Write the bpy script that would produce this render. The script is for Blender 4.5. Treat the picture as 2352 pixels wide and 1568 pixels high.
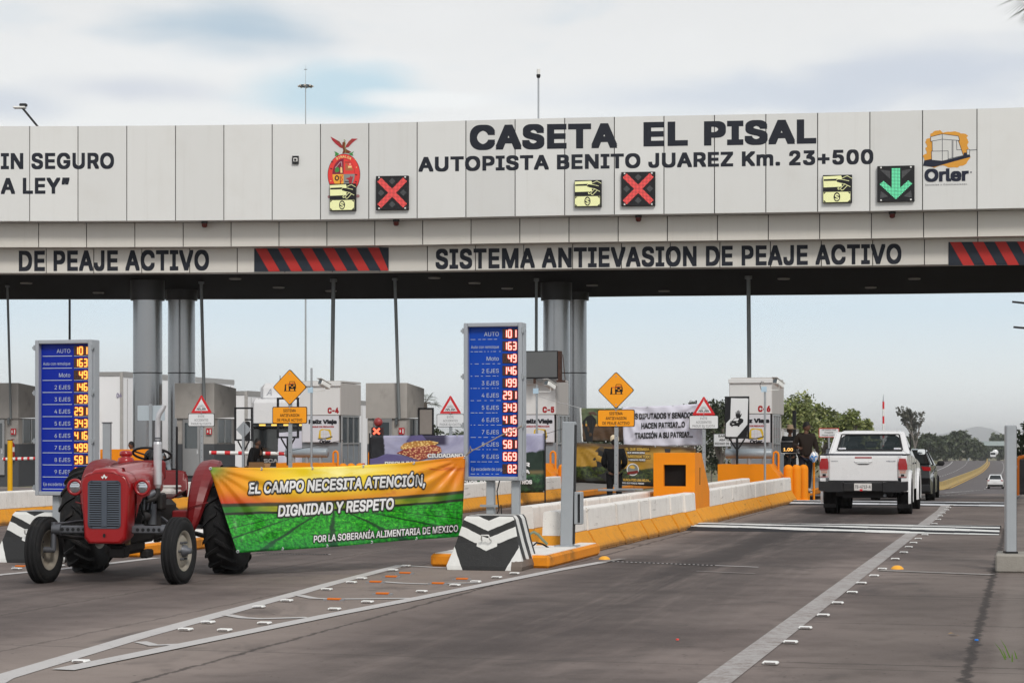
import bpy, math, random
from mathutils import Matrix, Vector
from mathutils.geometry import delaunay_2d_cdt
random.seed(11)
for o in list(bpy.data.objects): bpy.data.objects.remove(o)
S = bpy.context.scene
COL = S.collection
R = math.radians
# ------------------------------------------------------------------ camera
F = 70 / 36 * 2352            # focal length in pixels of a 2352 px wide view
EYE, HOR = 1.6, 1010.0
cd = bpy.data.cameras.new('camera'); cam = bpy.data.objects.new('camera', cd); COL.objects.link(cam)
cd.lens = 70; cd.sensor_width = 36; cd.shift_y = (HOR - 784) / 2352
cd.clip_start = .1; cd.clip_end = 40000
cam.location = (0, 0, EYE); cam.rotation_euler = (R(90), 0, 0)
S.camera = cam
# ------------------------------------------------------------------ light and exposure
SUN_EL, SUN_AZ = 42, 163      # degrees; azimuth clockwise from +Y
S.view_settings.view_transform = 'Standard'; S.view_settings.look = 'None'
S.view_settings.exposure = 0.0; S.view_settings.gamma = 1
sl = bpy.data.lights.new('sun', 'SUN'); sl.energy = 2.0; sl.angle = R(14); sl.color = (1, .955, .89)
sun = bpy.data.objects.new('sun', sl); COL.objects.link(sun)
_a, _e = R(SUN_AZ), R(SUN_EL)
_dir = Vector((math.sin(_a) * math.cos(_e), math.cos(_a) * math.cos(_e), math.sin(_e)))
sun.rotation_euler = _dir.to_track_quat('Z', 'Y').to_euler(); sun.location = _dir * 60

class G:
    """small helper to write node trees"""
    def __init__(s, nt): s.nt = nt
    def n(s, t, **k):
        o = s.nt.nodes.new(t)
        for a, b in k.items(): setattr(o, a, b)
        return o
    def put(s, sock, v):
        if hasattr(v, 'is_output'): s.nt.links.new(v, sock)
        elif v is not None:
            try: sock.default_value = v
            except Exception: sock.default_value = (*v, 1) if len(v) == 3 else v
    def m(s, op, a, b=None, c=None, clamp=False):
        o = s.n('ShaderNodeMath', operation=op, use_clamp=clamp)
        s.put(o.inputs[0], a)
        if b is not None: s.put(o.inputs[1], b)
        if c is not None: s.put(o.inputs[2], c)
        return o.outputs[0]
    def mix(s, f, a, b, mode='MIX'):
        o = s.n('ShaderNodeMix', data_type='RGBA', blend_type=mode)
        s.put(o.inputs[0], f); s.put(o.inputs[6], a); s.put(o.inputs[7], b)
        return o.outputs[2]
    def noise(s, v, sc, det=3, rough=.55, dist=0, col=False):
        o = s.n('ShaderNodeTexNoise')
        if v is not None: s.put(o.inputs['Vector'], v)
        o.inputs['Scale'].default_value = sc; o.inputs['Detail'].default_value = det
        o.inputs['Roughness'].default_value = rough; o.inputs['Distortion'].default_value = dist
        return o.outputs['Color' if col else 'Fac']
    def voro(s, v, sc, feat='F1', rnd=1):
        o = s.n('ShaderNodeTexVoronoi', feature=feat); s.put(o.inputs['Vector'], v)
        o.inputs['Scale'].default_value = sc; o.inputs['Randomness'].default_value = rnd
        return o
    def ramp(s, f, stops, interp='LINEAR'):
        o = s.n('ShaderNodeValToRGB'); cr = o.color_ramp; cr.interpolation = interp
        while len(cr.elements) < len(stops): cr.elements.new(.5)
        for e, (p, c) in zip(cr.elements, stops):
            e.position = p
            e.color = (c, c, c, 1) if not hasattr(c, '__len__') else (*c, 1)
        s.put(o.inputs[0], f); return o.outputs[0]
    def step(s, v, lo, hi):      # smooth 0..1
        o = s.n('ShaderNodeMapRange', interpolation_type='SMOOTHSTEP'); s.put(o.inputs[0], v)
        s.put(o.inputs[1], lo); s.put(o.inputs[2], hi); return o.outputs[0]
    def xyz(s, v):
        o = s.n('ShaderNodeSeparateXYZ'); s.put(o.inputs[0], v); return o.outputs
    def comb(s, x=0, y=0, z=0):
        o = s.n('ShaderNodeCombineXYZ')
        for i, v in enumerate((x, y, z)): s.put(o.inputs[i], v)
        return o.outputs[0]
    def scale(s, v, sc):
        o = s.n('ShaderNodeMapping'); s.put(o.inputs[0], v); o.inputs['Scale'].default_value = sc; return o.outputs[0]
    def co(s, which='Object'): return s.n('ShaderNodeTexCoord').outputs[which]
    def bump(s, h, st=.3, d=.02):
        o = s.n('ShaderNodeBump'); o.inputs['Strength'].default_value = st; o.inputs['Distance'].default_value = d
        s.put(o.inputs['Height'], h); return o.outputs[0]

# ------------------------------------------------------------------ sky
w = bpy.data.worlds.new('World'); S.world = w; w.use_nodes = True
nt = w.node_tree; g = G(nt); bg = nt.nodes['Background']
sk = g.n('ShaderNodeTexSky', sky_type='NISHITA'); sk.sun_disc = False
sk.sun_elevation = R(SUN_EL); sk.sun_rotation = R(SUN_AZ); sk.dust_density = 2
X, Y, Z = g.xyz(g.co('Generated'))
hor = g.m('SQRT', g.m('ADD', g.m('MULTIPLY', X, X), g.m('MULTIPLY', Y, Y)))
el = g.m('DIVIDE', Z, g.m('MAXIMUM', hor, .05))
az = g.m('ARCTAN2', X, Y)
n1 = g.noise(g.comb(g.m('MULTIPLY', az, 5), g.m('MULTIPLY', el, 16), 3.1), 1.6, 3, .5, .4)
n2 = g.noise(g.comb(g.m('MULTIPLY', az, 9), g.m('MULTIPLY', el, 22), 7.7), 1.5, 3, .5, .3)
wob = g.m('MULTIPLY', g.m('SUBTRACT', n1, .5), 1.7)
wob2 = g.m('MULTIPLY', g.m('SUBTRACT', n2, .5), 1.3)
base = g.ramp(el, [(0, (1.25, 1.25, 1.20)), (.012, (.90, .93, .93)), (.03, (.88, .94, .955)), (.065, (.72, .85, .94)), (.105, (.82, .89, .93)), (.155, (.92, .93, .925)), (.2, (.88, .885, .88)), (.26, (.83, .835, .83)), (1, (.62, .65, .69))])
base = g.mix(g.m('MULTIPLY', g.step(n1, .45, .75), g.step(el, .14, .2)), base, (.9, .905, .9))
base = g.mix(g.m('MULTIPLY', g.m('MULTIPLY', g.step(n2, .54, .74), g.step(el, .10, .16)), .45), base, (.66, .75, .82))
def blob(c, cx, cy, rx, ry, col, k=1.0, lo=1.5, hi=.1):
    u = g.m('DIVIDE', g.m('SUBTRACT', az, (cx - 1176) / F), rx / F)
    v = g.m('DIVIDE', g.m('SUBTRACT', el, (HOR - cy) / F), ry / F)
    d = g.m('SQRT', g.m('ADD', g.m('MULTIPLY', u, u), g.m('MULTIPLY', v, v)))
    f = g.step(g.m('ADD', d, g.m('ADD', wob, wob2)), lo, hi)
    return g.mix(g.m('MULTIPLY', f, k), c, col)
sc = base
sc = blob(sc, 1450, 235, 330, 55, (.97, .975, .96), .8)
sc = blob(sc, 560, 150, 420, 45, (.95, .955, .95), .6)
sc = blob(sc, 530, 78, 230, 62, (.52, .635, .73), 1)
sc = blob(sc, 300, 218, 190, 34, (.70, .735, .80), .85)
sc = blob(sc, 20, 258, 160, 36, (.69, .735, .80), .9)
sc = blob(sc, 790, 218, 200, 62, (.60, .77, .86), 1)
sc = blob(sc, 1010, 232, 150, 26, (.95, .965, .96), 1, 1.3, .5)
sc = blob(sc, 1620, 225, 420, 52, (.69, .745, .82), .9)
sc = blob(sc, 2180, 195, 330, 85, (.66, .71, .79), .95)
sc = blob(sc, 2260, 2, 160, 14, (.5, .72, .84), 1)
sc = blob(sc, 300, 860, 500, 60, (.74, .80, .83), .5)
mixd = g.mix(.93, sk.outputs[0], g.mix(1, sc, (10, 10, 10, 1), 'MULTIPLY'))
g.put(bg.inputs[0], mixd); bg.inputs[1].default_value = .1

# ------------------------------------------------------------------ places
ANG = math.atan(.26)
DX, DY = math.sin(ANG), math.cos(ANG)
def W(x, y, z): return Vector(((x - 1176) * z / F, z, EYE + (HOR - y) * z / F))
def ppm(z): return F / z
_prof = [(-200, 0), (50, 0), (62, -.2), (105, -1.2), (160, -2.45), (230, -4.0), (420, -5.0), (640, -5.55), (720, -5.75), (960, -8.2), (1500, -13), (20000, -20)]
def gz(s):
    for (a, b), (c, d) in zip(_prof, _prof[1:]):
        if s <= c: return b + (d - b) * max(0, s - a) / (c - a)
    return _prof[-1][1]
def ST(s, t, z=None): return Vector((DX * s + DY * t, DY * s - DX * t, gz(s) if z is None else z))
def to_st(x, y): return DX * x + DY * y, DY * x - DX * y
def lerp(a, b, t): return a + (b - a) * t

# ------------------------------------------------------------------ materials
MATS = {}
def new_mat(name):
    m = bpy.data.materials.new(name); m.use_nodes = True
    nt = m.node_tree; b = nt.nodes['Principled BSDF']; return m, G(nt), b
def pm(name, col, rough=.6, metal=0, var=.12, sc=6, bump=0, bsc=60, spec=.5, coat=0, dirt=0, dirtcol=(.12, .10, .08), stretch=None, alpha=1):
    if name in MATS: return MATS[name]
    if rough >= .5 and spec == .5: spec = .2
    m, g, b = new_mat(name)
    v = g.co()
    vv = g.scale(v, stretch) if stretch else v
    n = g.noise(vv, sc, 4, .6)
    c = g.mix(n, tuple(max(0, k * (1 - var)) for k in col), tuple(min(1, k * (1 + var)) for k in col))
    if dirt:
        d = g.step(g.noise(vv, sc * .45, 5, .65, .3), .52, .75)
        c = g.mix(g.m('MULTIPLY', d, dirt), c, dirtcol)
    g.put(b.inputs['Base Color'], c)
    g.put(b.inputs['Roughness'], g.m('ADD', rough - .06, g.m('MULTIPLY', n, .12)))
    b.inputs['Metallic'].default_value = metal
    b.inputs['Specular IOR Level'].default_value = spec
    b.inputs['Coat Weight'].default_value = coat
    if bump: g.put(b.inputs['Normal'], g.bump(g.noise(v, bsc, 3, .6), bump, .01))
    MATS[name] = m; return m
def em(name, col, st=1.0):
    if name in MATS: return MATS[name]
    m, g, b = new_mat(name)
    b.inputs['Base Color'].default_value = (*[k * .3 for k in col], 1)
    b.inputs['Emission Color'].default_value = (*col, 1); b.inputs['Emission Strength'].default_value = st
    MATS[name] = m; return m
def srgb(r, g_, b_):
    f = lambda c: (c / 255 / 12.92) if c <= 10 else ((c / 255 + .055) / 1.055) ** 2.4
    return (f(r), f(g_), f(b_))

# ------------------------------------------------------------------ mesh builder
_tc = {}
import os
try:        # the typeface that ships inside Blender itself
    FONT = bpy.data.fonts.load(os.path.join(bpy.utils.system_resource('DATAFILES'), 'fonts', 'Inter.woff2'))
except Exception:
    FONT = None
def tgeo(s, bold=0, shear=0, space=1.0):
    k = (s, bold, shear, space)
    if k in _tc: return _tc[k]
    cu = bpy.data.curves.new('t', 'FONT'); cu.body = s; cu.size = 1; cu.offset = bold; cu.shear = shear
    cu.space_character = space
    if FONT: cu.font = FONT
    cu.dimensions = '2D'; cu.resolution_u = 3; cu.fill_mode = 'NONE'
    ob = bpy.data.objects.new('t', cu); me = ob.to_mesh()
    co = [(v.co.x, v.co.y) for v in me.vertices]; nb = {}
    for e in me.edges:
        i, j = e.vertices; nb.setdefault(i, []).append(j); nb.setdefault(j, []).append(i)
    ob.to_mesh_clear(); bpy.data.objects.remove(ob); bpy.data.curves.remove(cu)
    loops, seen = [], set()
    for s0 in sorted(nb):       # the outlines, one closed loop each, in drawing order
        if s0 in seen: continue
        lp, c, pr = [], s0, None
        while c not in seen:
            seen.add(c); lp.append(co[c]); nx = [q for q in nb[c] if q != pr and q not in seen]
            pr, c = c, nx[0] if nx else s0
        if len(lp) > 2: loops.append(lp)
    bb = [(min(q[0] for q in L), max(q[0] for q in L), min(q[1] for q in L), max(q[1] for q in L)) for L in loops]
    def wind(px, py):       # outlines may cross themselves: keep what has a non-zero winding number
        n = 0
        for L, (xa, xb, ya, yb) in zip(loops, bb):
            if not (xa <= px <= xb and ya <= py <= yb): continue
            for (x1, y1), (x2, y2) in zip(L, L[1:] + L[:1]):
                if (y1 <= py) != (y2 <= py):
                    s_ = (x2 - x1) * (py - y1) - (px - x1) * (y2 - y1)
                    if y1 <= py and s_ > 0: n += 1
                    elif y1 > py and s_ < 0: n -= 1
        return n
    pts, ed = [], []
    for L in loops:
        b0 = len(pts); pts += [Vector(q) for q in L]; ed += [(b0 + i, b0 + (i + 1) % len(L)) for i in range(len(L))]
    r_ = delaunay_2d_cdt(pts, ed, [], 0, 1e-6)
    vs = [(q.x, q.y) for q in r_[0]]
    fs = [tuple(f) for f in r_[2] if wind(sum(vs[i][0] for i in f) / len(f), sum(vs[i][1] for i in f) / len(f))]
    lay = [0] * len(vs)
    _tc[k] = (vs, fs, lay); return _tc[k]
_H = {}
def capH(bold):
    if bold not in _H:
        vs = tgeo('H', bold)[0]; _H[bold] = max(v[1] for v in vs) - min(v[1] for v in vs)
    return _H[bold]

class MB:
    def __init__(s): s.v, s.f, s.mi, s.sm, s.mats, s.uv, s.M = [], [], [], [], [], {}, Matrix()
    def mat(s, m):
        if m not in s.mats: s.mats.append(m)
        return s.mats.index(m)
    def add(s, vs, fs, m, smooth=False, uv=None):
        b = len(s.v); k = s.mat(m)
        for i, p in enumerate(vs):
            s.v.append(s.M @ Vector(p))
            if uv: s.uv[b + i] = uv[i]
        for f in fs: s.f.append([b + i for i in f]); s.mi.append(k); s.sm.append(smooth)
    def box(s, cx, cy, cz, sx, sy, sz, m, b=0):
        x, y, z = sx / 2, sy / 2, sz / 2
        if not b:
            vs = [(cx + i * x, cy + j * y, cz + k * z) for i in (-1, 1) for j in (-1, 1) for k in (-1, 1)]
            s.add(vs, [(0, 1, 3, 2), (4, 6, 7, 5), (0, 4, 5, 1), (2, 3, 7, 6), (0, 2, 6, 4), (1, 5, 7, 3)], m); return
        b = min(b, x * .9, y * .9, z * .9)
        vs, ix = [], {}
        for i in (-1, 1):
            for j in (-1, 1):
                for k in (-1, 1):
                    for a in range(3):
                        p = [i * x, j * y, k * z]
                        for q in range(3):
                            if q != a: p[q] -= (i, j, k)[q] * b
                        ix[i, j, k, a] = len(vs); vs.append((cx + p[0], cy + p[1], cz + p[2]))
        fs = []
        for a in range(3):
            for sg in (-1, 1):
                q = []
                for u, v in ((-1, -1), (1, -1), (1, 1), (-1, 1)):
                    c = [0, 0, 0]; c[a] = sg; c[(a + 1) % 3] = u; c[(a + 2) % 3] = v; q.append(ix[(*c, a)])
                fs.append(q if sg > 0 else q[::-1])
        for a in range(3):
            p, q = (a + 1) % 3, (a + 2) % 3
            for u in (-1, 1):
                for v in (-1, 1):
                    c = [0, 0, 0]; c[p] = u; c[q] = v
                    c0 = list(c); c0[a] = -1; c1 = list(c); c1[a] = 1
                    fs.append((ix[(*c0, p)], ix[(*c1, p)], ix[(*c1, q)], ix[(*c0, q)]))
        for i in (-1, 1):
            for j in (-1, 1):
                for k in (-1, 1): fs.append(tuple(ix[i, j, k, a] for a in range(3)))
        s.add(vs, fs, m)
    def cyl(s, p0, p1, r0, m, r1=None, n=16, caps=True, smooth=True):
        p0, p1 = Vector(p0), Vector(p1); r1 = r0 if r1 is None else r1
        ax = (p1 - p0).normalized(); u = ax.orthogonal().normalized(); v = ax.cross(u)
        vs = [p0 + (u * math.cos(2 * math.pi * i / n) + v * math.sin(2 * math.pi * i / n)) * r0 for i in range(n)]
        vs += [p1 + (u * math.cos(2 * math.pi * i / n) + v * math.sin(2 * math.pi * i / n)) * r1 for i in range(n)]
        s.add(vs, [(i, (i + 1) % n, n + (i + 1) % n, n + i) for i in range(n)], m, smooth)
        if caps: s.add(vs, [tuple(range(n))[::-1], tuple(range(n, 2 * n))], m)
    def tube(s, pts, r, m, n=8, closed=False, smooth=True):
        pts = [Vector(p) for p in pts]; k = len(pts); rs = r if hasattr(r, '__len__') else [r] * k
        vs = []; u = None
        for i, p in enumerate(pts):
            a = pts[(i - 1) % k] if (i or closed) else p; b = pts[(i + 1) % k] if (i < k - 1 or closed) else p
            t = (b - a).normalized()
            u = t.orthogonal().normalized() if u is None else (u - t * u.dot(t)).normalized()
            q = t.cross(u)
            vs += [p + (u * math.cos(2 * math.pi * j / n) + q * math.sin(2 * math.pi * j / n)) * rs[i] for j in range(n)]
        fs = [(i * n + j, i * n + (j + 1) % n, ((i + 1) % k) * n + (j + 1) % n, ((i + 1) % k) * n + j) for i in range(k if closed else k - 1) for j in range(n)]
        s.add(vs, fs, m, smooth)
        if not closed: s.add(vs, [tuple(range(n))[::-1], tuple(range((k - 1) * n, k * n))], m)
    def lathe(s, prof, m, n=24, axis='z', smooth=True, o=(0, 0, 0), close=False):
        vs = []
        for r, h in prof:
            for i in range(n):
                a = 2 * math.pi * i / n; c, d = r * math.cos(a), r * math.sin(a)
                p = {'z': (c, d, h), 'x': (h, c, d), 'y': (d, h, c)}[axis]
                vs.append((p[0] + o[0], p[1] + o[1], p[2] + o[2]))
        k = len(prof)
        fs = [(i * n + j, i * n + (j + 1) % n, ((i + 1) % k) * n + (j + 1) % n, ((i + 1) % k) * n + j) for i in range(k if close else k - 1) for j in range(n)]
        s.add(vs, fs, m, smooth)
    def prism(s, poly, y0, y1, m, ax='y', m_side=None, smooth=False):
        n = len(poly)
        P = {'y': lambda a, b, c: (a, c, b), 'x': lambda a, b, c: (c, a, b), 'z': lambda a, b, c: (a, b, c)}[ax]
        vs = [P(a, b, y0) for a, b in poly] + [P(a, b, y1) for a, b in poly]
        s.add(vs, [tuple(range(n)), tuple(range(n, 2 * n))[::-1]], m)
        s.add(vs, [(i, (i + 1) % n, n + (i + 1) % n, n + i) for i in range(n)], m_side or m, smooth)
    def flat(s, poly, y, m, fn=None):
        s.add([fn(a, b) if fn else (a, y, b) for a, b in poly], [tuple(range(len(poly)))], m)
    def disc(s, cx, cz, rx, rz, y, m, n=24, a0=0, a1=2 * math.pi):
        s.flat([(cx + rx * math.cos(lerp(a0, a1, i / n)), cz + rz * math.sin(lerp(a0, a1, i / n))) for i in range(n)], y, m)
    def line(s, pts, wd, y, m, closed=False):     # flat band along a 2-d path
        k = len(pts)
        for i in range(k if closed else k - 1):
            (a, b), (c, d) = pts[i], pts[(i + 1) % k]
            L = math.hypot(c - a, d - b) or 1; ux, uz = (c - a) / L, (d - b) / L; h = wd / 2
            s.flat([(a - ux * h * .5 - uz * h, b - uz * h * .5 + ux * h), (c + ux * h * .5 - uz * h, d + uz * h * .5 + ux * h), (c + ux * h * .5 + uz * h, d + uz * h * .5 - ux * h), (a - ux * h * .5 + uz * h, b - uz * h * .5 - ux * h)], y, m)
    def grid(s, fn, nu, nv, m, smooth=True, uv=True):
        vs, us = [], []
        for j in range(nv + 1):
            for i in range(nu + 1): vs.append(fn(i / nu, j / nv)); us.append((i / nu, j / nv))
        s.add(vs, [(j * (nu + 1) + i, j * (nu + 1) + i + 1, (j + 1) * (nu + 1) + i + 1, (j + 1) * (nu + 1) + i) for j in range(nv) for i in range(nu)], m, smooth, us if uv else None)
    def text(s, t, x, z, h, m, y=0, w=None, bold=.02, shear=0, al='c', fn=None, sp=1.0, grow=0):
        vs, fs, lay = tgeo(t, 0, shear, sp)
        x0, x1 = min(v[0] for v in vs) - bold, max(v[0] for v in vs) + bold
        k = h / (capH(0) + 2 * bold); kx = w / (x1 - x0) if w else k
        ox = {'c': (x0 + x1) / 2, 'l': x0, 'r': x1}[al]; rad = bold + grow
        rnd = grow > 0; n = 1 if rad < .006 else 12 if rnd else 8
        sq = [(-1, -1), (1, -1), (1, 1), (-1, 1), (0, -1), (1, 0), (0, 1), (-1, 0)]
        for i in range(n):        # a heavier weight from copies set round a circle, each a hair nearer
            dx, dz = (0, 0) if n == 1 else (rad * math.cos(2 * math.pi * (i + .5) / n), rad * math.sin(2 * math.pi * (i + .5) / n)) if rnd else (rad * sq[i][0], rad * sq[i][1])
            P = [(x + (a + dx - ox) * kx, z + (b + dz + bold) * k) for a, b in vs]
            if fn: P = [Vector(fn(a, b)) + Vector((0, -.0003 * i - .00005 * l_, 0)) for (a, b), l_ in zip(P, lay)]
            else: P = [(a, y - .0003 * i - .00005 * l_, b) for (a, b), l_ in zip(P, lay)]
            s.add(P, fs, m)
    def build(s, name, par=None, mods=None, loc=None, rotz=None):
        me = bpy.data.meshes.new(name); me.from_pydata(s.v, [], s.f)
        for m in s.mats: me.materials.append(m)
        me.polygons.foreach_set('material_index', s.mi); me.polygons.foreach_set('use_smooth', s.sm)
        if s.uv:
            L = me.uv_layers.new(name='UVMap')
            for lp in me.loops: L.data[lp.index].uv = s.uv.get(lp.vertex_index, (0, 0))
        me.update()
        o = bpy.data.objects.new(name, me); COL.objects.link(o)
        if par: o.parent = par
        if loc is not None: o.location = loc
        if rotz is not None: o.rotation_euler.z = rotz
        if mods: mods(o)
        return o
def subsurf(n=2):
    def f(o):
        md = o.modifiers.new('s', 'SUBSURF'); md.levels = n; md.render_levels = n
    return f
def bevel(wd=.01, seg=2):
    def f(o):
        md = o.modifiers.new('b', 'BEVEL'); md.width = wd; md.segments = seg; md.limit_method = 'ANGLE'; md.angle_limit = R(35)
    return f
def tag(o, label, cat, group=None, kind=None):
    if label: o['label'] = label
    if cat: o['category'] = cat
    if group: o['group'] = group
    if kind: o['kind'] = kind
    return o
def thing(name, label, cat, loc=(0, 0, 0), rotz=0, group=None):
    o = bpy.data.objects.new(name, None); COL.objects.link(o); o.empty_display_size = .1
    o.location = loc; o.rotation_euler.z = rotz
    return tag(o, label, cat, group)
def dup(root, loc, rotz=None, label=None, group=None):
    r = root.copy(); COL.objects.link(r); r.location = loc
    if rotz is not None: r.rotation_euler.z = rotz
    if label: r['label'] = label
    if group: r['group'] = group
    for ch in list(root.children):
        c = ch.copy(); COL.objects.link(c); c.parent = r
        for gch in ch.children:
            d = gch.copy(); COL.objects.link(d); d.parent = c
    return r
def M4(loc=(0, 0, 0), rz=0, rx=0, ry=0, sc=(1, 1, 1)):
    return Matrix.Translation(loc) @ Matrix.Rotation(rz, 4, 'Z') @ Matrix.Rotation(ry, 4, 'Y') @ Matrix.Rotation(rx, 4, 'X') @ Matrix.Diagonal((*sc, 1))
def rrect(x0, z0, x1, z1, r, n=4):
    p = []
    for cx, cz, a in ((x1 - r, z1 - r, 0), (x0 + r, z1 - r, 90), (x0 + r, z0 + r, 180), (x1 - r, z0 + r, 270)):
        p += [(cx + r * math.cos(R(a + 90 * i / n)), cz + r * math.sin(R(a + 90 * i / n))) for i in range(n + 1)]
    return p
def arc(cx, cz, rx, rz, a0, a1, n=12): return [(cx + rx * math.cos(R(lerp(a0, a1, i / n))), cz + rz * math.sin(R(lerp(a0, a1, i / n)))) for i in range(n + 1)]

M_white = pm('white_paint', (.74, .74, .72), .55, var=.06, dirt=.25, dirtcol=(.4, .37, .33))
M_black = pm('black_paint', (.018, .018, .02), .5, var=.3)
M_letter = pm('letter_black', srgb(36, 39, 48), .6, var=.08)
M_orange = pm('orange_paint', srgb(232, 140, 22), .55, var=.08, dirt=.25, dirtcol=(.35, .17, .04))
M_yellow = pm('yellow_sign', srgb(246, 158, 0), .4, var=.03)
M_signw = pm('sign_white', (.72, .73, .74), .4, var=.03)
M_red = pm('sign_red', srgb(205, 28, 36), .45, var=.05)
M_steel = pm('galvanised', (.42, .44, .46), .42, .75, var=.12, sc=20)
M_steelp = pm('grey_metal_paint', (.36, .385, .41), .45, .1, var=.08)
M_dark = pm('dark_metal', (.03, .03, .032), .5, .4, var=.2)
M_rubber = pm('rubber', (.016, .016, .017), .85, var=.3, sc=14, bump=.25, bsc=40, dirt=.6, dirtcol=(.05, .045, .04))
M_chrome = pm('chrome', (.8, .8, .82), .12, 1, var=.03)
# ------------------------------------------------------------------ ground and roads (local x = across, y = along the road)
def toff(s): return -2.5 * (max(0, s - 300) / 300) ** 2
def sheet(name, ss, tfun, m, dz=0, nt_=6):
    mb = MB(); vs = []; fs = []
    for s in ss:
        t0, t1 = tfun(s)
        for i in range(nt_ + 1): vs.append((lerp(t0, t1, i / nt_), s, gz(s) + dz))
    k = nt_ + 1
    for j in range(len(ss) - 1):
        for i in range(nt_): fs.append((j * k + i, j * k + i + 1, (j + 1) * k + i + 1, (j + 1) * k + i))
    mb.add(vs, fs, m)
    return tag(mb.build(name, rotz=-ANG), None, None, kind='structure')
SS_near = [-20 + 4 * i for i in range(36)]
SS_far = [118 + 12 * i for i in range(80)]
m, g_, b = new_mat('dry_grass'); v = g_.co()
c = g_.mix(g_.noise(v, .35, 6, .65), (.085, .075, .035), (.22, .18, .085))
c = g_.mix(g_.step(g_.noise(v, .06, 3), .45, .65), c, (.07, .085, .035)); g_.put(b.inputs[0], c); b.inputs['Roughness'].default_value = .95
M_grass = m
def tground(s): return (-2500 - s, 2500 + s)
sheet('ground', [-60, 0, 30, 50, 56, 62, 80, 105, 130, 160, 200, 230, 300, 420, 530, 640, 690, 720, 800, 960, 1200, 1500, 3000, 9000, 19000], tground, M_grass, -.06, 8)

# plaza concrete
m, g_, b = new_mat('plaza_concrete'); v = g_.co(); x, y, z = g_.xyz(v)
big = g_.noise(v, .28, 5, .6); mid = g_.noise(v, 2.2, 5, .65); fine = g_.noise(v, 70, 3, .7); strk = g_.noise(g_.scale(v, (1.6, .12, 1)), 1.3, 5, .65, .4)
col = g_.mix(g_.step(big, .3, .7), (.108, .086, .080), (.232, .190, .172))
col = g_.mix(g_.m('MULTIPLY', g_.step(mid, .42, .75), .45), col, (.075, .061, .056))
def lane_dark(cx, wd, k):
    d = g_.m('DIVIDE', g_.m('SUBTRACT', x, cx), wd); d = g_.m('MULTIPLY', d, d)
    e = g_.m('POWER', 2.718, g_.m('MULTIPLY', d, -1))
    return g_.m('MULTIPLY', g_.m('MULTIPLY', e, g_.step(strk, .25, .55)), k)
far_k = g_.step(y, 8, 30)
wig = g_.m('MULTIPLY', g_.m('SUBTRACT', g_.noise(v, .12, 2), .5), .9)
for cx, wd, k in ((-4.0, .9, .9), (-2.9, .5, .35), (-5.0, .4, .35), (-10.4, 1.2, .8), (-8.7, .5, .4), (-16.3, 1.2, .6)):
    col = g_.mix(g_.m('MULTIPLY', lane_dark(cx, wd, k), g_.m('ADD', .55, g_.m('MULTIPLY', far_k, .45))), col, (.036, .031, .031))
edge = g_.m('MULTIPLY', g_.step(g_.m('ABSOLUTE', g_.m('ADD', x, 6.6)), 1.5, .3), .55)
col = g_.mix(edge, col, (.30, .25, .22))
col = g_.mix(g_.m('MULTIPLY', g_.step(x, -1.9, -1.2), .35), col, (.105, .09, .078))
smudge = g_.step(g_.noise(g_.scale(v, (1, .5, 1)), .9, 4, .6, .6), .56, .72)
col = g_.mix(g_.m('MULTIPLY', smudge, .6), col, (.05, .043, .043))
# joints and cracks
jit = g_.m('MULTIPLY', g_.m('SUBTRACT', g_.noise(v, 2.4, 6, .8), .5), .26)
def vline(pos, wd, k, c):
    global col
    d = g_.m('ABSOLUTE', g_.m('ADD', g_.m('SUBTRACT', x, pos), jit))
    col = g_.mix(g_.m('MULTIPLY', g_.step(d, wd, wd * .3), k), col, c)
vline(-5.72, .035, .75, (.035, .03, .028)); vline(-.42, .055, .85, (.03, .026, .025)); vline(-.15, .16, .4, (.22, .19, .17)); vline(-9.1, .03, .5, (.04, .035, .03)); vline(-7.55, .03, .5, (.04, .035, .03))
jy = g_.m('ABSOLUTE', g_.m('SUBTRACT', g_.m('FRACT', g_.m('ADD', g_.m('DIVIDE', y, 3.2), g_.m('MULTIPLY', jit, .25))), .5))
jm = g_.m('MULTIPLY', g_.step(jy, .012, .004), g_.step(x, -2.2, -1.5))
col = g_.mix(g_.m('MULTIPLY', jm, .6), col, (.04, .035, .032))
jy2 = g_.m('ABSOLUTE', g_.m('SUBTRACT', g_.m('FRACT', g_.m('ADD', g_.m('DIVIDE', y, 6.4), .3)), .5))
col = g_.mix(g_.m('MULTIPLY', g_.step(jy2, .004, .0015), .5), col, (.05, .045, .04))
spk = g_.voro(v, 5.5).outputs['Distance']; spk2 = g_.voro(v, 16).outputs['Distance']
col = g_.mix(g_.m('MULTIPLY', g_.step(spk, .09, .05), .75), col, (.03, .027, .025))
col = g_.mix(g_.m('MULTIPLY', g_.step(spk2, .12, .05), .4), col, (.30, .27, .25))
col = g_.mix(g_.m('MULTIPLY', g_.m('SUBTRACT', fine, .42), .7, clamp=True), col, (.24, .205, .19))
g_.put(b.inputs[0], col); g_.put(b.inputs['Roughness'], g_.m('ADD', .68, g_.m('MULTIPLY', mid, .22)))
g_.put(b.inputs['Normal'], g_.bump(g_.m('ADD', fine, g_.m('MULTIPLY', mid, .6)), .35, .012))
b.inputs['Specular IOR Level'].default_value = .12; M_conc_road = m
sheet('toll_plaza_road', SS_near, lambda s: (-95, 9 if s < 70 else 6), M_conc_road, 0, 20)
m, g_, b = new_mat('asphalt_far'); v = g_.co()
strk = g_.noise(g_.scale(v, (1.2, .04, 1)), 1, 4, .6)
c = g_.mix(strk, (.075, .066, .068), (.125, .112, .112)); c = g_.mix(g_.m('MULTIPLY', g_.noise(v, 30, 3), .4), c, (.17, .15, .15))
g_.put(b.inputs[0], c); b.inputs['Roughness'].default_value = .8
b.inputs['Specular IOR Level'].default_value = .12; M_asph = m
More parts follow.
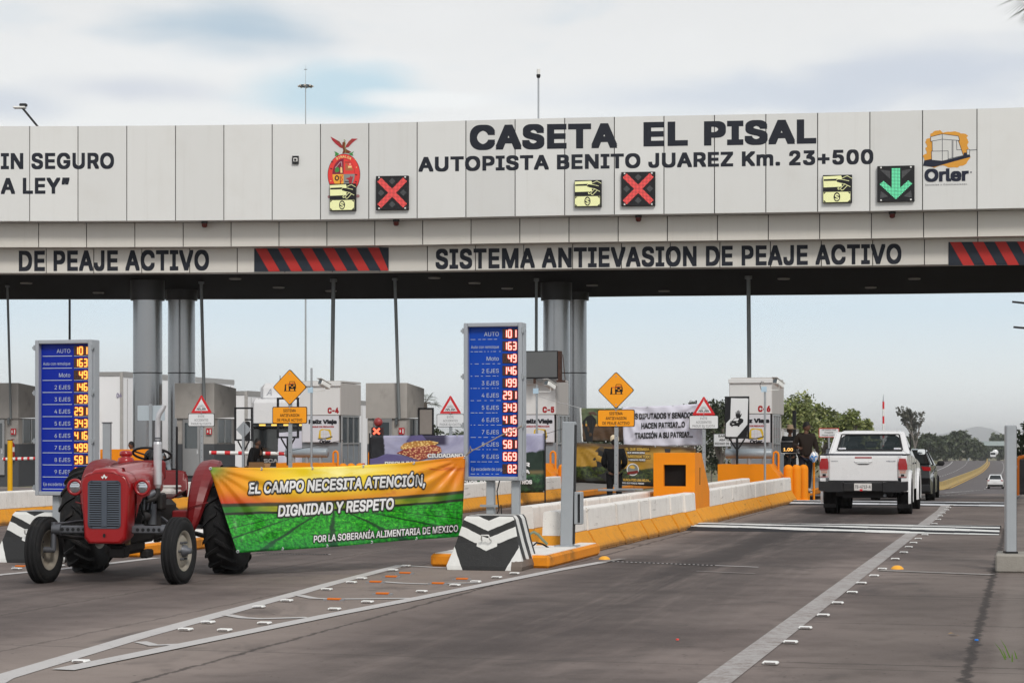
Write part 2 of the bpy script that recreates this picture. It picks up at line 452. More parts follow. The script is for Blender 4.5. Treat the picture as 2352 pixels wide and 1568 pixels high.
sheet('highway_road', SS_far, lambda s: (-24 + toff(s), 2.2 + toff(s)), M_asph, 0, 6)

# worn painted markings
def paint(name, col, wear, under):
    m, g, b = new_mat(name); v = g.co()
    w_ = g.noise(v, 9, 6, .7); w2 = g.noise(v, 60, 3, .7)
    f = g.step(g.m('ADD', g.m('MULTIPLY', w_, .5), g.m('ADD', g.m('MULTIPLY', w2, .3), g.m('MULTIPLY', g.noise(v, 1.4, 3), .2))), wear - .08, wear + .09)
    c = g.mix(g.noise(v, 3, 3), tuple(k * .86 for k in col), col)
    g.put(b.inputs[0], g.mix(f, under, c)); b.inputs['Roughness'].default_value = .7; b.inputs['Specular IOR Level'].default_value = .15
    return m
P_white = paint('road_paint_white', (.52, .50, .49), .38, (.22, .19, .175))
P_old = paint('road_paint_worn', (.30, .275, .26), .46, (.19, .17, .16))
P_edge = paint('road_paint_edge', (.40, .38, .37), .47, (.235, .20, .185))
P_fresh = paint('bump_paint_white', (.72, .72, .70), .37, (.12, .11, .11))
P_blk = paint('bump_paint_black', (.022, .022, .026), .3, (.10, .09, .09))
P_far = paint('far_paint_white', (.6, .6, .58), .3, (.2, .19, .18))
P_yel = paint('far_paint_yellow', (.62, .38, .06), .36, (.25, .2, .12))
def ribbon(mb, pts, wd, m, dz=.004):      # pts (s, t) in road coordinates
    k = len(pts); vs = []
    for i, (s, t) in enumerate(pts):
        a, b = pts[max(0, i - 1)], pts[min(k - 1, i + 1)]
        ds, dt = b[0] - a[0], b[1] - a[1]; L = math.hypot(ds, dt) or 1
        ww = (wd[i] if hasattr(wd, '__len__') else wd) / 2
        for sg in (-1, 1): vs.append((t + sg * ww * ds / L, s - sg * ww * dt / L, gz(s) + dz))
    mb.add(vs, [(2 * i, 2 * i + 1, 2 * i + 3, 2 * i + 2) for i in range(k - 1)], m)
def pxst(x, y):
    z = EYE * F / (y - HOR); return to_st((x - 1176) * z / F, z)
mk = MB()
ribbon(mk, [(11.5, -6.52)] + [pxst(*p) for p in ((0, 1557), (320, 1461), (673, 1365), (754, 1342), (922, 1298))], [.2, .19, .19, .18, .17, .15], P_white)
ribbon(mk, [(12.6, -6.5)] + [pxst(*p) for p in ((417, 1483), (754, 1414), (946, 1377), (1278, 1310), (1385, 1291))], [.18, .17, .17, .17, .16, .14], P_white, .008)
for pts in (((322, 1474), (353, 1482), (417, 1480), (440, 1477)), ((520, 1412), (560, 1419), (600, 1421), (705, 1418)), ((686, 1367), (720, 1374), (770, 1376), (945, 1374)), ((880, 1336), (920, 1339), (975, 1341), (1104, 1338)), ((930, 1299), (1000, 1303), (1020, 1304))):
    ribbon(mk, [pxst(*p) for p in pts], .11, P_white, .006)
ribbon(mk, [pxst(*p) for p in ((1385, 1291), (1430, 1284))], .12, P_old, .012)
ribbon(mk, [(s, -1.98 + .06 * math.sin(s)) for s in (9.5, 12, 16, 22, 28, 34, 40, 46, 50)], .215, P_edge, .005)
ribbon(mk, [pxst(2020, 1310), pxst(2280, 1320)], .2, P_old, .007)
ribbon(mk, [pxst(1405, 1290), pxst(1742, 1303)], .07, P_white, .009)
ribbon(mk, [pxst(1600, 1312), pxst(1735, 1318)], .05, P_old, .009)
ribbon(mk, [pxst(-60, 1328), pxst(0, 1320), pxst(157, 1305), pxst(300, 1288), pxst(360, 1281)], .16, P_white, .006)
ribbon(mk, [pxst(590, 1272), pxst(760, 1274)], .07, P_white, .009)
ribbon(mk, [(s, -5.1 + toff(s)) for s in (130, 190)], .14, P_far)
for s0 in range(62, 118, 5): ribbon(mk, [(s0, -3.6), (s0 + 1.5, -3.6)], .14, P_far)
for s0 in range(124, 700, 12): ribbon(mk, [(s0, -5.0 + toff(s0)), (s0 + 5, -5.0 + toff(s0 + 5))], .18, P_far, .02)
for s0 in range(150, 700, 12): ribbon(mk, [(s0, -14.6 + toff(s0) * 1.4), (s0 + 5, -14.6 + toff(s0 + 5) * 1.4)], .18, P_far, .02)
ribbon(mk, [(s, -18.6 + toff(s) * 1.6) for s in range(150, 720, 30)], .2, P_far, .02)
ribbon(mk, [(s, -9.0 + toff(s)) for s in range(150, 720, 30)], .22, P_yel, .02)
tag(mk.build('road_marking', rotz=-ANG), None, None, kind='structure')
# dark rumble dots along the thin lines
rd = MB()
for (xa, ya, xb, yb, n) in ((1405, 1290, 1650, 1299.6, 24), (592, 1272, 758, 1274, 26)):
    for i in range(n):
        s, t = pxst(lerp(xa, xb, i / n), lerp(ya, yb, i / n)); rd.box(t, s, .012, .03, .03, .008, M_black)
tag(rd.build('rumble_line', rotz=-ANG), None, None, kind='structure')

# painted speed humps
def hump(name, label, s0, t0, t1, n, skew, white, wrow=.54):
    o = thing(name, label, 'speed bump', ST(s0, (t0 + t1) / 2), -ANG, 'speed bumps across the lane')
    L = t1 - t0; W_ = wrow * n
    prof = [(-W_ / 2, .003), (-W_ / 4, .065), (0, .085), (W_ / 4, .065), (W_ / 2, .003)]
    mb = MB(); vs = [(xx, yy, zz) for yy, zz in prof for xx in (-L / 2, L / 2)]
    mb.add(vs, [(2 * i, 2 * i + 1, 2 * i + 3, 2 * i + 2) for i in range(4)], P_blk)
    mb.build('hump', o)
    def hz(yy):
        yy = max(-W_ / 2, min(W_ / 2, yy))
        for (a, b), (c, d) in zip(prof, prof[1:]):
            if yy <= c: return lerp(b, d, (yy - a) / (c - a)) + .005
        return .005
    for i in range(n):
        yc = -W_ / 2 + (i + .5) * W_ / n; k = 22; st = MB()
        for j in range(k):
            xa, xb = -L / 2 + L * j / k, -L / 2 + L * (j + 1) / k
            ya, yb = [yc - skew * (xx / L) + .015 * math.sin(xx * 3 + i * 2) for xx in (xa, xb)]
            ww = .135 + .03 * math.sin(i * 3 + j)
            st.add([(xa, ya - ww, hz(ya - ww)), (xb, yb - ww, hz(yb - ww)), (xb, yb + ww, hz(yb + ww)), (xa, ya + ww, hz(ya + ww))], [(0, 1, 2, 3)], white)
        st.build('stripe', o)
    return o
hump('speed_bump', 'speed bump with crisp white and black stripes, behind the white pickup', 36.1, -6.0, -.5, 5, .9, P_fresh)
hump('speed_bump', 'faded pale speed bump under the black sedan', 51.0, -6.3, -.4, 4, .3, paint('bump_paint_faded', (.62, .63, .65), .38, (.2, .19, .19)), .7)

# reflective studs
stud0 = MB(); M_stud = pm('stud_white', (.78, .78, .76), .35, var=.05, dirt=.3, dirtcol=(.35, .32, .28))
stud0.box(0, 0, .011, .115, .085, .022, M_stud, .009); stud0.box(0, -.038, .012, .08, .012, .012, M_chrome)
so = None; k = 0
def stud(x, y, label, grp):
    global so
    s, t = pxst(x, y); p = ST(s, t)
    if so is None: so = stud0.build('road_stud'); o = so
    else: o = so.copy(); COL.objects.link(o)
    o.location = (p.x, p.y, p.z + .004); o.rotation_euler.z = -ANG + random.uniform(-.06, .06)
    tag(o, label, 'road stud', grp)
for xz, yz in ((730, 1100), (858, 965), (953, 873), (1068, 792), (1160, 713), (1253, 645), (1312, 585), (1393, 538), (1445, 494), (1528, 430), (1583, 388), (1615, 353), (1645, 326), (1675, 300), (1718, 275)):
    stud(1507.7 + .35898 * xz, 1130.8 + .35898 * yz, 'white reflective stud in the row beside the faded edge line, nearer than the striped bump', 'studs along the edge line')
for xz, yz in ((1750, 219), (1779, 203), (1803, 176), (1816, 153), (1832, 134), (1857, 114), (1870, 98), (1889, 84), (1903, 76)):
    stud(1507.7 + .35898 * xz, 1130.8 + .35898 * yz, 'white reflective stud in the row between the two speed bumps', 'studs along the edge line')
GL = 'white reflective stud on the painted triangle before the chevron block'
for xz, yz in ((580, 890), (1330, 660), (1490, 608), (1610, 665), (1895, 615), (1855, 497), (2055, 452), (430, 200), (120, 222)):
    stud(.3206 * 1.3265 * xz / 1.3265 if xz > 500 else .3206 * xz, 1236.4 + .3206 * yz, GL if xz > 500 else 'white reflective stud on the ground before the dark chevron block by the tractor', 'studs on the painted triangle' if xz > 500 else 'studs by the far chevron block')
for xz, yz in ((720, 270), (637, 298), (432, 352), (365, 378), (205, 424), (255, 553), (470, 506), (823, 437), (1040, 396), (1175, 373), (1312, 345), (1427, 319)):
    stud(678.5 + .3526 * xz, 1206 + .3526 * yz, GL, 'studs on the painted triangle')
# orange ramp markers
wd0 = thing('lane_marker', 'orange ramp marker with a grey base on the painted triangle', 'lane marker', (0, 0, 0), 0, 'orange markers on the painted triangle')
M_tile = pm('marker_orange', srgb(205, 108, 34), .5, var=.1, dirt=.3, dirtcol=(.3, .2, .1)); M_base = pm('marker_base', (.24, .24, .25), .7, var=.1)
mb = MB(); mb.prism([(-.11, -.05), (.11, -.05), (.085, .05), (-.085, .05)], 0, .016, M_base, 'z'); mb.build('marker_base', wd0)
mb = MB(); mb.box(0, -.03, .016, .14, .05, .022, M_tile, .006); mb.build('reflector', wd0)
first = True
for xz, yz in ((720, 308), (630, 332), (528, 366), (935, 376), (1090, 347), (573, 443), (260, 480)):
    s, t = pxst(678.5 + .3526 * xz, 1206 + .3526 * (yz + 8)); p = ST(s, t)
    if first: wd0.location = p; wd0.rotation_euler.z = -ANG; first = False
    else: dup(wd0, p, -ANG + random.uniform(-.05, .05))
o = dup(wd0, ST(*pxst(50, 1302)), -ANG, 'orange ramp marker before the dark chevron block by the tractor', 'orange marker by the far chevron block')
# yellow domes
for (x, y, lab) in ((1388, 1284, 'small yellow dome on the road beside the orange kerb end'), (2061, 1306, 'small yellow dome on the road beside the edge line studs')):
    mb = MB(); M_dome = pm('dome_yellow', srgb(236, 170, 60), .5, var=.12, dirt=.4, dirtcol=(.4, .25, .08))
    mb.lathe([(.0, .046), (.03, .043), (.055, .032), (.074, .014), (.08, 0)], M_dome, 20); o = mb.build('road_dome'); o.location = ST(*pxst(x, y)); tag(o, lab, 'road dome', 'yellow road domes')
# litter
for (x, y, c, lab, rad) in ((2243, 1473, srgb(0, 110, 200), 'bright blue bottle cap lying on the dark shoulder', .016), (1556, 1472, srgb(220, 60, 50), 'small red bottle cap lying on the road', .013)):
    mb = MB(); mb.lathe([(0, .012), (rad * .9, .012), (rad, .008), (rad, 0)], pm('cap_%d' % int(x), c, .4), 14); o = mb.build('bottle_cap'); o.location = ST(*pxst(x, y), .01); tag(o, lab, 'bottle cap')
mb = MB(); mb.grid(lambda u, v: ((u - .5) * .09, (v - .5) * .05 * math.sin(math.pi * min(.98, max(.02, u))), .008 + .01 * math.sin(u * 5)), 8, 4, pm('dry_leaf', (.42, .25, .07), .8), uv=False)
o = mb.build('fallen_leaf'); o.location = ST(*pxst(2190, 1459), .006); tag(o, 'yellow dry leaf lying on the shoulder', 'leaf')
mb = MB()
M_blade = pm('grass_blade', (.10, .18, .03), .6)
for i in range(6):
    a, l = random.uniform(-.7, .2), random.uniform(.06, .15); bx, by = random.uniform(-.10, .12), random.uniform(-.15, .15)
    mb.add([(bx - .006, by, 0), (bx + .006, by, 0), (bx + a * l * .5 + .004, by, l * .6), (bx + a * l, by, l), (bx + a * l * .5 - .004, by, l * .6)], [(0, 1, 2, 4), (4, 2, 3)], M_blade)
o = mb.build('grass'); o.location = W(2330, 1575, 14.5) ; o.location.z = 0; tag(o, 'tuft of green grass at the shoulder edge', 'grass', kind='stuff')
# ------------------------------------------------------------------ toll canopy
def panelmat(name, c0):
    m, g, b = new_mat(name); v = g.co(); x, y, z = g.xyz(v)
    r_ = g.n('ShaderNodeNewGeometry').outputs['Random Per Island']
    st = g.step(g.noise(g.comb(g.m('MULTIPLY', x, 5), g.m('MULTIPLY', y, 5), g.m('MULTIPLY', z, .12)), 1, 5, .7), .52, .78); top = g.noise(v, .8, 4, .6)
    c = g.mix(r_, tuple(k * .93 for k in c0), tuple(k * 1.04 for k in c0)); c = g.mix(g.m('MULTIPLY', st, .13), c, (.33, .30, .25)); c = g.mix(g.m('MULTIPLY', g.step(top, .5, .8), .15), c, (.48, .45, .39))
    g.put(b.inputs[0], c); b.inputs['Roughness'].default_value = .42
    g.put(b.inputs['Normal'], g.bump(g.noise(v, .9, 2, .5), .12, .05)); return m
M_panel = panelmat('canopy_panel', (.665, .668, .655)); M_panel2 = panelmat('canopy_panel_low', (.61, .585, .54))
M_gap = pm('panel_gap', (.035, .03, .03), .8)
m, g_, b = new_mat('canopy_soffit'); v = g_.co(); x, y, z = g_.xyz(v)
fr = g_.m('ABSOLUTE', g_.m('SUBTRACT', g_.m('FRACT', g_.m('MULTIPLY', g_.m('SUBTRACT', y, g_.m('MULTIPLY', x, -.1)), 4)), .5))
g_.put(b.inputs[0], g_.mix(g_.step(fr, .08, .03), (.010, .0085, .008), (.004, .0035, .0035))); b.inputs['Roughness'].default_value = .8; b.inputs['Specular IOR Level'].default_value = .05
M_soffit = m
_yt = [(-900, 291), (0, 290), (180, 290), (403, 288.5), (625, 286), (736, 285), (958, 280.5), (1183, 274), (1296, 271), (1525, 266.5), (1760, 262), (1998, 257), (2119, 253.5), (2244, 250), (2352, 247), (3100, 222)]
def ytop(x):
    for (a, b_), (c, d) in zip(_yt, _yt[1:]):
        if x <= c: return lerp(b_, d, (x - a) / (c - a))
    return _yt[-1][1]
def zf(x): return 62 * 720 / (HOR - ytop(x))
def cp(x, h, off):          # point of the facade: column x, height h, off metres further back along the road
    z = zf(x); p = Vector(((x - 1176) * z / F, z, h)); p.x += DX * off; p.y += DY * off; return p
HT, H1, H2, H3 = 11.36, 8.41, 7.65, 6.87
def pbase(x, y, off=-.02):  # point at view column x and view row y on the upper fascia
    z = zf(x); return cp(x, EYE + (HOR - y) * z / F, off)
XJ = [-820, -710, -600, -490, -378, -266, -154, -43, 68, 179, 291, 403, 514, 625, 736, 847, 958, 1070, 1183, 1297, 1411, 1525, 1641, 1759, 1878, 1998, 2119, 2244, 2373, 2506, 2644, 2787, 2936]
_yt = [(x_, ytop(x_)) for x_ in XJ]
root = thing('toll_canopy', 'wide toll plaza roof with white panelled fascia and black lettering over the lanes', 'canopy', (0, 62, 0))
ROOT = Matrix.Translation((0, -62, 0))
def cmb(): q = MB(); q.M = ROOT; return q
def bandpart(name, lo, hi, off, m, gap=1.1, sh=0):
    q = cmb()
    for a, b_ in zip(XJ, XJ[1:]):
        q.add([cp(a + gap, lo, off), cp(b_ - gap, lo, off), cp(b_ - gap, hi, off), cp(a + gap, hi, off)], [(0, 1, 2, 3)], m)
        for e in (a + gap, b_ - gap): q.add([cp(e, lo, off), cp(e, hi, off), cp(e, hi, off + .03), cp(e, lo, off + .03)], [(0, 1, 2, 3)], m)
        q.add([cp(a, lo, off + .035), cp(b_, lo, off + .035), cp(b_, hi, off + .035), cp(a, hi, off + .035)], [(0, 1, 2, 3)], M_gap)
        q.add([cp(a, lo, off), cp(b_, lo, off), cp(b_, lo, off + .5), cp(a, lo, off + .5)], [(0, 1, 2, 3)], m)
    q.build(name, root)
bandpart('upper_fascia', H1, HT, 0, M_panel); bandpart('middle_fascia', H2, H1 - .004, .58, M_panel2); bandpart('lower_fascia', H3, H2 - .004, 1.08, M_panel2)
q = cmb()
for a, b_ in zip(XJ, XJ[1:]):
    q.add([cp(a, HT, 0), cp(b_, HT, 0), cp(b_, HT, .25), cp(a, HT, .25)], [(0, 1, 2, 3)], M_panel)
    q.add([cp(a, HT - .35, .25), cp(b_, HT - .35, .25), cp(b_, HT - .35, 13.4), cp(a, HT - .35, 13.4)], [(0, 1, 2, 3)], M_panel2)
    q.add([cp(a, HT, .25), cp(b_, HT, .25), cp(b_, HT - .35, .26), cp(a, HT - .35, .26)], [(0, 1, 2, 3)], M_panel2)
q.build('roof', root)
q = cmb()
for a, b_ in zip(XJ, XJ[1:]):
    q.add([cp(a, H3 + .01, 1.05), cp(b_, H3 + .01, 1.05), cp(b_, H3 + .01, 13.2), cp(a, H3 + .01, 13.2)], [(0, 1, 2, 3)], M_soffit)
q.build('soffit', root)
q = cmb()
for a, b_ in zip(XJ, XJ[1:]):
    q.add([cp(a, H3, 13.2), cp(b_, H3, 13.2), cp(b_, H1, 13.25), cp(a, H1, 13.25), cp(b_, H1, 13.7), cp(a, H1, 13.7), cp(b_, HT, 13.7), cp(a, HT, 13.7)], [(1, 0, 3, 2), (2, 3, 5, 4), (4, 5, 7, 6)], M_panel2)
for e in (XJ[0], XJ[-1]):
    q.add([cp(e, H1, 0), cp(e, HT, 0), cp(e, HT, 13.7), cp(e, H1, 13.7)], [(0, 1, 2, 3)], M_panel)
    q.add([cp(e, H3, 1.08), cp(e, H1, 1.08), cp(e, H1, 13.2), cp(e, H3, 13.2)], [(0, 1, 2, 3)], M_panel2)
q.build('rear_fascia', root)
# lettering on the fascias: a, b are view units; baseline follows the fascia
def ltext(s, x0, x1, ya, yb, cap, off, bold, sp=1.0, hz=None):
    q = cmb()
    def fn(a, b_):
        f = (a - x0) / (x1 - x0); y = lerp(ya, yb, f) - b_
        z = zf(a) + off * DY; aa = a - DX * off * ppm(z)      # start of the facade column that shows here
        zz = zf(aa); return cp(aa, EYE + (HOR - y) * (zz + off * DY) / F, off - .003)
    q.text(s, x0, 0, cap, M_letter, w=x1 - x0, bold=bold, al='l', fn=fn, sp=1.07)
    q.build('lettering', root)
ltext('IN SEGURO', 2, 262, 389, 388, 37, 0, .03); ltext('A LEY\u201d', 2, 160, 446, 445, 37, 0, .03)
ltext('CASETA', 1079, 1418, 345, 340, 57, 0, .04); ltext('EL', 1478, 1580, 337, 335, 56, 0, .04); ltext('PISAL', 1617, 1875, 335, 330, 56, 0, .04)
ltext('AUTOPISTA BENITO JUAREZ Km. 23+500', 961, 2006, 395, 377, 34, 0, .032)
ltext('DE PEAJE ACTIVO', 24, 468, 623, 621, 47, 1.08, .03); ltext('SISTEMA ANTIEVASION DE PEAJE ACTIVO', 997, 2086, 618, 606, 46, 1.08, .03)
# black and red warning panels
M_pblack = pm('hazard_black', srgb(40, 46, 56), .5, var=.06); M_pred = pm('hazard_red', srgb(176, 48, 44), .5, var=.06)
def hazard(x0, x1, ya, yb, n):
    q = cmb()
    def fn(a, b_, o):
        x = lerp(x0, x1, a); z = zf(x) + 1.08 * DY; aa = x - DX * 1.08 * ppm(z); y = lerp(ya, yb, 1 - b_) + (571 - ya) * 0 - (x - x0) * .008
        return cp(aa, EYE + (HOR - y) * (zf(aa) + 1.08 * DY) / F, 1.08 - o)
    q.grid(lambda u, v: fn(u, v, .02), 8, 1, M_pblack, False, False)
    w_ = .5 / n
    for i in range(n):
        a = i / n + .03 * 1.0 - .02
        P = [(a + .10, 0), (a + .10 + w_, 0), (a + w_, 1), (a, 1)]
        P = [(min(1, max(0, p)), v) for p, v in P]
        q.flat(P, 0, M_pred, fn=lambda a, b_: fn(a, b_, .03))
    q.build('hazard_panel', root)
hazard(574, 888, 571, 624, 6); hazard(2196, 2510, 556, 610, 6)
# columns
M_inox = pm('column_steel', (.33, .33, .34), .24, 1, var=.05, sc=3, stretch=(1, 1, 8)); M_cap = pm('column_collar', (.05, .048, .05), .45, .6, var=.1)
def column(x, z, rpx, base):
    p = W(x, 0, z); rr = rpx * z / F
    q = cmb(); q.cyl((p.x, p.y, base), (p.x, p.y, H3 + .05), rr, M_inox, n=40, caps=False)
    c = q.build('column', root)
    q = cmb(); q.cyl((p.x, p.y, EYE + (HOR - 690) * z / F), (p.x, p.y, H3 + .03), rr * 1.17, M_cap, n=40); q.build('collar', c)
    hj = EYE + (HOR - 858) * z / F
    q = cmb(); q.cyl((p.x, p.y, hj), (p.x, p.y, hj + .035), rr * 1.006, M_dark, n=40); q.cyl((p.x, p.y, base), (p.x, p.y, base + .04), rr * 1.01, M_dark, n=40); q.build('ring', c)
    q = cmb(); q.cyl((p.x, p.y, 0), (p.x, p.y, base), rr * 1.2, pm('column_plinth', (.27, .27, .27), .8, var=.15, dirt=.3), n=32); q.build('plinth', c)
column(339, 66, 33.2, .58); column(417, 70.2, 31, .56); column(1278, 67, 30.6, .58); column(1318.5, 71.4, 29.2, .56)
# recessed lamps in the soffit
for (x, y) in ((60, 650), (226, 672), (314, 663), (540, 640), (640, 660), (760, 668), (998, 638), (1165, 662), (1090, 650), (1360, 655), (1525, 668), (1800, 640), (2000, 660), (2100, 640)):
    z = (H3 - EYE) * F / (HOR - y); p = W(x, y, z)
    q = cmb(); q.lathe([(.0, H3 - .012), (.13, H3 - .012), (.17, H3 - .03), (.20, H3 - .02), (.20, H3 + .01)], pm('lamp_ring', (.30, .29, .27), .35, .6), 20, o=(p.x, p.y, 0)); q.build('ceiling_lamp', root)
# black camera niche
q = cmb(); p = pbase(679.5, 368)
q.M = ROOT @ M4(p, -.02); q.box(0, -.02, 0, .20, .06, .245, M_black); q.box(0, -.06, 0, .13, .03, .12, M_white, .02); q.box(0, -.08, 0, .07, .02, .06, M_black); q.build('camera_niche', root)

# ------------------------------------------------------------------ emblems on the fascia (flat vinyl, layered)
def emb(name, cx, cy, label=None):
    p = pbase(cx, cy, -.006); q = MB(); q.M = ROOT @ M4(p, math.atan2(zf(cx + 20) - zf(cx - 20), 40 * zf(cx) / F) , sc=(zf(cx) / F, 1, zf(cx) / F)); return q
C = lambda n, r, g2, b2: pm('ink_' + n, srgb(r, g2, b2), .55, var=.05)
q = emb('coat', 790, 385)     # local units: view px, z up, origin (790,385)
K = lambda pts: [(x - 790, 385 - y) for x, y in pts]
red, wine, brn, grn, org, gry, crm, dk = C('red', 226, 66, 62), C('wine', 170, 52, 60), C('brown', 140, 72, 52), C('green', 70, 140, 72), C('amber', 240, 172, 66), C('grey', 140, 142, 140), C('cream', 240, 205, 140), C('dark', 60, 40, 48)
def zo(c, n=8): return [(980 + x / 6.03) / 1.3265 for x in c]
Z6 = lambda pts: [((980 + x / 6.03) / 1.3265 - 790, 385 - (400 + y / 6.03) / 1.3265) for x, y in pts]
q.flat(Z6(arc(410, 800, 306, 385, 0, 360, 40)), -.001, dk); q.flat(Z6(arc(410, 800, 298, 378, 0, 360, 40)), -.003, red)
q.flat(Z6(arc(405, 790, 212, 290, 0, 360, 36)), -.005, wine)
q.flat(Z6([(405, 790)] + arc(405, 790, 205, 282, 180, 270, 12)), -.007, C('plum', 130, 40, 62)); q.flat(Z6([(405, 790)] + arc(405, 790, 205, 282, 270, 360, 12)), -.007, red)
q.flat(Z6([(405, 790)] + arc(405, 790, 208, 290, 90, 180, 12)), -.007, org); q.flat(Z6([(405, 790)] + arc(405, 790, 208, 290, 0, 90, 12)), -.007, gry)
q.flat(Z6([(160, 95), (260, 150), (340, 205), (385, 280), (380, 315), (330, 290), (250, 225), (190, 160)]), -.004, wine)
q.flat(Z6([(670, 145), (560, 140), (500, 190), (450, 260), (440, 305), (500, 290), (560, 225), (620, 175)]), -.004, wine)
q.flat(Z6([(240, 140), (330, 190), (378, 262), (372, 290), (330, 235)]), -.006, brn); q.flat(Z6([(600, 150), (520, 190), (462, 262), (460, 285), (520, 225)]), -.006, brn)
q.flat(Z6([(385, 205), (420, 190), (440, 215), (425, 260), (450, 330), (550, 385), (500, 410), (430, 400), (380, 412), (400, 350), (378, 280)]), -.008, C('eagle', 120, 62, 40))
q.line(Z6([(405, 165), (425, 160), (440, 185), (420, 190), (438, 225), (428, 300), (448, 360), (442, 400)]), 1.2, -.01, C('olive', 130, 140, 80))
for pts in ([(230, 365), (275, 385), (320, 415), (300, 440), (240, 460), (250, 410)], [(600, 370), (560, 395), (500, 420), (530, 440), (590, 455), (570, 420)]): q.flat(Z6(pts), -.004, grn)
q.flat(Z6([(240, 720), (260, 670), (300, 655), (330, 700), (320, 740), (260, 760)]), -.009, grn); q.line(Z6([(250, 670), (280, 640), (340, 570), (368, 565), (372, 640)]), 1.4, -.009, C('silver', 190, 170, 175)); q.flat(Z6([(345, 660), (378, 660), (385, 765), (345, 765)]), -.01, crm)
q.flat(Z6([(440, 600), (480, 600), (480, 640), (580, 690), (580, 725), (440, 725)]), -.009, C('clay', 176, 108, 72)); q.flat(Z6([(490, 640), (558, 640), (558, 675), (490, 675)]), -.01, crm); q.disc(*Z6([(525, 610)])[0], 2.6, 2.6, -.009, C('pink', 240, 150, 140)); q.line(Z6([(430, 570), (520, 575)]), 2.2, -.009, brn)
q.flat(Z6(arc(280, 860, 42, 52, 0, 360, 16)), -.009, dk); q.flat(Z6(arc(280, 860, 20, 26, 0, 360, 12)), -.01, org); q.line(Z6([(340, 820), (345, 960)]), 1.6, -.009, dk); q.line(Z6([(385, 815), (360, 850), (385, 890), (350, 940)]), 2, -.01, red)
q.flat(Z6([(445, 870), (520, 850), (540, 815), (560, 850), (590, 820), (570, 890), (555, 965), (510, 965), (500, 900)]), -.009, wine); q.line(Z6([(430, 930), (510, 930)]), 2, -.009, dk)
for x0, y0 in ((190, 555), (175, 680), (640, 800), (635, 930)): q.line(Z6([(x0 - 15, y0), (x0 + 15, y0 + 12)]), 2.2, -.006, dk)
for x0, y0 in ((645, 668), (165, 910), (625, 525)): q.disc(*Z6([(x0, y0)])[0], 1.2, 1.2, -.007, crm)
for px0 in ((140, 1200), (670, 1195)): q.flat(Z6(arc(*px0, 36, 30, 0, 360, 12)), -.003, C('foot', 160, 120, 122))
for i, ch in enumerate('SINALOA'):
    a = R(lerp(117, 62, i / 6)); cx, cz = Z6([(405 + 265 * math.cos(a) * .95, 790 - 300 * math.sin(a) )])[0]; an = -(math.pi / 2 - a) * .8
    q.text(ch, 0, 0, 5.6, crm, bold=.03, fn=lambda x, z: (cx + x * math.cos(an) - z * math.sin(an), -.008, cz + x * math.sin(an) + z * math.cos(an)))
q.build('emblem', root)
q = emb('orler', 2175, 360)
Z7 = lambda pts: [((2800 + x / 6.03) / 1.3265 - 2175, 360 - (380 + y / 6.03) / 1.3265) for x, y in pts]
gold, ink, pw = C('gold', 214, 152, 62), C('ink', 36, 40, 56), C('panelw', 206, 206, 203)
rr_ = random.Random(4)
out = [(75, 565), (160, 520), (140, 470), (125, 435), (160, 390), (125, 325), (140, 260), (215, 235), (215, 160), (300, 110), (385, 95), (440, 150), (560, 135), (660, 128), (760, 170), (860, 185), (890, 210), (870, 260), (905, 330), (880, 400), (905, 470), (870, 540), (935, 620), (860, 730), (700, 795), (540, 790), (440, 745), (290, 790), (110, 745), (110, 640)]
jag = []
for (a, b_), (c, d) in zip(out, out[1:] + out[:1]):
    jag += [(a, b_), (lerp(a, c, .35) + rr_.uniform(-9, 9), lerp(b_, d, .35) + rr_.uniform(-9, 9)), (lerp(a, c, .7) + rr_.uniform(-9, 9), lerp(b_, d, .7) + rr_.uniform(-9, 9))]
q.flat(Z7(jag), -.001, gold)
q.flat(Z7([(85, 745), (105, 650), (235, 625), (430, 665), (815, 585), (815, 525), (865, 522), (870, 568), (925, 568), (935, 605), (600, 690), (280, 775)]), -.003, ink)
q.flat(Z7([(220, 220), (430, 170), (720, 218), (740, 300), (720, 305), (812, 585), (535, 650), (430, 668), (240, 648), (235, 485), (252, 480), (247, 300), (222, 302)]), -.005, pw)
for L in ([(220, 220), (430, 170), (720, 218), (740, 300), (430, 268), (222, 302), (220, 220)], [(430, 170), (430, 668)], [(247, 300), (252, 480)], [(235, 483), (535, 485), (535, 650)], [(235, 483), (240, 648), (430, 668), (812, 585), (718, 302)], [(605, 290), (605, 615)], [(622, 292), (622, 610)], [(685, 300), (690, 470), (772, 470)], [(535, 630), (812, 575)], [(920, 480), (1045, 475)]): q.line(Z7(L), 1.1, -.008, ink)
q.flat(Z7([(872, 470), (920, 465), (920, 565), (872, 565)]), -.005, pw); q.line(Z7([(872, 470), (920, 465), (920, 565), (872, 565)]), .9, -.008, ink, True)
q.text('Orler', *Z7([(110, 1042)])[0], 29.5, ink, y=-.006, w=Z7([(905, 0)])[0][0] - Z7([(110, 0)])[0][0], bold=.035, al='l')
q.text('Servicios y Construcciones.', *Z7([(125, 1112)])[0], 3.6, C('inkgrey', 110, 110, 115), y=-.006, w=95, bold=.008, al='l', sp=1.25); q.disc(*Z7([(945, 885)])[0], 2, 2, -.006, C('inkgrey', 110, 110, 115), 12)
q.build('emblem', root)

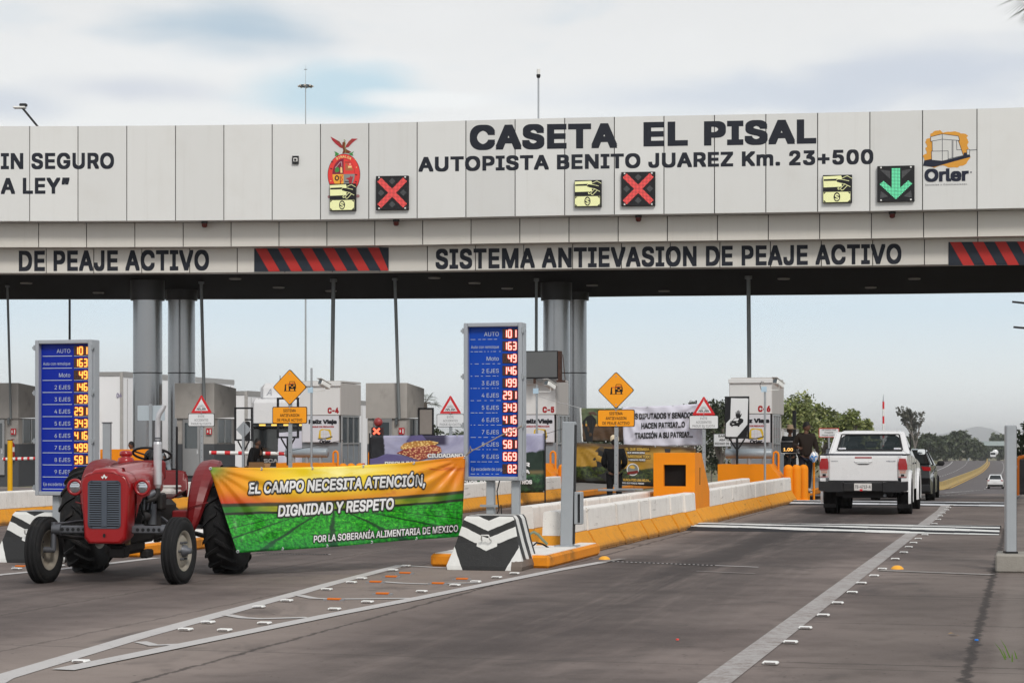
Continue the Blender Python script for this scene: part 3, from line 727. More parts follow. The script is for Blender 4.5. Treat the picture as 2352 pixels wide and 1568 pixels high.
# ------------------------------------------------------------------ lane signals on the fascia
def dotmat(name, col, st, n=30, basecol=(.02, .02, .022)):
    m, g, b = new_mat(name); v = g.co(); x, y, z = g.xyz(v)
    fx = g.m('SUBTRACT', g.m('FRACT', g.m('MULTIPLY', x, n)), .5); fz = g.m('SUBTRACT', g.m('FRACT', g.m('MULTIPLY', z, n)), .5)
    d = g.m('SQRT', g.m('ADD', g.m('MULTIPLY', fx, fx), g.m('MULTIPLY', fz, fz)))
    f = g.step(d, .46, .3)
    g.put(b.inputs[0], (*basecol, 1)); g.put(b.inputs['Emission Color'], (*col, 1)); g.put(b.inputs['Emission Strength'], g.m('MULTIPLY', g.m('ADD', f, .10), st)); b.inputs['Roughness'].default_value = .35
    return m
L_red = dotmat('led_red', (1, .07, .06), 1.15, 24); L_grn = dotmat('led_green', (.16, 1, .50), 1.0, 24); L_yel = dotmat('led_yellow', (.80, .82, .34), .8, 40, (.5, .5, .3)); L_off = dotmat('led_off', (.2, .2, .2), .28, 24)
def fsign(name, label, cat, x0, x1, y0, y1, grp):
    cx, cy = (x0 + x1) / 2, (y0 + y1) / 2; p = pbase(cx, cy, -.06)
    rz = math.atan2(zf(cx + 30) - zf(cx - 30), 60 * zf(cx) / F)
    return thing(name, label, cat, p, rz, grp), (x1 - x0) * zf(cx) / F, (y1 - y0) * zf(cx) / F
for (x0, x1, y0, y1, kind, lab) in ((865, 941, 405, 483, 'X', 'lane signal lit with a red X, beside the red coat of arms'), (1428, 1506, 396, 474, 'X', 'lane signal lit with a red X, under the black letters of the road name'), (2016, 2100, 382, 464, 'A', 'lane signal lit with a green down arrow')):
    o, w_, h_ = fsign('lane_signal', lab, 'lane signal', x0, x1, y0, y1, 'lane signals on the canopy fascia')
    q = MB(); q.box(0, 0, 0, w_, .12, h_, M_black, .01)
    for sx in (-1, 1):
        for sz in (-1, 1): q.box(sx * w_ * .40, -.065, sz * h_ * .455, .045, .02, .045, M_white)
    q.build('housing', o)
    q = MB()
    off = [((-.35, .3), (.0, .06)), ] 
    if kind == 'X':
        for a in (45, -45):
            q.M = M4((0, 0, 0), ry=R(a)); q.flat([(-.56 * w_, -.085 * w_), (.56 * w_, -.085 * w_), (.56 * w_, .085 * w_), (-.56 * w_, .085 * w_)], -.066 - .001 * (a > 0), L_red)
        q.M = Matrix()
        for dx, dz in ((0, .34), (0, -.34), (.34, 0), (-.34, 0)): q.flat([(dx * w_ - .1 * w_, dz * h_), (dx * w_, dz * h_ - .1 * w_), (dx * w_ + .1 * w_, dz * h_), (dx * w_, dz * h_ + .1 * w_)], -.064, L_off)
    else:
        q.flat([(-.115 * w_, .43 * h_), (-.115 * w_, -.2 * h_), (.115 * w_, -.2 * h_), (.115 * w_, .43 * h_)], -.066, L_grn)
        q.flat([(-.44 * w_, -.01 * h_), (-.33 * w_, .08 * h_), (0, -.22 * h_), (.33 * w_, .08 * h_), (.44 * w_, -.01 * h_), (0, -.44 * h_)], -.067, L_grn)
        for dx in (-1, 1): q.flat([(dx * .43 * w_, .40 * h_), (dx * .16 * w_, .36 * h_), (dx * .16 * w_, .14 * h_)], -.064, L_off); q.flat([(dx * .43 * w_, -.40 * h_), (dx * .2 * w_, -.36 * h_), (dx * .40 * w_, -.2 * h_)], -.064, L_off)
    q.build('signal_light', o)
for (x0, x1, y0, y1, lab) in ((759, 820, 423, 485, 'yellow card and banknote display covering the foot of the coat of arms'), (1321, 1383, 415, 476, 'yellow card and banknote display beside the red X under the road name'), (1891, 1957, 403, 467, 'yellow card and banknote display beside the green arrow')):
    o, w_, h_ = fsign('payment_display', lab, 'display', x0, x1, y0, y1, 'payment displays on the canopy fascia')
    q = MB(); q.box(0, 0, 0, w_, .12, h_, M_black, .005); q.build('housing', o)
    q = MB(); V = lambda pts: [(((x - 160) / 482 - .5) * w_, (.5 - (y - 965) / 505) * h_) for x, y in pts]
    q.flat(V([(165, 990), (460, 980), (472, 1010), (470, 1180), (170, 1190)]), -.062, L_yel); q.flat(V([(166, 1272), (615, 1272), (612, 1455), (166, 1458)]), -.062, L_yel)
    q.flat(V([(172, 1042), (400, 1036), (400, 1072), (172, 1074)]), -.064, M_black)
    q.flat(V(arc(390, 1365, 55, 85, 0, 360, 20)), -.064, M_black)
    for tri in ([(170, 1276), (212, 1276), (172, 1314)], [(610, 1276), (568, 1276), (608, 1314)], [(170, 1455), (212, 1455), (172, 1414)], [(610, 1455), (568, 1455), (608, 1414)]): q.flat(V(tri), -.064, M_black)
    q.flat(V([(380, 1070), (390, 1045), (420, 1040), (470, 1048), (470, 1010), (560, 985), (640, 1030), (640, 1180), (600, 1185), (510, 1135), (470, 1120), (400, 1100)]), -.066, M_black)
    for L in ([(470, 1028), (560, 985), (638, 1032)], [(385, 1060), (410, 1040), (480, 1050), (590, 1078)], [(400, 1100), (470, 1122), (520, 1132), (612, 1184)], [(515, 1140), (450, 1210), (465, 1245), (490, 1240), (560, 1165)], [(430, 1190), (405, 1205), (412, 1228), (440, 1222)]): q.line(V(L), .016 * w_ / .83, -.068, L_yel)
    q.text('$', *V([(390, 1420)])[0], .21 * h_, L_yel, y=-.068, bold=.01)
    q.build('picture', o)
# beacons under the fascia
for i, (x, y, lab) in enumerate(((469, 514, 'small red beacon under the fascia above the far chevron block'), (911, 510, 'small red beacon under the fascia below the red X beside the coat of arms'), (1470, 503, 'small red beacon under the fascia below the red X under the road name'), (2056, 492, 'small red beacon under the fascia below the green arrow'))):
    o = thing('beacon_light', lab, 'beacon', cp(x - 8, H1, .3), 0, 'red beacons under the fascia')
    q = MB(); q.cyl((0, 0, -.07), (0, 0, .0), .10, M_dark); q.build('base', o)
    q = MB(); q.lathe([(0, -.20), (.05, -.195), (.085, -.16), (.09, -.07)], pm('beacon_red', (.10, .012, .008), .2), 16); q.build('lens', o)

# conduit poles hanging from the soffit, masts above the roof
def pole(name, lab, cat, x0, y0, x1, y1, z, r, m=M_steelp, top=None, grp=None):
    a = W(x0, y0, z); b_ = W(x1, y1, z)
    if top: a.z = top
    o = thing(name, lab, cat, b_, 0, grp); q = MB(); q.cyl((0, 0, 0), a - b_, r, m, n=12); q.build('tube', o); q = MB(); q.cyl((a - b_) * .985, a - b_, r * 1.8, m, n=12); q.build('bracket', o); return o
M_cond = pm('conduit', (.20, .215, .22), .5, .3, var=.1)
gp = 'conduit pipes under the canopy'
pole('conduit_pipe', 'grey conduit pipe reaching the booth with the fire extinguisher', 'pipe', 17, 640, 25, 962, 67.9, .04, M_cond, H3, gp)
pole('conduit_pipe', 'grey conduit pipe beside the paired columns, above the booth by the barrier arm', 'pipe', 462, 640, 470, 958, 66.4, .055, M_cond, H3, gp)
pole('conduit_pipe', 'grey conduit pipe standing on the roof of booth C-4', 'pipe', 766, 640, 760, 1095, 65.2, .066, M_cond, H3, gp)
pole('conduit_pipe', 'dark conduit pipe ending beside a red notice on a cement booth', 'pipe', 907, 640, 917, 962, 64.9, .055, M_cond, H3, gp)
pole('conduit_pipe', 'grey conduit pipe rising behind the black monitor on booth C-5', 'pipe', 1232, 640, 1231, 1095, 65, .05, M_cond, H3, gp)
pole('conduit_pipe', 'grey conduit pipe standing on the roof of booth C-6', 'pipe', 1719, 640, 1723, 1095, 64, .066, M_cond, H3, gp)
# roof camera
p = cp(1226, HT - .35, .6); o = thing('roof_camera', 'white dome camera on a thin pole above the canopy roof', 'camera', p)
q = MB(); hh = EYE + (HOR - 186) * 62 / F - p.z; q.cyl((0, 0, 0), (0, 0, hh), .028, M_steelp, n=10); q.build('pole', o)
q = MB(); q.cyl((0, 0, hh + .02), (0, 0, hh + .2), .055, M_white, n=14); q.lathe([(0, hh - .09), (.05, hh - .06), (.065, hh), (.06, hh + .04)], M_black, 14); q.build('camera_head', o)
# leaning roof floodlight behind the canopy
a, b_ = W(48, 244, 80), W(160, 380, 80)
o = thing('flood_light', 'floodlight on a slanted dark pole above the canopy roof', 'lamp', Vector((b_.x, 80, 0)))
q = MB(); q.tube([(0, 0, 0), (0, 0, b_.z), a - Vector((b_.x, 80, 0))], .045, M_dark, 10); q.build('pole', o)
q = MB(); e = a - Vector((b_.x, 80, 0)); q.M = M4(e, ry=R(0)); q.box(-.05, 0, -.06, .5, .3, .08, M_white, .03); q.box(.1, 0, .04, .3, .2, .12, M_dark, .03); q.build('lamp_head', o)
# high mast light
zz = 210; p = W(702, 148, zz); o = thing('high_mast_light', 'slender high mast light with a ring of lamps far behind the canopy', 'lamp post', (p.x, zz, gz(200)))
q = MB(); q.cyl((0, 0, 0), (0, 0, p.z - gz(200) - 2.2), .13, M_steelp, r1=.045, n=10); q.cyl((0, 0, p.z - gz(200) - 2.2), (0, 0, p.z - gz(200)), .025, M_steelp, r1=.012, n=8); q.build('mast', o)
hh = EYE + (HOR - 198) * zz / F - gz(200)
q = MB(); q.tube([(.66 * math.cos(2 * math.pi * i / 24), .66 * math.sin(2 * math.pi * i / 24), hh) for i in range(24)], .07, M_dark, 8, True); q.cyl((-.66, 0, hh), (.66, 0, hh), .03, M_dark, n=8); q.cyl((0, -.66, hh), (0, .66, hh), .03, M_dark, n=8)
q.cyl((-.16, 0, hh + 1.75), (.16, 0, hh + 1.75), .03, M_dark, n=8); q.build('lamp_ring', o)
for i in range(8):
    a = 2 * math.pi * i / 8; q = MB(); q.box(.72 * math.cos(a), .72 * math.sin(a), hh - .02, .22, .22, .2, pm('lamp_glass', (.5, .45, .4), .3), .05); q.build('lamp', o)
# ------------------------------------------------------------------ islands, barriers, booths
M_cement = pm('cement_render', (.42, .395, .37), .85, var=.16, sc=2.5, bump=.2, bsc=40, dirt=.35, dirtcol=(.13, .115, .10))
M_cemw = pm('white_wall', (.66, .66, .655), .6, var=.05, sc=2, dirt=.14, dirtcol=(.4, .37, .34), stretch=(2, 2, .3))
M_cemg = pm('pale_wall', (.50, .475, .455), .7, var=.08, sc=2, dirt=.3, dirtcol=(.3, .26, .23), stretch=(2, 2, .3))
M_greyb = pm('booth_grey_low', (.24, .27, .30), .55, var=.07, dirt=.2, dirtcol=(.13, .13, .13)); M_greyd = pm('booth_grey_dark', (.085, .09, .098), .6, var=.1)
M_alu = pm('aluminium', (.42, .42, .42), .38, .7, var=.1); M_glass = pm('booth_glass', (.06, .075, .085), .06, 0, var=.2, spec=.8)
M_vinyl = pm('vinyl_white', (.60, .61, .65), .35, var=.03)
def wornpaint(name, c0, grime, scuff, base_k):
    m, g, b = new_mat(name); v = g.co(); x, y, z = g.xyz(v); rnd = g.n('ShaderNodeObjectInfo').outputs['Random']
    vv = g.n('ShaderNodeVectorMath', operation='ADD'); g.put(vv.inputs[0], v); g.put(vv.inputs[1], g.comb(g.m('MULTIPLY', rnd, 37), g.m('MULTIPLY', rnd, 91), 0)); vv = vv.outputs[0]
    c = g.mix(g.noise(vv, 4, 5, .65), tuple(k * .82 for k in c0), tuple(min(1, k * 1.06) for k in c0))
    st = g.step(g.noise(g.scale(vv, (7, 7, .7)), 1, 4, .7), .52, .72); c = g.mix(g.m('MULTIPLY', st, .38), c, grime)
    blot = g.step(g.noise(vv, 2.4, 6, .7, .4), .55, .72); c = g.mix(g.m('MULTIPLY', blot, .42), c, grime)
    sc_ = g.step(g.noise(g.scale(vv, (3, 1.1, 9)), 1, 4, .7, .6), .60, .70); c = g.mix(g.m('MULTIPLY', sc_, .6), c, scuff)
    chip = g.step(g.noise(vv, 26, 3, .7), .66, .72); c = g.mix(g.m('MULTIPLY', chip, .6), c, (.27, .25, .23))
    c = g.mix(g.m('MULTIPLY', g.step(g.m('ADD', z, g.m('MULTIPLY', g.noise(vv, 6, 3), .12)), .20, .06), base_k), c, (.09, .07, .055))
    g.put(b.inputs[0], c); b.inputs['Roughness'].default_value = .78; b.inputs['Specular IOR Level'].default_value = .2
    g.put(b.inputs['Normal'], g.bump(g.noise(vv, 24, 4, .65), .5, .012)); return m
M_wtop = wornpaint('barrier_white', (.82, .79, .75), (.42, .37, .32), (.30, .27, .24), 0)
M_wlow = wornpaint('barrier_orange', srgb(224, 152, 46), (.36, .21, .07), (.07, .05, .035), .75)
M_kerb = pm('kerb_orange', srgb(226, 140, 32), .7, var=.12, sc=4, bump=.4, bsc=25, dirt=.65, dirtcol=(.13, .08, .03))
M_obox = pm('orange_block', srgb(232, 138, 18), .6, var=.07, sc=3, bump=.15, bsc=30, dirt=.25, dirtcol=(.42, .19, .03))
def isl(name, label, s0, s1, t0, t1, h, group='kerbed islands between the lanes', top=None):
    o = thing(name, label, 'kerb island', ST((s0 + s1) / 2, (t0 + t1) / 2, 0), -ANG, group)
    q = MB(); q.box(0, 0, h / 2, t1 - t0, s1 - s0, h, M_kerb, .03); q.build('kerb', o)
    q = MB(); q.box(0, 0, h + .004, t1 - t0 - .1, s1 - s0 - .1, .012, top or M_wtop); q.build('top', o); return o
isl('traffic_island', 'orange kerb with white top behind the clean chevron block', 24.15, 27.2, -7.35, -5.8, .16)
isl('traffic_island', 'orange kerb with black scuffs seen under the tractor', 25.0, 29.5, -13.3, -11.75, .17)
for t1_, lab in ((-6.35, 'paved island carrying booth C-6'), (-12.4, 'paved island carrying booth C-5'), (-18.8, 'paved island carrying booth C-4'), (-25.2, 'paved island in the farthest lane by the fire extinguisher')):
    isl('booth_island', lab, 53.6, 76, t1_ - 2.0, t1_ + .3, .18, 'paved booth islands', pm('island_top', (.25, .235, .22), .85, var=.15))

# concrete barrier blocks
BH = .63
def barrier_mesh(L, tall=False):
    q = MB(); y0, y1 = -L / 2 + .005, L / 2 - .005
    up = [(-.125, .30), (.125, .30), (.105, BH - .02), (.085, BH), (-.085, BH), (-.105, BH - .02)]
    up2 = [(-.13, .29), (.13, .29), (.13, .31), (-.13, .31)]
    low = [(-.27, .03), (.27, .03), (.27, .075), (.135, .30), (-.135, .30), (-.27, .075)]
    q.prism(low, y0, y1, M_wlow)
    n = max(2, int(L / .55))
    for i in range(n):          # feet with drainage slots between them
        a = lerp(y0, y1, i / n) + .03; b_ = lerp(y0, y1, (i + 1) / n) - .03
        q.prism([(-.27, 0), (.27, 0), (.27, .031), (-.27, .031)], a, b_, M_wlow)
    w = MB(); w.prism([(-.128, .302), (.128, .302), (.112, BH - .02), (.092, BH), (-.092, BH), (-.112, BH - .02)], y0, y1, M_wtop)
    return q, w
bcache = {}
ORD = ['first', 'second', 'third', 'fourth', 'fifth', 'sixth', 'seventh', 'eighth', 'ninth', 'tenth', 'eleventh', 'twelfth', 'thirteenth', 'fourteenth']
def barrier(s0, s1, t, label, grp):
    L = round(s1 - s0, 2)
    loc = ST((s0 + s1) / 2, t, 0)
    if L in bcache: return dup(bcache[L], loc, -ANG + random.uniform(-.012, .012), label, grp)
    o = thing('barrier_block', label, 'concrete barrier', loc, -ANG + random.uniform(-.012, .012), grp)
    q, w = barrier_mesh(L)
    q.build('base', o, bevel(.012, 2)); w.build('upper_wall', o, bevel(.012, 2)); bcache[L] = o; return o
def row(segs, t, what, grp, dt=0):
    for i, (a, b_) in enumerate(segs): barrier(a, b_, t + dt * i, f'{ORD[i]} barrier block from the near end {what}', grp)
row([(26.3, 28), (28, 29.9), (29.9, 31.6), (31.6, 32.4), (32.4, 34.1), (34.1, 35.4), (35.4, 36.55)], -6.29, 'of the row before the windowed orange box', 'barrier blocks beside the open lane', .03)
row([(38.5, 39.9), (39.9, 41.5), (41.5, 43.2), (43.2, 44.9), (44.9, 46.6), (46.6, 48.3), (48.3, 50), (50, 51.6)], -6.15, 'of the row leading to booth C-6', 'barrier blocks beside the open lane', .01)
row([(28.3, 30), (30, 31.7), (31.7, 33.4), (33.4, 35.1), (35.1, 36.8), (36.8, 38.5), (38.5, 40.2)], -7.15, 'of the low row behind the price board legs', 'barrier blocks behind the price board', .03)
row([(42, 43.7), (43.7, 45.4), (45.4, 47.1), (47.1, 48.8), (48.8, 50.5)], -7.0, 'of the low row behind the windowed orange box', 'barrier blocks behind the orange box')
row([(31 + 1.9 * i, 32.9 + 1.9 * i) for i in range(11)], -12.25, 'of the row behind the green banner', 'barrier blocks behind the green banner')
row([(31.5 + 2.4 * i, 33.9 + 2.4 * i) for i in range(8)], -18.75, 'of the long row behind the red tractor', 'barrier blocks behind the tractor')

# windowed orange box
o = thing('orange_housing', 'orange concrete box with a dark square window between the barrier blocks', 'housing', ST(36.6, -6.4, 0), -ANG)
q = MB(); Lw, H_ = .78, 1.36
side = [(0, 0), (1.75, 0), (1.75, .62), (.75, H_), (0, H_)]          # (depth, height)
q.M = Matrix(); wx = .22; wz0, wz1 = .80, 1.08
xs = [-Lw / 2, -.2, .22, Lw / 2]; zs = [0, .74, 1.14, H_]
for i in range(3):
    for j in range(3):
        if i == 1 and j == 1: continue
        q.add([(xs[i], 0, zs[j]), (xs[i + 1], 0, zs[j]), (xs[i + 1], 0, zs[j + 1]), (xs[i], 0, zs[j + 1])], [(0, 1, 2, 3)], M_obox)
for sx in (-Lw / 2, Lw / 2): q.add([(sx, a, b_) for a, b_ in side], [tuple(range(5))], M_obox)
for k in range(1, 5):
    (a, b_), (c, d) = side[k], side[(k + 1) % 5]
    if k < 4: q.add([(-Lw / 2, a, b_), (Lw / 2, a, b_), (Lw / 2, c, d), (-Lw / 2, c, d)], [(0, 1, 2, 3)], M_obox)
M_hole = pm('window_dark', (.008, .007, .007), .8)
for (xa, za, xb, zb) in ((xs[1], zs[1], xs[2], zs[1]), (xs[2], zs[1], xs[2], zs[2]), (xs[2], zs[2], xs[1], zs[2]), (xs[1], zs[2], xs[1], zs[1])): q.add([(xa, 0, za), (xb, 0, zb), (xb, .12, zb), (xa, .12, za)], [(0, 1, 2, 3)], M_obox)
q.build('body', o)
q = MB(); q.prism([(Lw / 2, .0), (Lw / 2 + .17, 0), (Lw / 2 + .15, .10), (Lw / 2, .32)], .1, 1.75, M_wlow); q.prism([(-Lw / 2 - .1, 0), (-Lw / 2, 0), (-Lw / 2, .5)], .1, 1.7, M_wlow); q.build('foot', o)
q = MB(); q.box(.01, .40, .94, .44, .55, .42, M_hole); q.build('window_recess', o)
q = MB(); q.box(Lw / 2 + .002, .55, .92, .012, .05, .32, pm('slot', (.20, .09, .02), .8)); q.build('slot', o)

def boothtext(q, y):
    red_, gy = pm('booth_red_ink', srgb(160, 40, 44), .5), pm('booth_dark_ink', srgb(34, 34, 40), .5)
    q.text('Feliz Viaje', .07, 2.06, .125, gy, y=y, w=.86, bold=.05); q.text('MANEJE CON PRECAUCIÓN', .07, 1.955, .048, red_, y=y, w=.68, bold=.04)
    cx, cz = .14, 1.76; gd = pm('ink_gold2', srgb(208, 176, 54), .5)
    q.flat([(cx + a, cz + b_) for a, b_ in ((-.2, -.06), (-.17, .12), (-.1, .16), (.05, .15), (.16, .14), (.19, .05), (.2, -.08), (.18, -.14), (.05, -.16), (.0, -.1), (-.2, -.12))], y, gd)
    q.flat([(cx + a, cz + b_) for a, b_ in ((-.13, .10), (-.02, .13), (.1, .10), (.12, .06), (.17, -.07), (-.01, -.11), (-.13, -.09))], y - .002, M_vinyl)
    for L in (((-.05, .11), (-.05, -.1)), ((.03, .11), (.03, -.09)), ((-.13, .0), (.13, .02))): q.line([(cx + a, cz + b_) for a, b_ in L], .007, y - .004, pm('ink_thin', (.45, .45, .45), .5))
    q.line([(cx - .21, cz - .125), (cx - .02, cz - .125), (cx + .22, cz - .06)], .025, y - .004, gy)
    q.text('Orler', cx, 1.505, .10, gy, y=y, w=.34, bold=.045)
def booth(code, s, t, w=1.22, L=2.1, z0=0, htop=3.3):
    o = thing('toll_booth', f'white and grey toll booth marked {code} with a greeting panel', 'toll booth', ST(s, t - w / 2, 0), -ANG, 'white numbered toll booths')
    x0, x1 = -w / 2, w / 2
    q = MB(); q.box(0, L / 2 + .06, .78, w - .06, L - .12, 1.50, M_greyb, .01); q.build('lower_wall', o)
    q = MB(); q.box(-.04, L / 2 + .06, 1.92, w - .12, L - .14, .78, M_cemg, .01); q.build('middle_wall', o)
    q = MB(); q.box(0, .028, 1.92, w - .16, .02, .76, M_vinyl); q.M = M4((0, .016, 0)); boothtext(q, 0); q.build('greeting_panel', o)
    q = MB(); q.box(-.012, L / 2, 2.31 + .46, w - .03, L - .04, .92, M_cemg, .012); q.build('upper_box', o)
    q = MB(); q.box(-.012, .012, 2.77, w - .06, .02, .90, M_cemw); q.text(code, x1 - .24, 2.36, .17, pm('booth_red_ink', srgb(160, 40, 44), .5), y=-.002, w=.34, bold=.05); q.build('number_panel', o)
    q = MB(); q.box(-.012, .0, 3.20, w, .10, .12, M_cemw, .01); q.box(-.012, L / 2 + .1, 3.275, w - .08, L - .1, .05, M_cemg); q.build('roof_edge', o)
    q = MB(); fx = x1 - .02
    for yy in (.12, .62, 1.12, 1.6): q.box(fx, yy, 1.55, .04, .045, 1.50, M_alu)
    for zz in (2.28, 1.5, .82): q.box(fx, .86, zz, .042, 1.5, .045, M_alu)
    f = q.build('window_frame', o)
    q = MB(); q.box(fx - .012, .86, 1.89, .02, 1.46, .74, M_glass); q.build('pane', f)
    q = MB(); q.box(fx + .012, .30, .95, .02, .12, .2, M_alu); q.build('meter_box', o); q = MB(); q.box(fx + .012, .30, .62, .02, .10, .10, M_alu); q.build('meter_box', o)
    return o
booth('C-6', 54, -6.73, 1.2, 2.7); booth('C-5', 54, -12.75, 1.25, 1.6); booth('C-4', 54, -19.1, 1.27, 1.85)

def cbooth(label, x, z, door, ext=0):
    p = W(x, 0, z); s, t = to_st(p.x, z); w_ = 1.42
    o = thing('cement_booth', label, 'booth', ST(s, t - w_ / 2, 0), -ANG, 'cement booths with sloped sides')
    k = z / F; zt, zb, zl = EYE + 131 * k, EYE + 50 * k, EYE - 9 * k
    x0, x1, L = -w_ / 2, w_ / 2, 1.9
    q = MB(); q.add([(x0, 0, zb), (x1, 0, zb), (x1, 0, zt), (x0, 0, zt), (x0, L, zb + .05), (x1, L, zb + .05), (x1, L, zt - .14), (x0, L, zt - .14)], [(0, 1, 2, 3), (1, 5, 6, 2), (4, 5, 6, 7)[::-1], (0, 4, 7, 3), (3, 2, 6, 7), (0, 1, 5, 4)], M_cement); q.build('upper_box', o)
    q = MB(); q.box(0, L / 2 + .03, (zb + zl) / 2, w_ - .08, L - .1, zb - zl, M_cement); q.build('middle_wall', o)
    q = MB(); q.box(0, L / 2 + .03, zl / 2, w_ - .06, L - .08, zl, M_greyd); q.build('lower_wall', o)
    q = MB(); fx = x1 - .035
    for yy in (.35, .95, 1.55): q.box(fx, yy, (zb + zl) / 2, .05, .06, zb - zl - .04, M_alu)
    f = q.build('window_frame', o); q = MB(); q.box(fx - .005, .95, (zb + zl) / 2, .03, 1.15, zb - zl - .08, M_glass); q.build('pane', f)
    q = MB(); q.box(-.12, .012, 1.35, .62, .05, 1.9, M_alu, .01); d = q.build('door', o); q = MB(); q.box(-.12, -.016, 1.75, .44, .02, .85, M_glass); q.build('pane', d); q = MB(); q.box(.12, -.03, 1.2, .03, .04, .14, M_chrome); q.build('handle', d)
    q = MB(); q.box(.52, .012, zl + .42, .19, .02, .21, pm('notice_red', srgb(190, 40, 50), .5)); q.flat([(.46, zl + .47), (.49, zl + .47), (.49, zl + .42), (.51, zl + .42), (.475, zl + .36), (.44, zl + .42), (.46, zl + .42)], -.002, M_white); q.flat([(.55, zl + .34), (.59, zl + .34), (.59, zl + .49), (.55, zl + .49)], -.002, M_white); q.build('notice', o)
    q = MB(); q.box(.35, -.01, zb - .1, .09, .06, .24, M_cond, .02); q.build('conduit_box', o)
    if ext:
        e = thing('fire_extinguisher', 'red fire extinguisher hanging on the cement booth behind the yellow post', 'extinguisher', ST(s, t - w_ / 2, 0) , -ANG); M_x = pm('ext_red', (.30, .012, .015), .3, coat=.3)
        q = MB(); q.M = M4((.52, -.08, 0)); q.lathe([(0, .95), (.085, .95), (.09, .98), (.09, 1.42), (.06, 1.5), (.03, 1.53), (0, 1.53)], M_x, 18); q.build('cylinder', e)
        q = MB(); q.M = M4((.52, -.08, 0)); q.cyl((0, 0, 1.52), (0, 0, 1.6), .025, M_dark, n=10); q.box(.03, 0, 1.62, .13, .03, .025, M_x, .008); q.tube([(-.02, 0, 1.57), (-.12, 0, 1.55), (-.17, -.01, 1.35), (-.16, -.01, 1.15)], .014, M_rubber); q.build('hose', e)
        q = MB(); q.M = M4((.52, -.08, 0)); q.cyl((0, 0, 1.2), (0, 0, 1.36), .092, M_white, n=18, caps=False); q.build('label_band', e)
    return o
cbooth('cement booth at the frame edge with the fire extinguisher', 42, 68, 1, 1); cbooth('cement booth behind the paired columns next to the barrier arm', 492, 66.5, 0); cbooth('cement booth with the red warning lamp before its door', 935, 65, 1)

# orange blocks in front of the booths with a grey cushion drum
M_drum = pm('drum_grey', (.27, .305, .335), .4, .1, var=.06, dirt=.2, dirtcol=(.15, .13, .12))
def oblock(code, t, s=52.3, drum=True, dx=0):
    o = thing('booth_barrier', f'orange concrete block protecting the front of booth {code}', 'barrier', ST(s, t, 0), -ANG, 'orange blocks before the booths')
    q = MB(); q.prism([(-1.0, 0), (.62, 0), (.62, .62), (.36, .96), (-1.0, .96)], 0, 1.25, M_obox); q.build('block', o, bevel(.02, 2))
    q = MB(); q.box(.66, -.25, .11, .5, .5, .22, M_obox, .02); q.build('step', o)
    d = thing('crash_drum', f'grey cushion drum lying on stubs before booth {code}', 'crash cushion', ST(s, t, 0), -ANG, 'grey cushion drums before the booths')
    q = MB(); q.lathe([(0, -.62), (.115, -.62), (.13, -.60), (.13, .60), (.115, .62), (0, .62)], M_drum, 24, 'x', o=(-.22 + dx, .35, 1.24)); q.build('drum', d)
    for xx in (-.62, -.22, .18): q = MB(); q.cyl((xx + dx, .35, .955), (xx + dx, .35, 1.14), .055, M_drum, n=14); q.build('stub', d)
    for i, (xx, yy) in enumerate(((.80, .5), (1.0, .62), (1.16, .9))):
        b_ = thing('rounded_bollard', f'{ORD[i]} fat orange bollard with a rounded top beside booth {code}', 'bollard', ST(s, t, 0) + Vector((DY * xx + DX * yy, -DX * xx + DY * yy, 0)), -ANG, 'fat orange bollards beside the booths')
        q = MB(); q.lathe([(.125, 0), (.125, .82), (.118, .87), (.09, .92), (.04, .945), (0, .95)], M_obox, 22); q.build('body', b_)
        q = MB(); q.lathe([(.16, .0), (.16, .02), (.125, .03)], M_obox, 22); q.build('flange', b_)
        if code == 'C-5': break
    for i, (xx, yy) in enumerate(((.42, .95), (1.3, 1.5))):
        b_ = thing('guard_loop', f'{ORD[i]} thin orange guard loop beside booth {code}', 'guard rail', ST(s, t, 0) + Vector((DY * xx + DX * yy, -DX * xx + DY * yy, 0)), -ANG, 'thin orange guard loops')
        q = MB(); q.tube([(-.07, 0, 0), (-.07, 0, 1.2), (-.05, 0, 1.26), (0, 0, 1.285), (.05, 0, 1.26), (.07, 0, 1.2), (.07, 0, 0)], .03, M_obox, 10); q.build('loop', b_)
        if code == 'C-5': break
oblock('C-6', -6.98); oblock('C-5', -13.1, dx=-.2); oblock('C-4', -19.42)

# ------------------------------------------------------------------ steel posts on the islands
p = W(1303, 1254, 26.8); o = thing('steel_post', 'tall grey steel post with a small side box on the orange kerb island', 'post', (p.x, p.y, .165), -ANG)
q = MB(); q.M = M4(ry=R(1.0)); q.box(0, 0, .84, .165, .16, 1.68, M_steelp, .012); q.build('column', o)
q = MB(); q.M = M4(ry=R(1.0)); q.box(.089, 0, .84, .012, .10, 1.60, M_dark); q.build('slot', o)
q = MB(); q.box(.145, .05, .52, .10, .18, .44, M_steelp, .012); b_ = q.build('side_box', o); q = MB(); q.box(.17, -.045, .52, .03, .012, .38, M_dark); q.build('slit', b_)
q = MB(); q.box(0, 0, .01, .3, .28, .02, M_steelp); q.build('base_plate', o)
p = W(2321, 1275, 24.3); o = thing('steel_post', 'tall grey steel post standing on a concrete footing at the shoulder', 'post', (p.x, p.y, .22), -ANG + R(12))
q = MB(); q.box(0, 0, .78, .125, .13, 1.56, M_steelp, .01); q.build('column', o); q = MB(); q.box(.068, .02, .78, .012, .07, 1.52, M_dark); q.build('slot', o); q = MB(); q.box(0, 0, .012, .15, .16, .024, M_black); q.build('base_plate', o)
o = thing('concrete_footing', 'pale concrete footing under the grey steel post at the shoulder', 'footing', W(2330, 1319, 24.1) + Vector((.12, .25, -W(2330, 1319, 24.1).z)), -ANG)
q = MB(); q.box(0, 0, .11, .55, .8, .22, pm('raw_concrete', (.30, .28, .25), .9, var=.15, bump=.5, bsc=30, dirt=.4), .02); q.build('block', o)

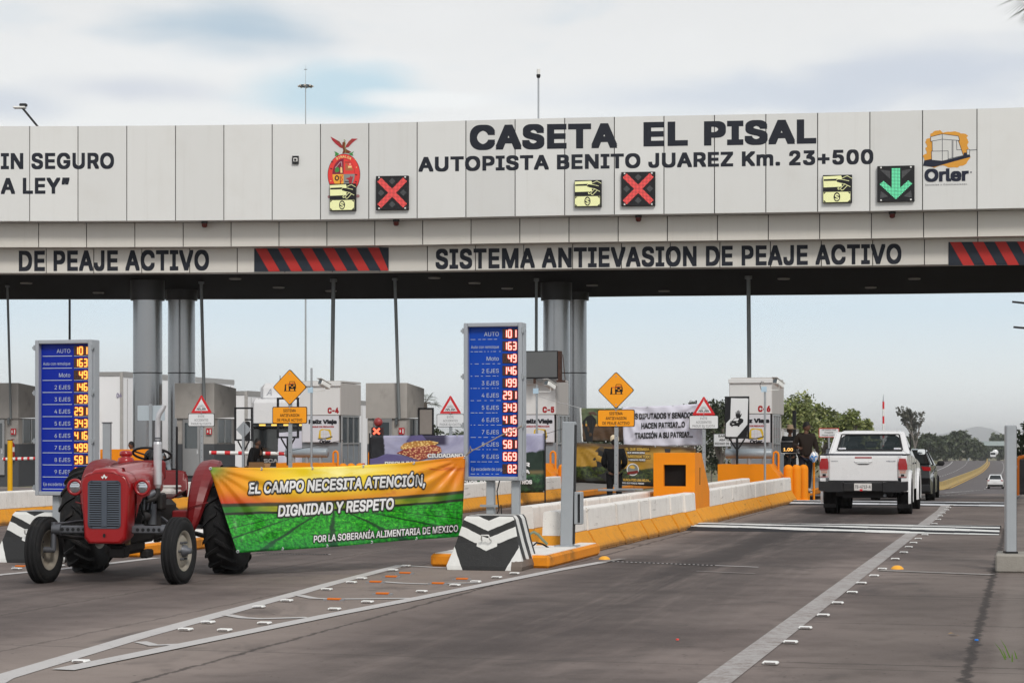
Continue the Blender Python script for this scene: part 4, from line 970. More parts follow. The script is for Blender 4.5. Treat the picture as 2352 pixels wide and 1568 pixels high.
# ------------------------------------------------------------------ signs
def sgn(name, label, cat, x, z, base_h, grp=None, rz=-ANG):
    p = W(x, 0, z); return thing(name, label, cat, (p.x, p.y, base_h), rz, grp), z / F
M_blk2 = pm('sign_black', (.015, .015, .016), .5, var=.1)
def plate(q, poly, y, face, border, bw, th=.012):
    q.prism(poly, y, y + th, border); cx = sum(a for a, b_ in poly) / len(poly); cz = sum(b_ for a, b_ in poly) / len(poly)
    mx = max(abs(a - cx) for a, b_ in poly); mz = max(abs(b_ - cz) for a, b_ in poly)
    q.flat([(cx + (a - cx) * (1 - bw / mx), cz + (b_ - cz) * (1 - bw / mz)) for a, b_ in poly], y - .002, face)
def bolts(q, pts, y):
    for a, b_ in pts: q.disc(a, b_, .013, .013, y, M_steel, 10)
def carfront(q, cx, cz, s, y, barrier=True):
    P = lambda pts: [(cx + a * s, cz + b_ * s) for a, b_ in pts]
    q.flat(P([(-.15, -.03), (-.17, -.02), (-.17, .16), (-.14, .20), (.16, .20), (.19, .16), (.19, -.02), (.17, -.03)]), y, M_blk2)
    for a in (-.13, .12): q.flat(P([(a - .03, -.12), (a + .04, -.12), (a + .04, 0), (a - .03, 0)]), y, M_blk2)
    q.line(P([(-.14, .20), (-.11, .31), (.11, .31), (.16, .20)]), .024 * s, y, M_blk2)
    for a in (-.1, .1): q.flat(P([(a - .04, .10), (a + .04, .10), (a + .04, .15), (a - .04, .15)]), y - .002, M_yellow)
    q.flat(P([(-.03, .03), (.05, .03), (.05, .08), (-.03, .08)]), y - .002, M_yellow)
    q.line(P([(-.4, -.125), (.2, -.125)]), .018 * s, y, M_blk2); q.flat(P([(-.38, -.12), (-.29, -.12), (-.30, .19), (-.35, .19)]), y, M_blk2)
    for i in range(5): q.flat(P([(-.29 + i * .09, .145 + i * .02), (-.235 + i * .09, .16 + i * .02), (-.22 + i * .09, .20 + i * .02), (-.275 + i * .09, .185 + i * .02)]), y - .003, M_red)
def sistema(label, x, z, ydia, base):
    o, k = sgn('warning_sign', label, 'road sign', x, z, 0, 'yellow system signs')
    H = lambda y: EYE + (HOR - y) * k
    q = MB(); q.box(0, .03, (H(ydia - 38) + base) / 2, .075, .035, H(ydia - 38) - base, M_steel, .004)
    for i in range(6): q.disc(0, H(ydia + 105 + i * 22), .008, .008, .010, M_dark, 8)
    q.build('post', o)
    q = MB(); r_ = .355; rc = .03; dia = []
    for a in (90, 180, 270, 0):
        ca, sa = math.cos(R(a)), math.sin(R(a)); dia += [(r_ * ca + rc * (-sa - ca), r_ * sa + rc * (ca - sa))[::1], (r_ * ca - rc * .35 * ca, r_ * sa - rc * .35 * sa), (r_ * ca + rc * (sa - ca), r_ * sa + rc * (-ca - sa))]
    dia = [(a, b_) for a, b_ in dia]; dia.sort(key=lambda p: math.atan2(p[1], p[0]))
    q.M = M4((0, 0, H(ydia))); plate(q, dia, 0, M_yellow, M_blk2, .016); carfront(q, .05, -.02, .42, -.004); bolts(q, [(0, .26), (0, -.27)], -.004); q.build('diamond_plate', o)
    q = MB(); q.M = M4((0, 0, H(ydia + 64))); plate(q, rrect(-.36, -.165, .36, .165, .03), -.004, M_yellow, M_blk2, .013)
    for i, t_ in enumerate(('SISTEMA', 'ANTIEVASION', 'DE PEAJE ACTIVO')): q.text(t_, 0, .062 - i * .092, .056, M_blk2, y=-.008, bold=.006, w=(.26, .40, .52)[i])
    bolts(q, [(0, .145), (0, -.145)], -.008); q.build('text_plate', o)
    q = MB(); q.box(0, .03, base + .02, .7, .10, .04, M_steel, .004); q.box(.28, -.05, base + .04, .5, .05, .03, M_steel); q.build('foot_plate', o)
sistema('yellow diamond and text sign standing before the white banner', 1415, 37.8, 896, BH); sistema('yellow diamond and text sign standing behind the green banner', 665.5, 38.8, 889, BH)
def evite(label, x, z, ytri, base=BH):
    o, k = sgn('toll_sign', label, 'road sign', x, z, 0, 'red triangle toll signs')
    H = lambda y: EYE + (HOR - y) * k
    q = MB(); q.box(0, .03, (H(ytri + 10) + base) / 2, .08, .035, H(ytri + 10) - base, M_steel, .004)
    for i in range(5): q.disc(0, H(ytri + 78 + i * 16), .008, .008, .010, M_dark, 8)
    q.build('post', o)
    q = MB(); q.M = M4((0, 0, H(ytri + 41)))
    q.prism([(-.265, 0), (.265, 0), (.275, .02), (.015, .445), (-.015, .445), (-.275, .02)], 0, .012, M_red); q.flat([(-.185, .055), (.185, .055), (0, .355)], -.002, M_signw)
    for sg in (-1, 1): q.flat([(sg * a, b_) for a, b_ in ((.01, .085), (.02, .115), (.06, .13), (.10, .125), (.125, .11), (.13, .085))], -.004, M_blk2); q.flat([(sg * a, b_) for a, b_ in ((.05, .118), (.09, .117), (.10, .108), (.05, .108))], -.005, M_signw); q.disc(sg * .045, .085, .014, .014, -.005, M_signw, 10); q.disc(sg * .105, .085, .014, .014, -.005, M_signw, 10)
    for a in (20, 45, 68, 90, 112, 135, 160): q.line([(.03 * math.cos(R(a)), .13 + .03 * math.sin(R(a))), (.10 * math.cos(R(a)), .13 + .09 * math.sin(R(a)))], .006, -.004, M_blk2)
    q.line([(-.13, .072), (.13, .072)], .006, -.004, M_blk2); bolts(q, [(0, .37), (0, .025)], -.004); q.build('triangle_plate', o)
    q = MB(); q.M = M4((0, 0, H(ytri + 57))); plate(q, rrect(-.36, -.165, .36, .165, .03), -.004, M_signw, M_blk2, .013)
    gk = pm('sign_grey_ink', (.07, .07, .075), .5)
    for i, t_ in enumerate(('EVITE', 'ACCIDENTES', 'PAGUE SU CUOTA')): q.text(t_, 0, .062 - i * .092, .056, gk, y=-.008, bold=.004, w=(.17, .38, .55)[i])
    bolts(q, [(0, .145), (0, -.145)], -.008); q.build('text_plate', o)
evite('red triangle and white text sign before the striped hand placard', 1616.5, 48.5, 912); evite('red triangle and white text sign standing behind the tractor fender', 462.5, 50.5, 907, .6); evite('red triangle and white text sign half hidden by the price board', 1034.5, 50, 908.5, .6)
def textsign(name, label, x0, x1, y0, y1, z, lines, border, ws, ink=None, base=0):
    cx, cy = (x0 + x1) / 2, (y0 + y1) / 2; o, k = sgn(name, label, 'sign', cx, z, 0); hw, hh = (x1 - x0) / 2 * k, (y1 - y0) / 2 * k; zc = EYE + (HOR - cy) * k
    q = MB(); q.box(0, .03, zc / 2, .06, .03, zc, M_steel); q.build('post', o)
    q = MB(); q.M = M4((0, 0, zc)); plate(q, rrect(-hw, -hh, hw, hh, .02), 0, M_signw, border, .018)
    n = len(lines); sp_ = 2 * hh / (n + .35)
    for i, t_ in enumerate(lines): q.text(t_, 0, hh - sp_ * (i + .88), sp_ * .6, ink or M_blk2, y=-.004, bold=.015, w=2 * hw * ws[i])
    q.build('text_plate', o)
textsign('notice_sign', 'white notice about a folding barrier beyond the hand placard', 1639, 1698, 996, 1025, 60, ('BARRERA', 'ABATIBLE', 'RIESGO DE DAÑO'), M_steel, (.62, .56, .9))
textsign('notice_sign', 'red edged white notice about toll evasion beside the white pickup', 1881, 1927, 983, 1004, 60, ('DETENIDO POR', 'EVASION', 'PAGAR CUOTA'), M_red, (.7, .42, .7), pm('grey_ink', (.2, .19, .19), .5))
# black placard frames
def frame(label, x0, x1, y0, y1, z, ybase, kind):
    cx = (x0 + x1) / 2; o, k = sgn('placard_frame', label, 'sign frame', cx, z, 0, 'black placard frames'); H = lambda y: EYE + (HOR - y) * k
    hw = (x1 - x0) / 2 * k; t_, b_ = H(y0), H(y1); r_ = .05
    q = MB()
    for sx in (-1, 1): q.box(sx * (hw - r_ / 2), 0, (t_ + b_) / 2, r_, .05, t_ - b_, M_black)
    for zz in (t_ - r_ / 2, b_ + r_ / 2): q.box(0, 0, zz, 2 * hw - 2 * r_ - .004, .05, r_, M_black)
    q.build('frame', o)
    q = MB(); q.box(0, 0, (H(ybase) + b_) / 2, .06, .05, b_ - H(ybase), M_black); q.build('post', o)
    for sx in (-1, 1): q = MB(); q.tube([(sx * hw * .62, 0, b_ - .004), (sx * .03, 0, b_ - .27)], .024, M_black, 6); q.build('brace', o)
    if kind == 'hand':
        q = MB(); hh = (t_ - b_) / 2; q.M = M4((0, -.03, (t_ + b_) / 2), ry=R(2)); w_, h_ = hw - .04, hh - .05
        q.box(0, .012, 0, 2 * w_, .012, 2 * h_, M_black); q.flat([(-w_ * .62, h_), (w_, h_), (w_, -.35 * h_), (.08 * w_, -h_), (-w_, -h_), (-w_, -.32 * h_), (-w_ * .62, -.08 * h_)], .004, M_signw)
        u = h_ / 400
        fx, fz = .12 * w_, .12 * h_
        q.flat([(fx + a * u, fz + c * u) for a, c in ((-55, 40), (-55, -10), (-40, -50), (-15, -68), (15, -68), (45, -45), (62, -8), (70, 30), (58, 36), (38, 2), (36, 20), (40, 88), (26, 90), (20, 30), (16, 30), (14, 105), (-2, 105), (-4, 30), (-9, 30), (-14, 95), (-28, 94), (-28, 28), (-34, 28), (-42, 68), (-55, 66))], 0, M_black)
        fx, fz = -.05 * w_, -.28 * h_
        q.flat([(fx + a * u, fz + c * u) for a, c in ((-135, -20), (-130, -58), (-105, -62), (-100, -78), (-70, -78), (-66, -62), (30, -60), (38, -76), (66, -76), (72, -50), (128, 8), (140, 12), (148, 60), (140, 84), (100, 96), (70, 105), (-40, 98), (-88, 40), (-130, 25))], -.002, M_black)
        q.flat([(fx + a * u, fz + c * u) for a, c in ((-72, 42), (-32, 90), (58, 97), (30, 42))], -.004, M_signw)
        for pts in (((-85, -30), (-40, -28), (-40, -12), (-85, -14)), ((-130, 2), (-100, 4), (-100, 14), (-130, 12)), ((0, 5), (40, 8), (40, 26), (0, 22))): q.flat([(fx + a * u, fz + c * u) for a, c in pts], -.004, M_signw)
        q.build('hand_picture', o)
    elif kind == 'cloth':
        q = MB(); q.box(0, .0, (t_ + b_) / 2, 2 * hw - .1, .01, t_ - b_ - .1, pm('faded_cloth', (.30, .27, .25), .8)); q.build('cloth', o)
    return o
frame('black placard frame with a stop hand and car picture', 1665, 1721, 910, 1007, 52.6, 1068, 'hand'); frame('empty black placard frame behind the yellow sign at booth C-4', 634.6, 688, 912.6, 1006, 52.9, 1068, 'none')
frame('empty black placard frame around a grey diamond plate by the truck', 537, 582, 935, 1012, 58, 1090, 'none'); frame('black placard frame with faded cloth beside the third cement booth', 960, 997, 936, 1000, 66, 1090, 'cloth')
o, k = sgn('blank_sign', 'bare grey back of a diamond sign inside a black frame', 'road sign', 559.5, 56, 0); zc = EYE + (HOR - 986) * k
q = MB(); q.box(0, -.03, zc / 2, .07, .03, zc + .3, M_steel); q.build('post', o); q = MB(); q.prism([(-.23, zc), (0, zc - .23), (.23, zc), (0, zc + .23)], 0, .012, M_steel); q.build('diamond_plate', o)
o, k = sgn('blank_sign', 'bare galvanised back of a rectangular sign beside the paired columns', 'road sign', 347, 62, 0); zc = EYE + (HOR - 948) * k
q = MB(); q.box(0, -.03, zc / 2 + .1, .09, .04, zc + .35, M_steel); q.build('post', o); q = MB(); q.prism(rrect(-.46, zc - .235, .46, zc + .235, .03), 0, .012, pm('zinc_plate', (.52, .58, .62), .4, .5, var=.08, sc=40)); q.build('plate', o)

# camera poles before the booths
def campole(code, x, z, yt, yb, ycam, loop=0):
    o, k = sgn('camera_pole', f'slim pole with a white surveillance camera before booth {code}', 'camera', x, z, 0, 'camera poles before the booths'); H = lambda y: EYE + (HOR - y) * k
    q = MB(); q.cyl((0, 0, H(yb)), (0, 0, H(yt)), .028, M_steel, n=12); q.build('pole', o)
    q = MB(); hc = H(ycam + 10); q.box(-.02, -.03, hc - .03, .14, .03, .14, pm('pale_blue_clamp', (.45, .6, .72), .4)); q.tube([(0, 0, hc - .05), (.36, .02, hc - .05), (.36, .02, hc + .08)], .013, M_white, 8); q.build('bracket', o)
    q = MB(); q.M = M4((.34, .05, H(ycam)), rz=R(-25), rx=R(-22)); q.box(0, 0, 0, .15, .34, .13, M_white, .02); q.box(0, -.03, .078, .18, .44, .015, M_white, .006); c = q.build('camera_head', o)
    q = MB(); q.M = M4((.34, .05, H(ycam)), rz=R(-25), rx=R(-22)); q.box(0, -.175, 0, .11, .012, .09, M_glass); q.build('lens_window', c)
    if loop: q = MB(); q.tube([(-.02, 0, hc - .1), (-.1, 0, hc - .04), (-.13, 0, hc + .08), (-.09, 0, hc + .17), (-.03, 0, hc + .15)], .008, M_dark, 6); q.build('cable', o)
campole('C-4', 715.5, 52, 845, 1090, 883); campole('C-5', 1233, 51.6, 883, 1120, 885); campole('C-6', 1757, 51.3, 888, 1127, 881, 1)

# monitor on booth C-5
p = W(1228, 838, 55.2); o = thing('monitor', 'cracked black flat monitor mounted on the roof of booth C-5', 'monitor', (p.x, p.y, p.z), -ANG)
q = MB(); q.box(0, 0, 0, 1.34, .07, .78, M_black, .012); q.build('casing', o); q = MB(); q.box(0, -.037, .01, 1.29, .01, .70, pm('screen_grey', (.105, .108, .11), .25, var=.12, sc=1.5)); q.build('screen', o)
q = MB(); br = pm('rust_brown', (.07, .035, .025), .7, var=.3); q.box(.70, .1, -.02, .05, .3, .80, br); q.box(.72, .1, -.45, .16, .4, .06, br); q.tube([(.73, .3, .3), (.80, .3, -.42)], .012, br, 6); q.box(0, 0, -.45, .06, .06, .14, br); q.build('stand', o)
# red warning lamp
o, k = sgn('warning_lamp', 'red warning lamp with a lit red cross and a round bell on top', 'signal', 867, 50.5, 0); H = lambda y: EYE + (HOR - y) * k
q = MB(); q.box(0, 0, H(988) / 2, .05, .05, H(988), M_dark); q.build('post', o)
q = MB(); q.box(0, 0, H(990), .30, .14, .2, pm('lamp_box', (.05, .02, .02), .5), .02); q.build('housing', o)
q = MB(); E_lamp = em('lamp_red_lit', (1, .12, .06), 2.2); q.M = M4((0, -.075, H(990)))
for a in (40, -40): q.M = M4((0, -.075 - .002 * (a > 0), H(990)), ry=R(a)); q.flat([(-.11, -.025), (.11, -.025), (.11, .025), (-.11, .025)], 0, E_lamp)
q.build('lit_cross', o)
q = MB(); q.M = M4((.01, 0, H(969))); q.lathe([(0, -.06), (.06, -.05), (.10, -.02), (.115, .02), (.11, .05)], pm('bell_red', (.28, .03, .03), .4), 20, 'y'); q.build('bell', o)
# LED text board beside booth C-4
p = W(1086, 1001, 58); o = thing('led_board', 'dark board with red led text beside booth C-4', 'display', (p.x, p.y, 0), -ANG)
q = MB(); q.box(0, 0, p.z - .1, .5, .1, .48, M_black, .01); q.build('housing', o); q = MB(); q.text('DIGA', -.03, p.z - .02, .10, em('led_text', (1, .08, .08), .9), y=-.054, w=.38, bold=.0); q.text('PESO', -.03, p.z - .17, .10, em('led_text', (1, .08, .08), .9), y=-.054, w=.38, bold=.0); q.build('led_text', o)
q = MB(); q.box(.2, 0, p.z / 2 - .2, .05, .05, p.z - .3, M_steelp); q.build('post', o)
# fee display and lane lamp at booth C-6
p = W(1813, 1027, 54.6); o = thing('fee_display', 'small fee display with glowing amber digits and two round lamps', 'display', (p.x, p.y, p.z), -ANG)
q = MB(); q.box(0, 0, 0, .44, .2, .32, M_black, .03); q.tube([(-.22, -.10, -.16), (.22, -.10, -.16), (.22, -.10, .16), (-.22, -.10, .16)], .014, M_alu, 6, True); q.build('housing', o)
q = MB(); q.text('1.00', -.02, -.10, .085, em('amber_digits', (1, .5, .12), 1.6), y=-.104, w=.26, bold=.02); q.build('digits', o)
q = MB(); q.box(.31, -.02, -.02, .14, .12, .30, M_alu, .01); l = q.build('lamp_box', o)
for zz in (-.09, .05): q = MB(); q.lathe([(0, -.085), (.052, -.085), (.055, -.10)], M_dark, 16, 'y', o=(.31, 0, zz)); q.build('round_lamp', l)
q = MB(); q.box(0, .05, -p.z / 2 - .05, .06, .06, p.z - .2, M_dark); q.build('post', o)
o, k = sgn('black_pole', 'black square pole behind the man with the bag', 'post', 1824.5, 58, .1); H = lambda y: EYE + (HOR - y) * k
q = MB(); q.box(0, 0, H(950) / 2, .1, .1, H(950), M_black); q.build('pole', o)
# yellow post and barrier arms
o, k = sgn('yellow_post', 'yellow steel post before the fire extinguisher', 'post', 23, 62, 0)
q = MB(); q.cyl((0, 0, 0), (0, 0, EYE - 1 * k + .0), .08, pm('post_yellow', srgb(226, 170, 20), .5, dirt=.3, dirtcol=(.3, .2, .05)), n=16); q.build('post', o)
q = MB(); q.cyl((0, 0, EYE - 1 * k), (0, 0, EYE - 1 * k + .02), .085, M_dark, n=16); q.build('cap', o)
def arm(label, xa, ya, xb, yb, z, post_x):
    a, b_ = W(xa, ya, z), W(xb, yb, z); o = thing('boom_barrier', label, 'barrier', (a.x, a.y, 0), 0, 'red and white barrier arms'); n = 9; d = (b_ - a)
    q = MB(); q.cyl((0, 0, a.z), (d.x, d.y, b_.z), .055, M_white, n=12); arm_ = q.build('boom', o)
    for i in range(n):
        f0, f1 = (i + .15) / n, (i + .55) / n; q = MB(); q.cyl((d.x * f0, 0, lerp(a.z, b_.z, f0)), (d.x * f1, 0, lerp(a.z, b_.z, f1)), .0565, M_red, n=12, caps=False); q.build('red_band', arm_)
    px_ = W(post_x, 0, z).x - a.x; q = MB(); q.box(px_, .12, .55, .28, .3, 1.1, M_obox, .02); q.build('cabinet', o)
arm('red and white barrier arm lowered beyond the green banner', 481, 1039, 760, 1043, 57.5, 770); arm('red and white barrier arm behind the yellow post', 6, 1054, 130, 1051, 66, 128)
# ------------------------------------------------------------------ price boards
M_frame = pm('board_frame', (.40, .42, .45), .38, .35, var=.06)
M_blue = pm('board_blue', (.001, .055, .40), .4, var=.05, spec=.25)
M_blue2 = pm('board_blue_deep', (.001, .018, .32), .4, var=.05, spec=.25)
M_btxt = pm('board_text', (.50, .56, .64), .5, var=.05)
SEG = {'0': 'abcdef', '1': 'bc', '2': 'abged', '3': 'abgcd', '4': 'fgbc', '5': 'afgcd', '6': 'afgedc', '7': 'abc', '8': 'abcdefg', '9': 'abcfgd'}
ROWS = [('AUTO', '101'), ('Auto con remolque', '163'), ('Moto', '49'), ('2 EJES', '146'), ('3 EJES', '199'), ('4 EJES', '291'), ('5 EJES', '343'), ('6 EJES', '416'), ('7 EJES', '499'), ('8 EJES', '581'), ('9 EJES', '669'), ('Eje excedente de carga', '82')]
def digit(q, ch, x, z, w_, h_, wd, m, y):
    P = {'a': ((0, 1), (1, 1)), 'b': ((1, 1), (1, .5)), 'c': ((1, .5), (1, 0)), 'd': ((0, 0), (1, 0)), 'e': ((0, .5), (0, 0)), 'f': ((0, 1), (0, .5)), 'g': ((0, .5), (1, .5))}
    for k in SEG.get(ch, ''):
        (a, b_), (c, d) = P[k]; dx, dz = c - a, d - b_
        q.line([(x + (a + dx * .09) * w_, z + (b_ + dz * .09) * h_), (x + (c - dx * .09) * w_, z + (d - dz * .09) * h_)], wd, y, m)
def priceboard(label, x, z, y0, y1, wpx, face, e_core, e_halo, solid, legs):
    p = W(x, 0, z); k = z / F; o = thing('price_board', label, 'price board', (p.x, p.y, 0), -ANG, 'blue price boards')
    zt, zb = EYE + (HOR - y0) * k, EYE + (HOR - y1) * k; hw = wpx * k / 2; H_ = zt - zb; zc = (zt + zb) / 2; fr = .052
    q = MB()
    for sx in (-1, 1): q.box(sx * (hw - fr / 2), 0, zc, fr, .24, H_, M_frame, .008)
    for zz in (zt - fr / 2, zb + fr / 2): q.box(0, 0, zz, 2 * hw - 2 * fr - .002, .24, fr, M_frame, .008)
    q.box(0, .05, zc, 2 * hw - 2 * fr, .12, H_ - 2 * fr, M_frame)
    fo = q.build('frame', o)
    for f in (.05, .35, .66, .95):
        for sx in (-1, 1): q = MB(); q.box(sx * (hw + .015), -.09, lerp(zb, zt, f), .05, .05, .03, M_steel); q.box(sx * (hw + .01), -.115, lerp(zb, zt, f), .02, .012, .07, M_steel); q.build('latch', fo)
    q = MB(); q.cyl((hw + .006, -.06, zb + .1), (hw + .006, -.06, zt - .08), .012, M_frame, n=8); q.build('hinge_rod', fo)
    iw = hw - fr; ix0 = -iw; q = MB(); q.box(0, -.03, zc, 2 * iw, .02, H_ - 2 * fr, face); q.build('face_panel', o)
    rh = (H_ - 2 * fr - .03) / 12
    for i, (t_, n_) in enumerate(ROWS):
        zb_ = zt - fr - .015 - rh * (i + 1) + .028; q = MB()
        big = i in (1, 11)
        if i == 11: q.text(t_, ix0 + .03, zb_ + .03, .042, M_btxt, y=-.046, w=.64 * 2 * iw, bold=.004, al='l')
        else: q.text(t_, ix0 + 2 * iw * .595, zb_ + .028, .038 if big else .052, M_btxt, y=-.046, bold=.004, al='r', w=2 * iw * (.555 if big else .0) or None)
        zl = zb_ - .012
        if solid: q.flat([(ix0 + .02, zl - .004), (ix0 + 2 * iw * .63, zl - .004), (ix0 + 2 * iw * .63, zl + .004), (ix0 + .02, zl + .004)], -.045, M_btxt); q.flat([(ix0 + 2 * iw * .67, zl - .004), (ix0 + 2 * iw * .96, zl - .004), (ix0 + 2 * iw * .96, zl + .004), (ix0 + 2 * iw * .67, zl + .004)], -.045, M_btxt)
        else:
            rr = random.Random(i * 7); a = .03
            while a < .60:
                b_ = a + rr.uniform(.02, .11); q.flat([(ix0 + 2 * iw * a, zl - .003), (ix0 + 2 * iw * b_, zl - .003), (ix0 + 2 * iw * b_, zl + .003), (ix0 + 2 * iw * a, zl + .003)], -.045, M_btxt); a = b_ + rr.uniform(.015, .07)
        q.build('row_text', o)
    M_dim = pm('digit_dim', (.09, .03, .015), .4)
    for i, (t_, n_) in enumerate(ROWS):
        zb_ = zt - fr - .015 - rh * (i + 1) + .028; dx0 = ix0 + 2 * iw * .665; pw = 2 * iw * .30
        q = MB(); q.box(dx0 + pw / 2, -.042, zb_ + .055, pw, .012, rh * .80, pm('digit_panel', (.035, .012, .010), .3)); s_ = n_.rjust(3)
        for j, ch in enumerate(s_):
            cx = dx0 + pw * (.10 + j * .31); cw, chh = pw * .19, rh * .58; z0 = zb_ + .055 - chh / 2
            digit(q, '8', cx, z0, cw, chh, .012, M_dim, -.050)
            digit(q, ch, cx, z0, cw, chh, .026, e_halo, -.052); digit(q, ch, cx, z0, cw, chh, .0135, e_core, -.054)
        q.build('digit_display', o)
    for sx in legs: q = MB(); q.box(sx, .02, zb / 2, .10, .10, zb, M_steelp, .008); q.build('leg', o)
    if not solid:
        q = MB(); q.tube([(legs[0] + .05, -.05, .55), (legs[0] + .13, -.07, .72), (legs[0] + .1, -.05, .95), (legs[0] + .12, 0, zb)], .009, M_dark, 6); q.tube([(legs[0] + .06, -.05, .50), (legs[0] + .17, -.06, .58), (legs[0] + .15, -.05, .78)], .007, M_dark, 6); q.build('cable', o)
        q = MB(); q.box(legs[0], -.05, zb - .32, .24, .04, .03, M_steel); q.build('clamp', o)
        q = MB(); q.text('vantelux', iw * .75, zb + .022, .016, M_white, y=-.122, w=.07, bold=.0); q.build('maker_mark', o)
    return o
E_w = em('digits_white', (1, .62, .52), 1.25); E_r = em('digits_red', (1, .05, .03), .9); E_y = em('digits_yellow', (1, .62, .10), 1.3); E_o = em('digits_orange', (1, .09, .02), .9)
priceboard('tall blue price board beside the chevron block, tied to the green banner', 1137, 25.3, 742, 1103, 138, M_blue, E_w, E_r, False, (-.06, .27))
priceboard('tall blue price board behind the red tractor with orange digits', 154.5, 25.95, 781, 1137, 142, M_blue2, E_y, E_o, True, (-.15, .27))

# ------------------------------------------------------------------ chevron blocks
def chev(name, chip):
    m, g, b = new_mat(name); v = g.co(); x, y, z = g.xyz(v)
    wob_ = g.m('MULTIPLY', g.m('SUBTRACT', g.noise(v, 5, 4), .5), .03)
    ax = g.m('ABSOLUTE', x); k = g.m('ADD', g.m('SUBTRACT', z, g.m('MULTIPLY', ax, .42)), wob_)
    bw = g.ramp(k, [(0, 0), (.262, 1), (.385, 0), (.475, 1), (.60, 0)], 'CONSTANT')
    low = g.m('LESS_THAN', z, .33); cor = g.m('GREATER_THAN', g.m('ADD', ax, wob_), g.m('ADD', .27, g.m('MULTIPLY', z, .5)))
    bw = g.mix(low, bw, g.mix(cor, g.m('MULTIPLY', g.m('GREATER_THAN', k, .235), g.m('LESS_THAN', ax, .13)), (1, 1, 1, 1)))
    side = g.m('GREATER_THAN', g.m('FRACT', g.m('ADD', g.m('DIVIDE', g.m('ADD', y, wob_), .30), .62)), .5)
    nrm = g.n('ShaderNodeNewGeometry').outputs['Normal']; tr = g.n('ShaderNodeVectorTransform', vector_type='NORMAL', convert_from='WORLD', convert_to='OBJECT'); g.put(tr.inputs[0], nrm)
    nx, ny, nz = g.xyz(tr.outputs[0]); f = g.m('MAXIMUM', g.m('GREATER_THAN', g.m('ABSOLUTE', nx), .6), g.m('GREATER_THAN', nz, .8))
    bw = g.mix(f, bw, side)
    n = g.noise(v, 7, 5, .65)
    white = g.mix(n, (.60, .60, .58), (.74, .74, .72)); blk = g.mix(n, (.006, .006, .007), (.016, .016, .016))
    c = g.mix(bw, blk, white)
    d = g.step(g.noise(v, 3.2, 6, .7), .60, .74); c = g.mix(g.m('MULTIPLY', g.m('MULTIPLY', d, bw), .35), c, (.20, .18, .15))
    if chip:
        q_ = g.m('MULTIPLY', g.m('GREATER_THAN', x, .34), g.m('LESS_THAN', g.m('ADD', z, g.m('MULTIPLY', wob_, 4)), .13)); c = g.mix(q_, c, (.14, .11, .09))
    g.put(b.inputs[0], c); b.inputs['Roughness'].default_value = .6
    g.put(b.inputs['Normal'], g.bump(g.noise(v, 18, 4, .7), .35, .015)); return m
def block(label, x, z, m, s=1.0):
    p = W(x, 0, z); o = thing('chevron_block', label, 'crash block', (p.x, p.y, 0), -ANG, 'black and white chevron blocks')
    q = MB(); L = [(-.47, .47, -.03, .8, 0), (-.485, .485, -.02, .8, .05), (-.40, .40, .12, .8, .33), (-.325, .325, .21, .8, .62), (-.30, .30, .235, .8, .655), (-.29, .29, .25, .79, .665)]
    vs = []
    for x0, x1, y0, y1, zz in L: vs += [(x0, y0, zz), (x1, y0, zz), (x1, y1, zz), (x0, y1, zz)]
    fs = [(3, 2, 1, 0), (20, 21, 22, 23)] + [(4 * i + j, 4 * i + (j + 1) % 4, 4 * i + 4 + (j + 1) % 4, 4 * i + 4 + j) for i in range(5) for j in range(4)]
    q.add([(a * s, b_ * s, c * s) for a, b_, c in vs], fs, m); q.build('body', o, bevel(.02, 2))
    q = MB(); q.tube([(-.06 * s, .10, .36 * s), (-.055 * s, .05, .38 * s), (-.045 * s, .02, .43 * s), (.045 * s, .02, .43 * s), (.055 * s, .05, .38 * s), (.06 * s, .10, .36 * s)], .010, M_white, 8); q.build('lifting_loop', o)
block('black and white chevron block with a broken corner before the price board', 1113, 24.45, chev('chevron_paint', True), 1.0)
block('black and white chevron block standing behind the tractor front wheel', 62, 25.95, chev('chevron_paint_b', False), 1.0)
# hose on the island
o = thing('hose', 'grey green hose lying curled behind the chevron block', 'hose', (0, 0, 0)); q = MB()
a = W(1212, 1250, 26.4); q.tube([a + Vector(c) for c in ((0, 0, -.05), (.0, .02, .06), (.03, .04, .14), (.08, .05, .165), (.14, .06, .13), (.2, .08, .06), (.26, .1, .0))], .018, pm('hose_green', (.20, .25, .18), .5), 8); q.build('pipe', o)
q = MB(); q.tube([a + Vector(c) for c in ((.05, .1, -.04), (.12, .12, .02), (.2, .12, .0), (.28, .16, -.05))], .012, M_rubber, 6); q.build('cable', o)

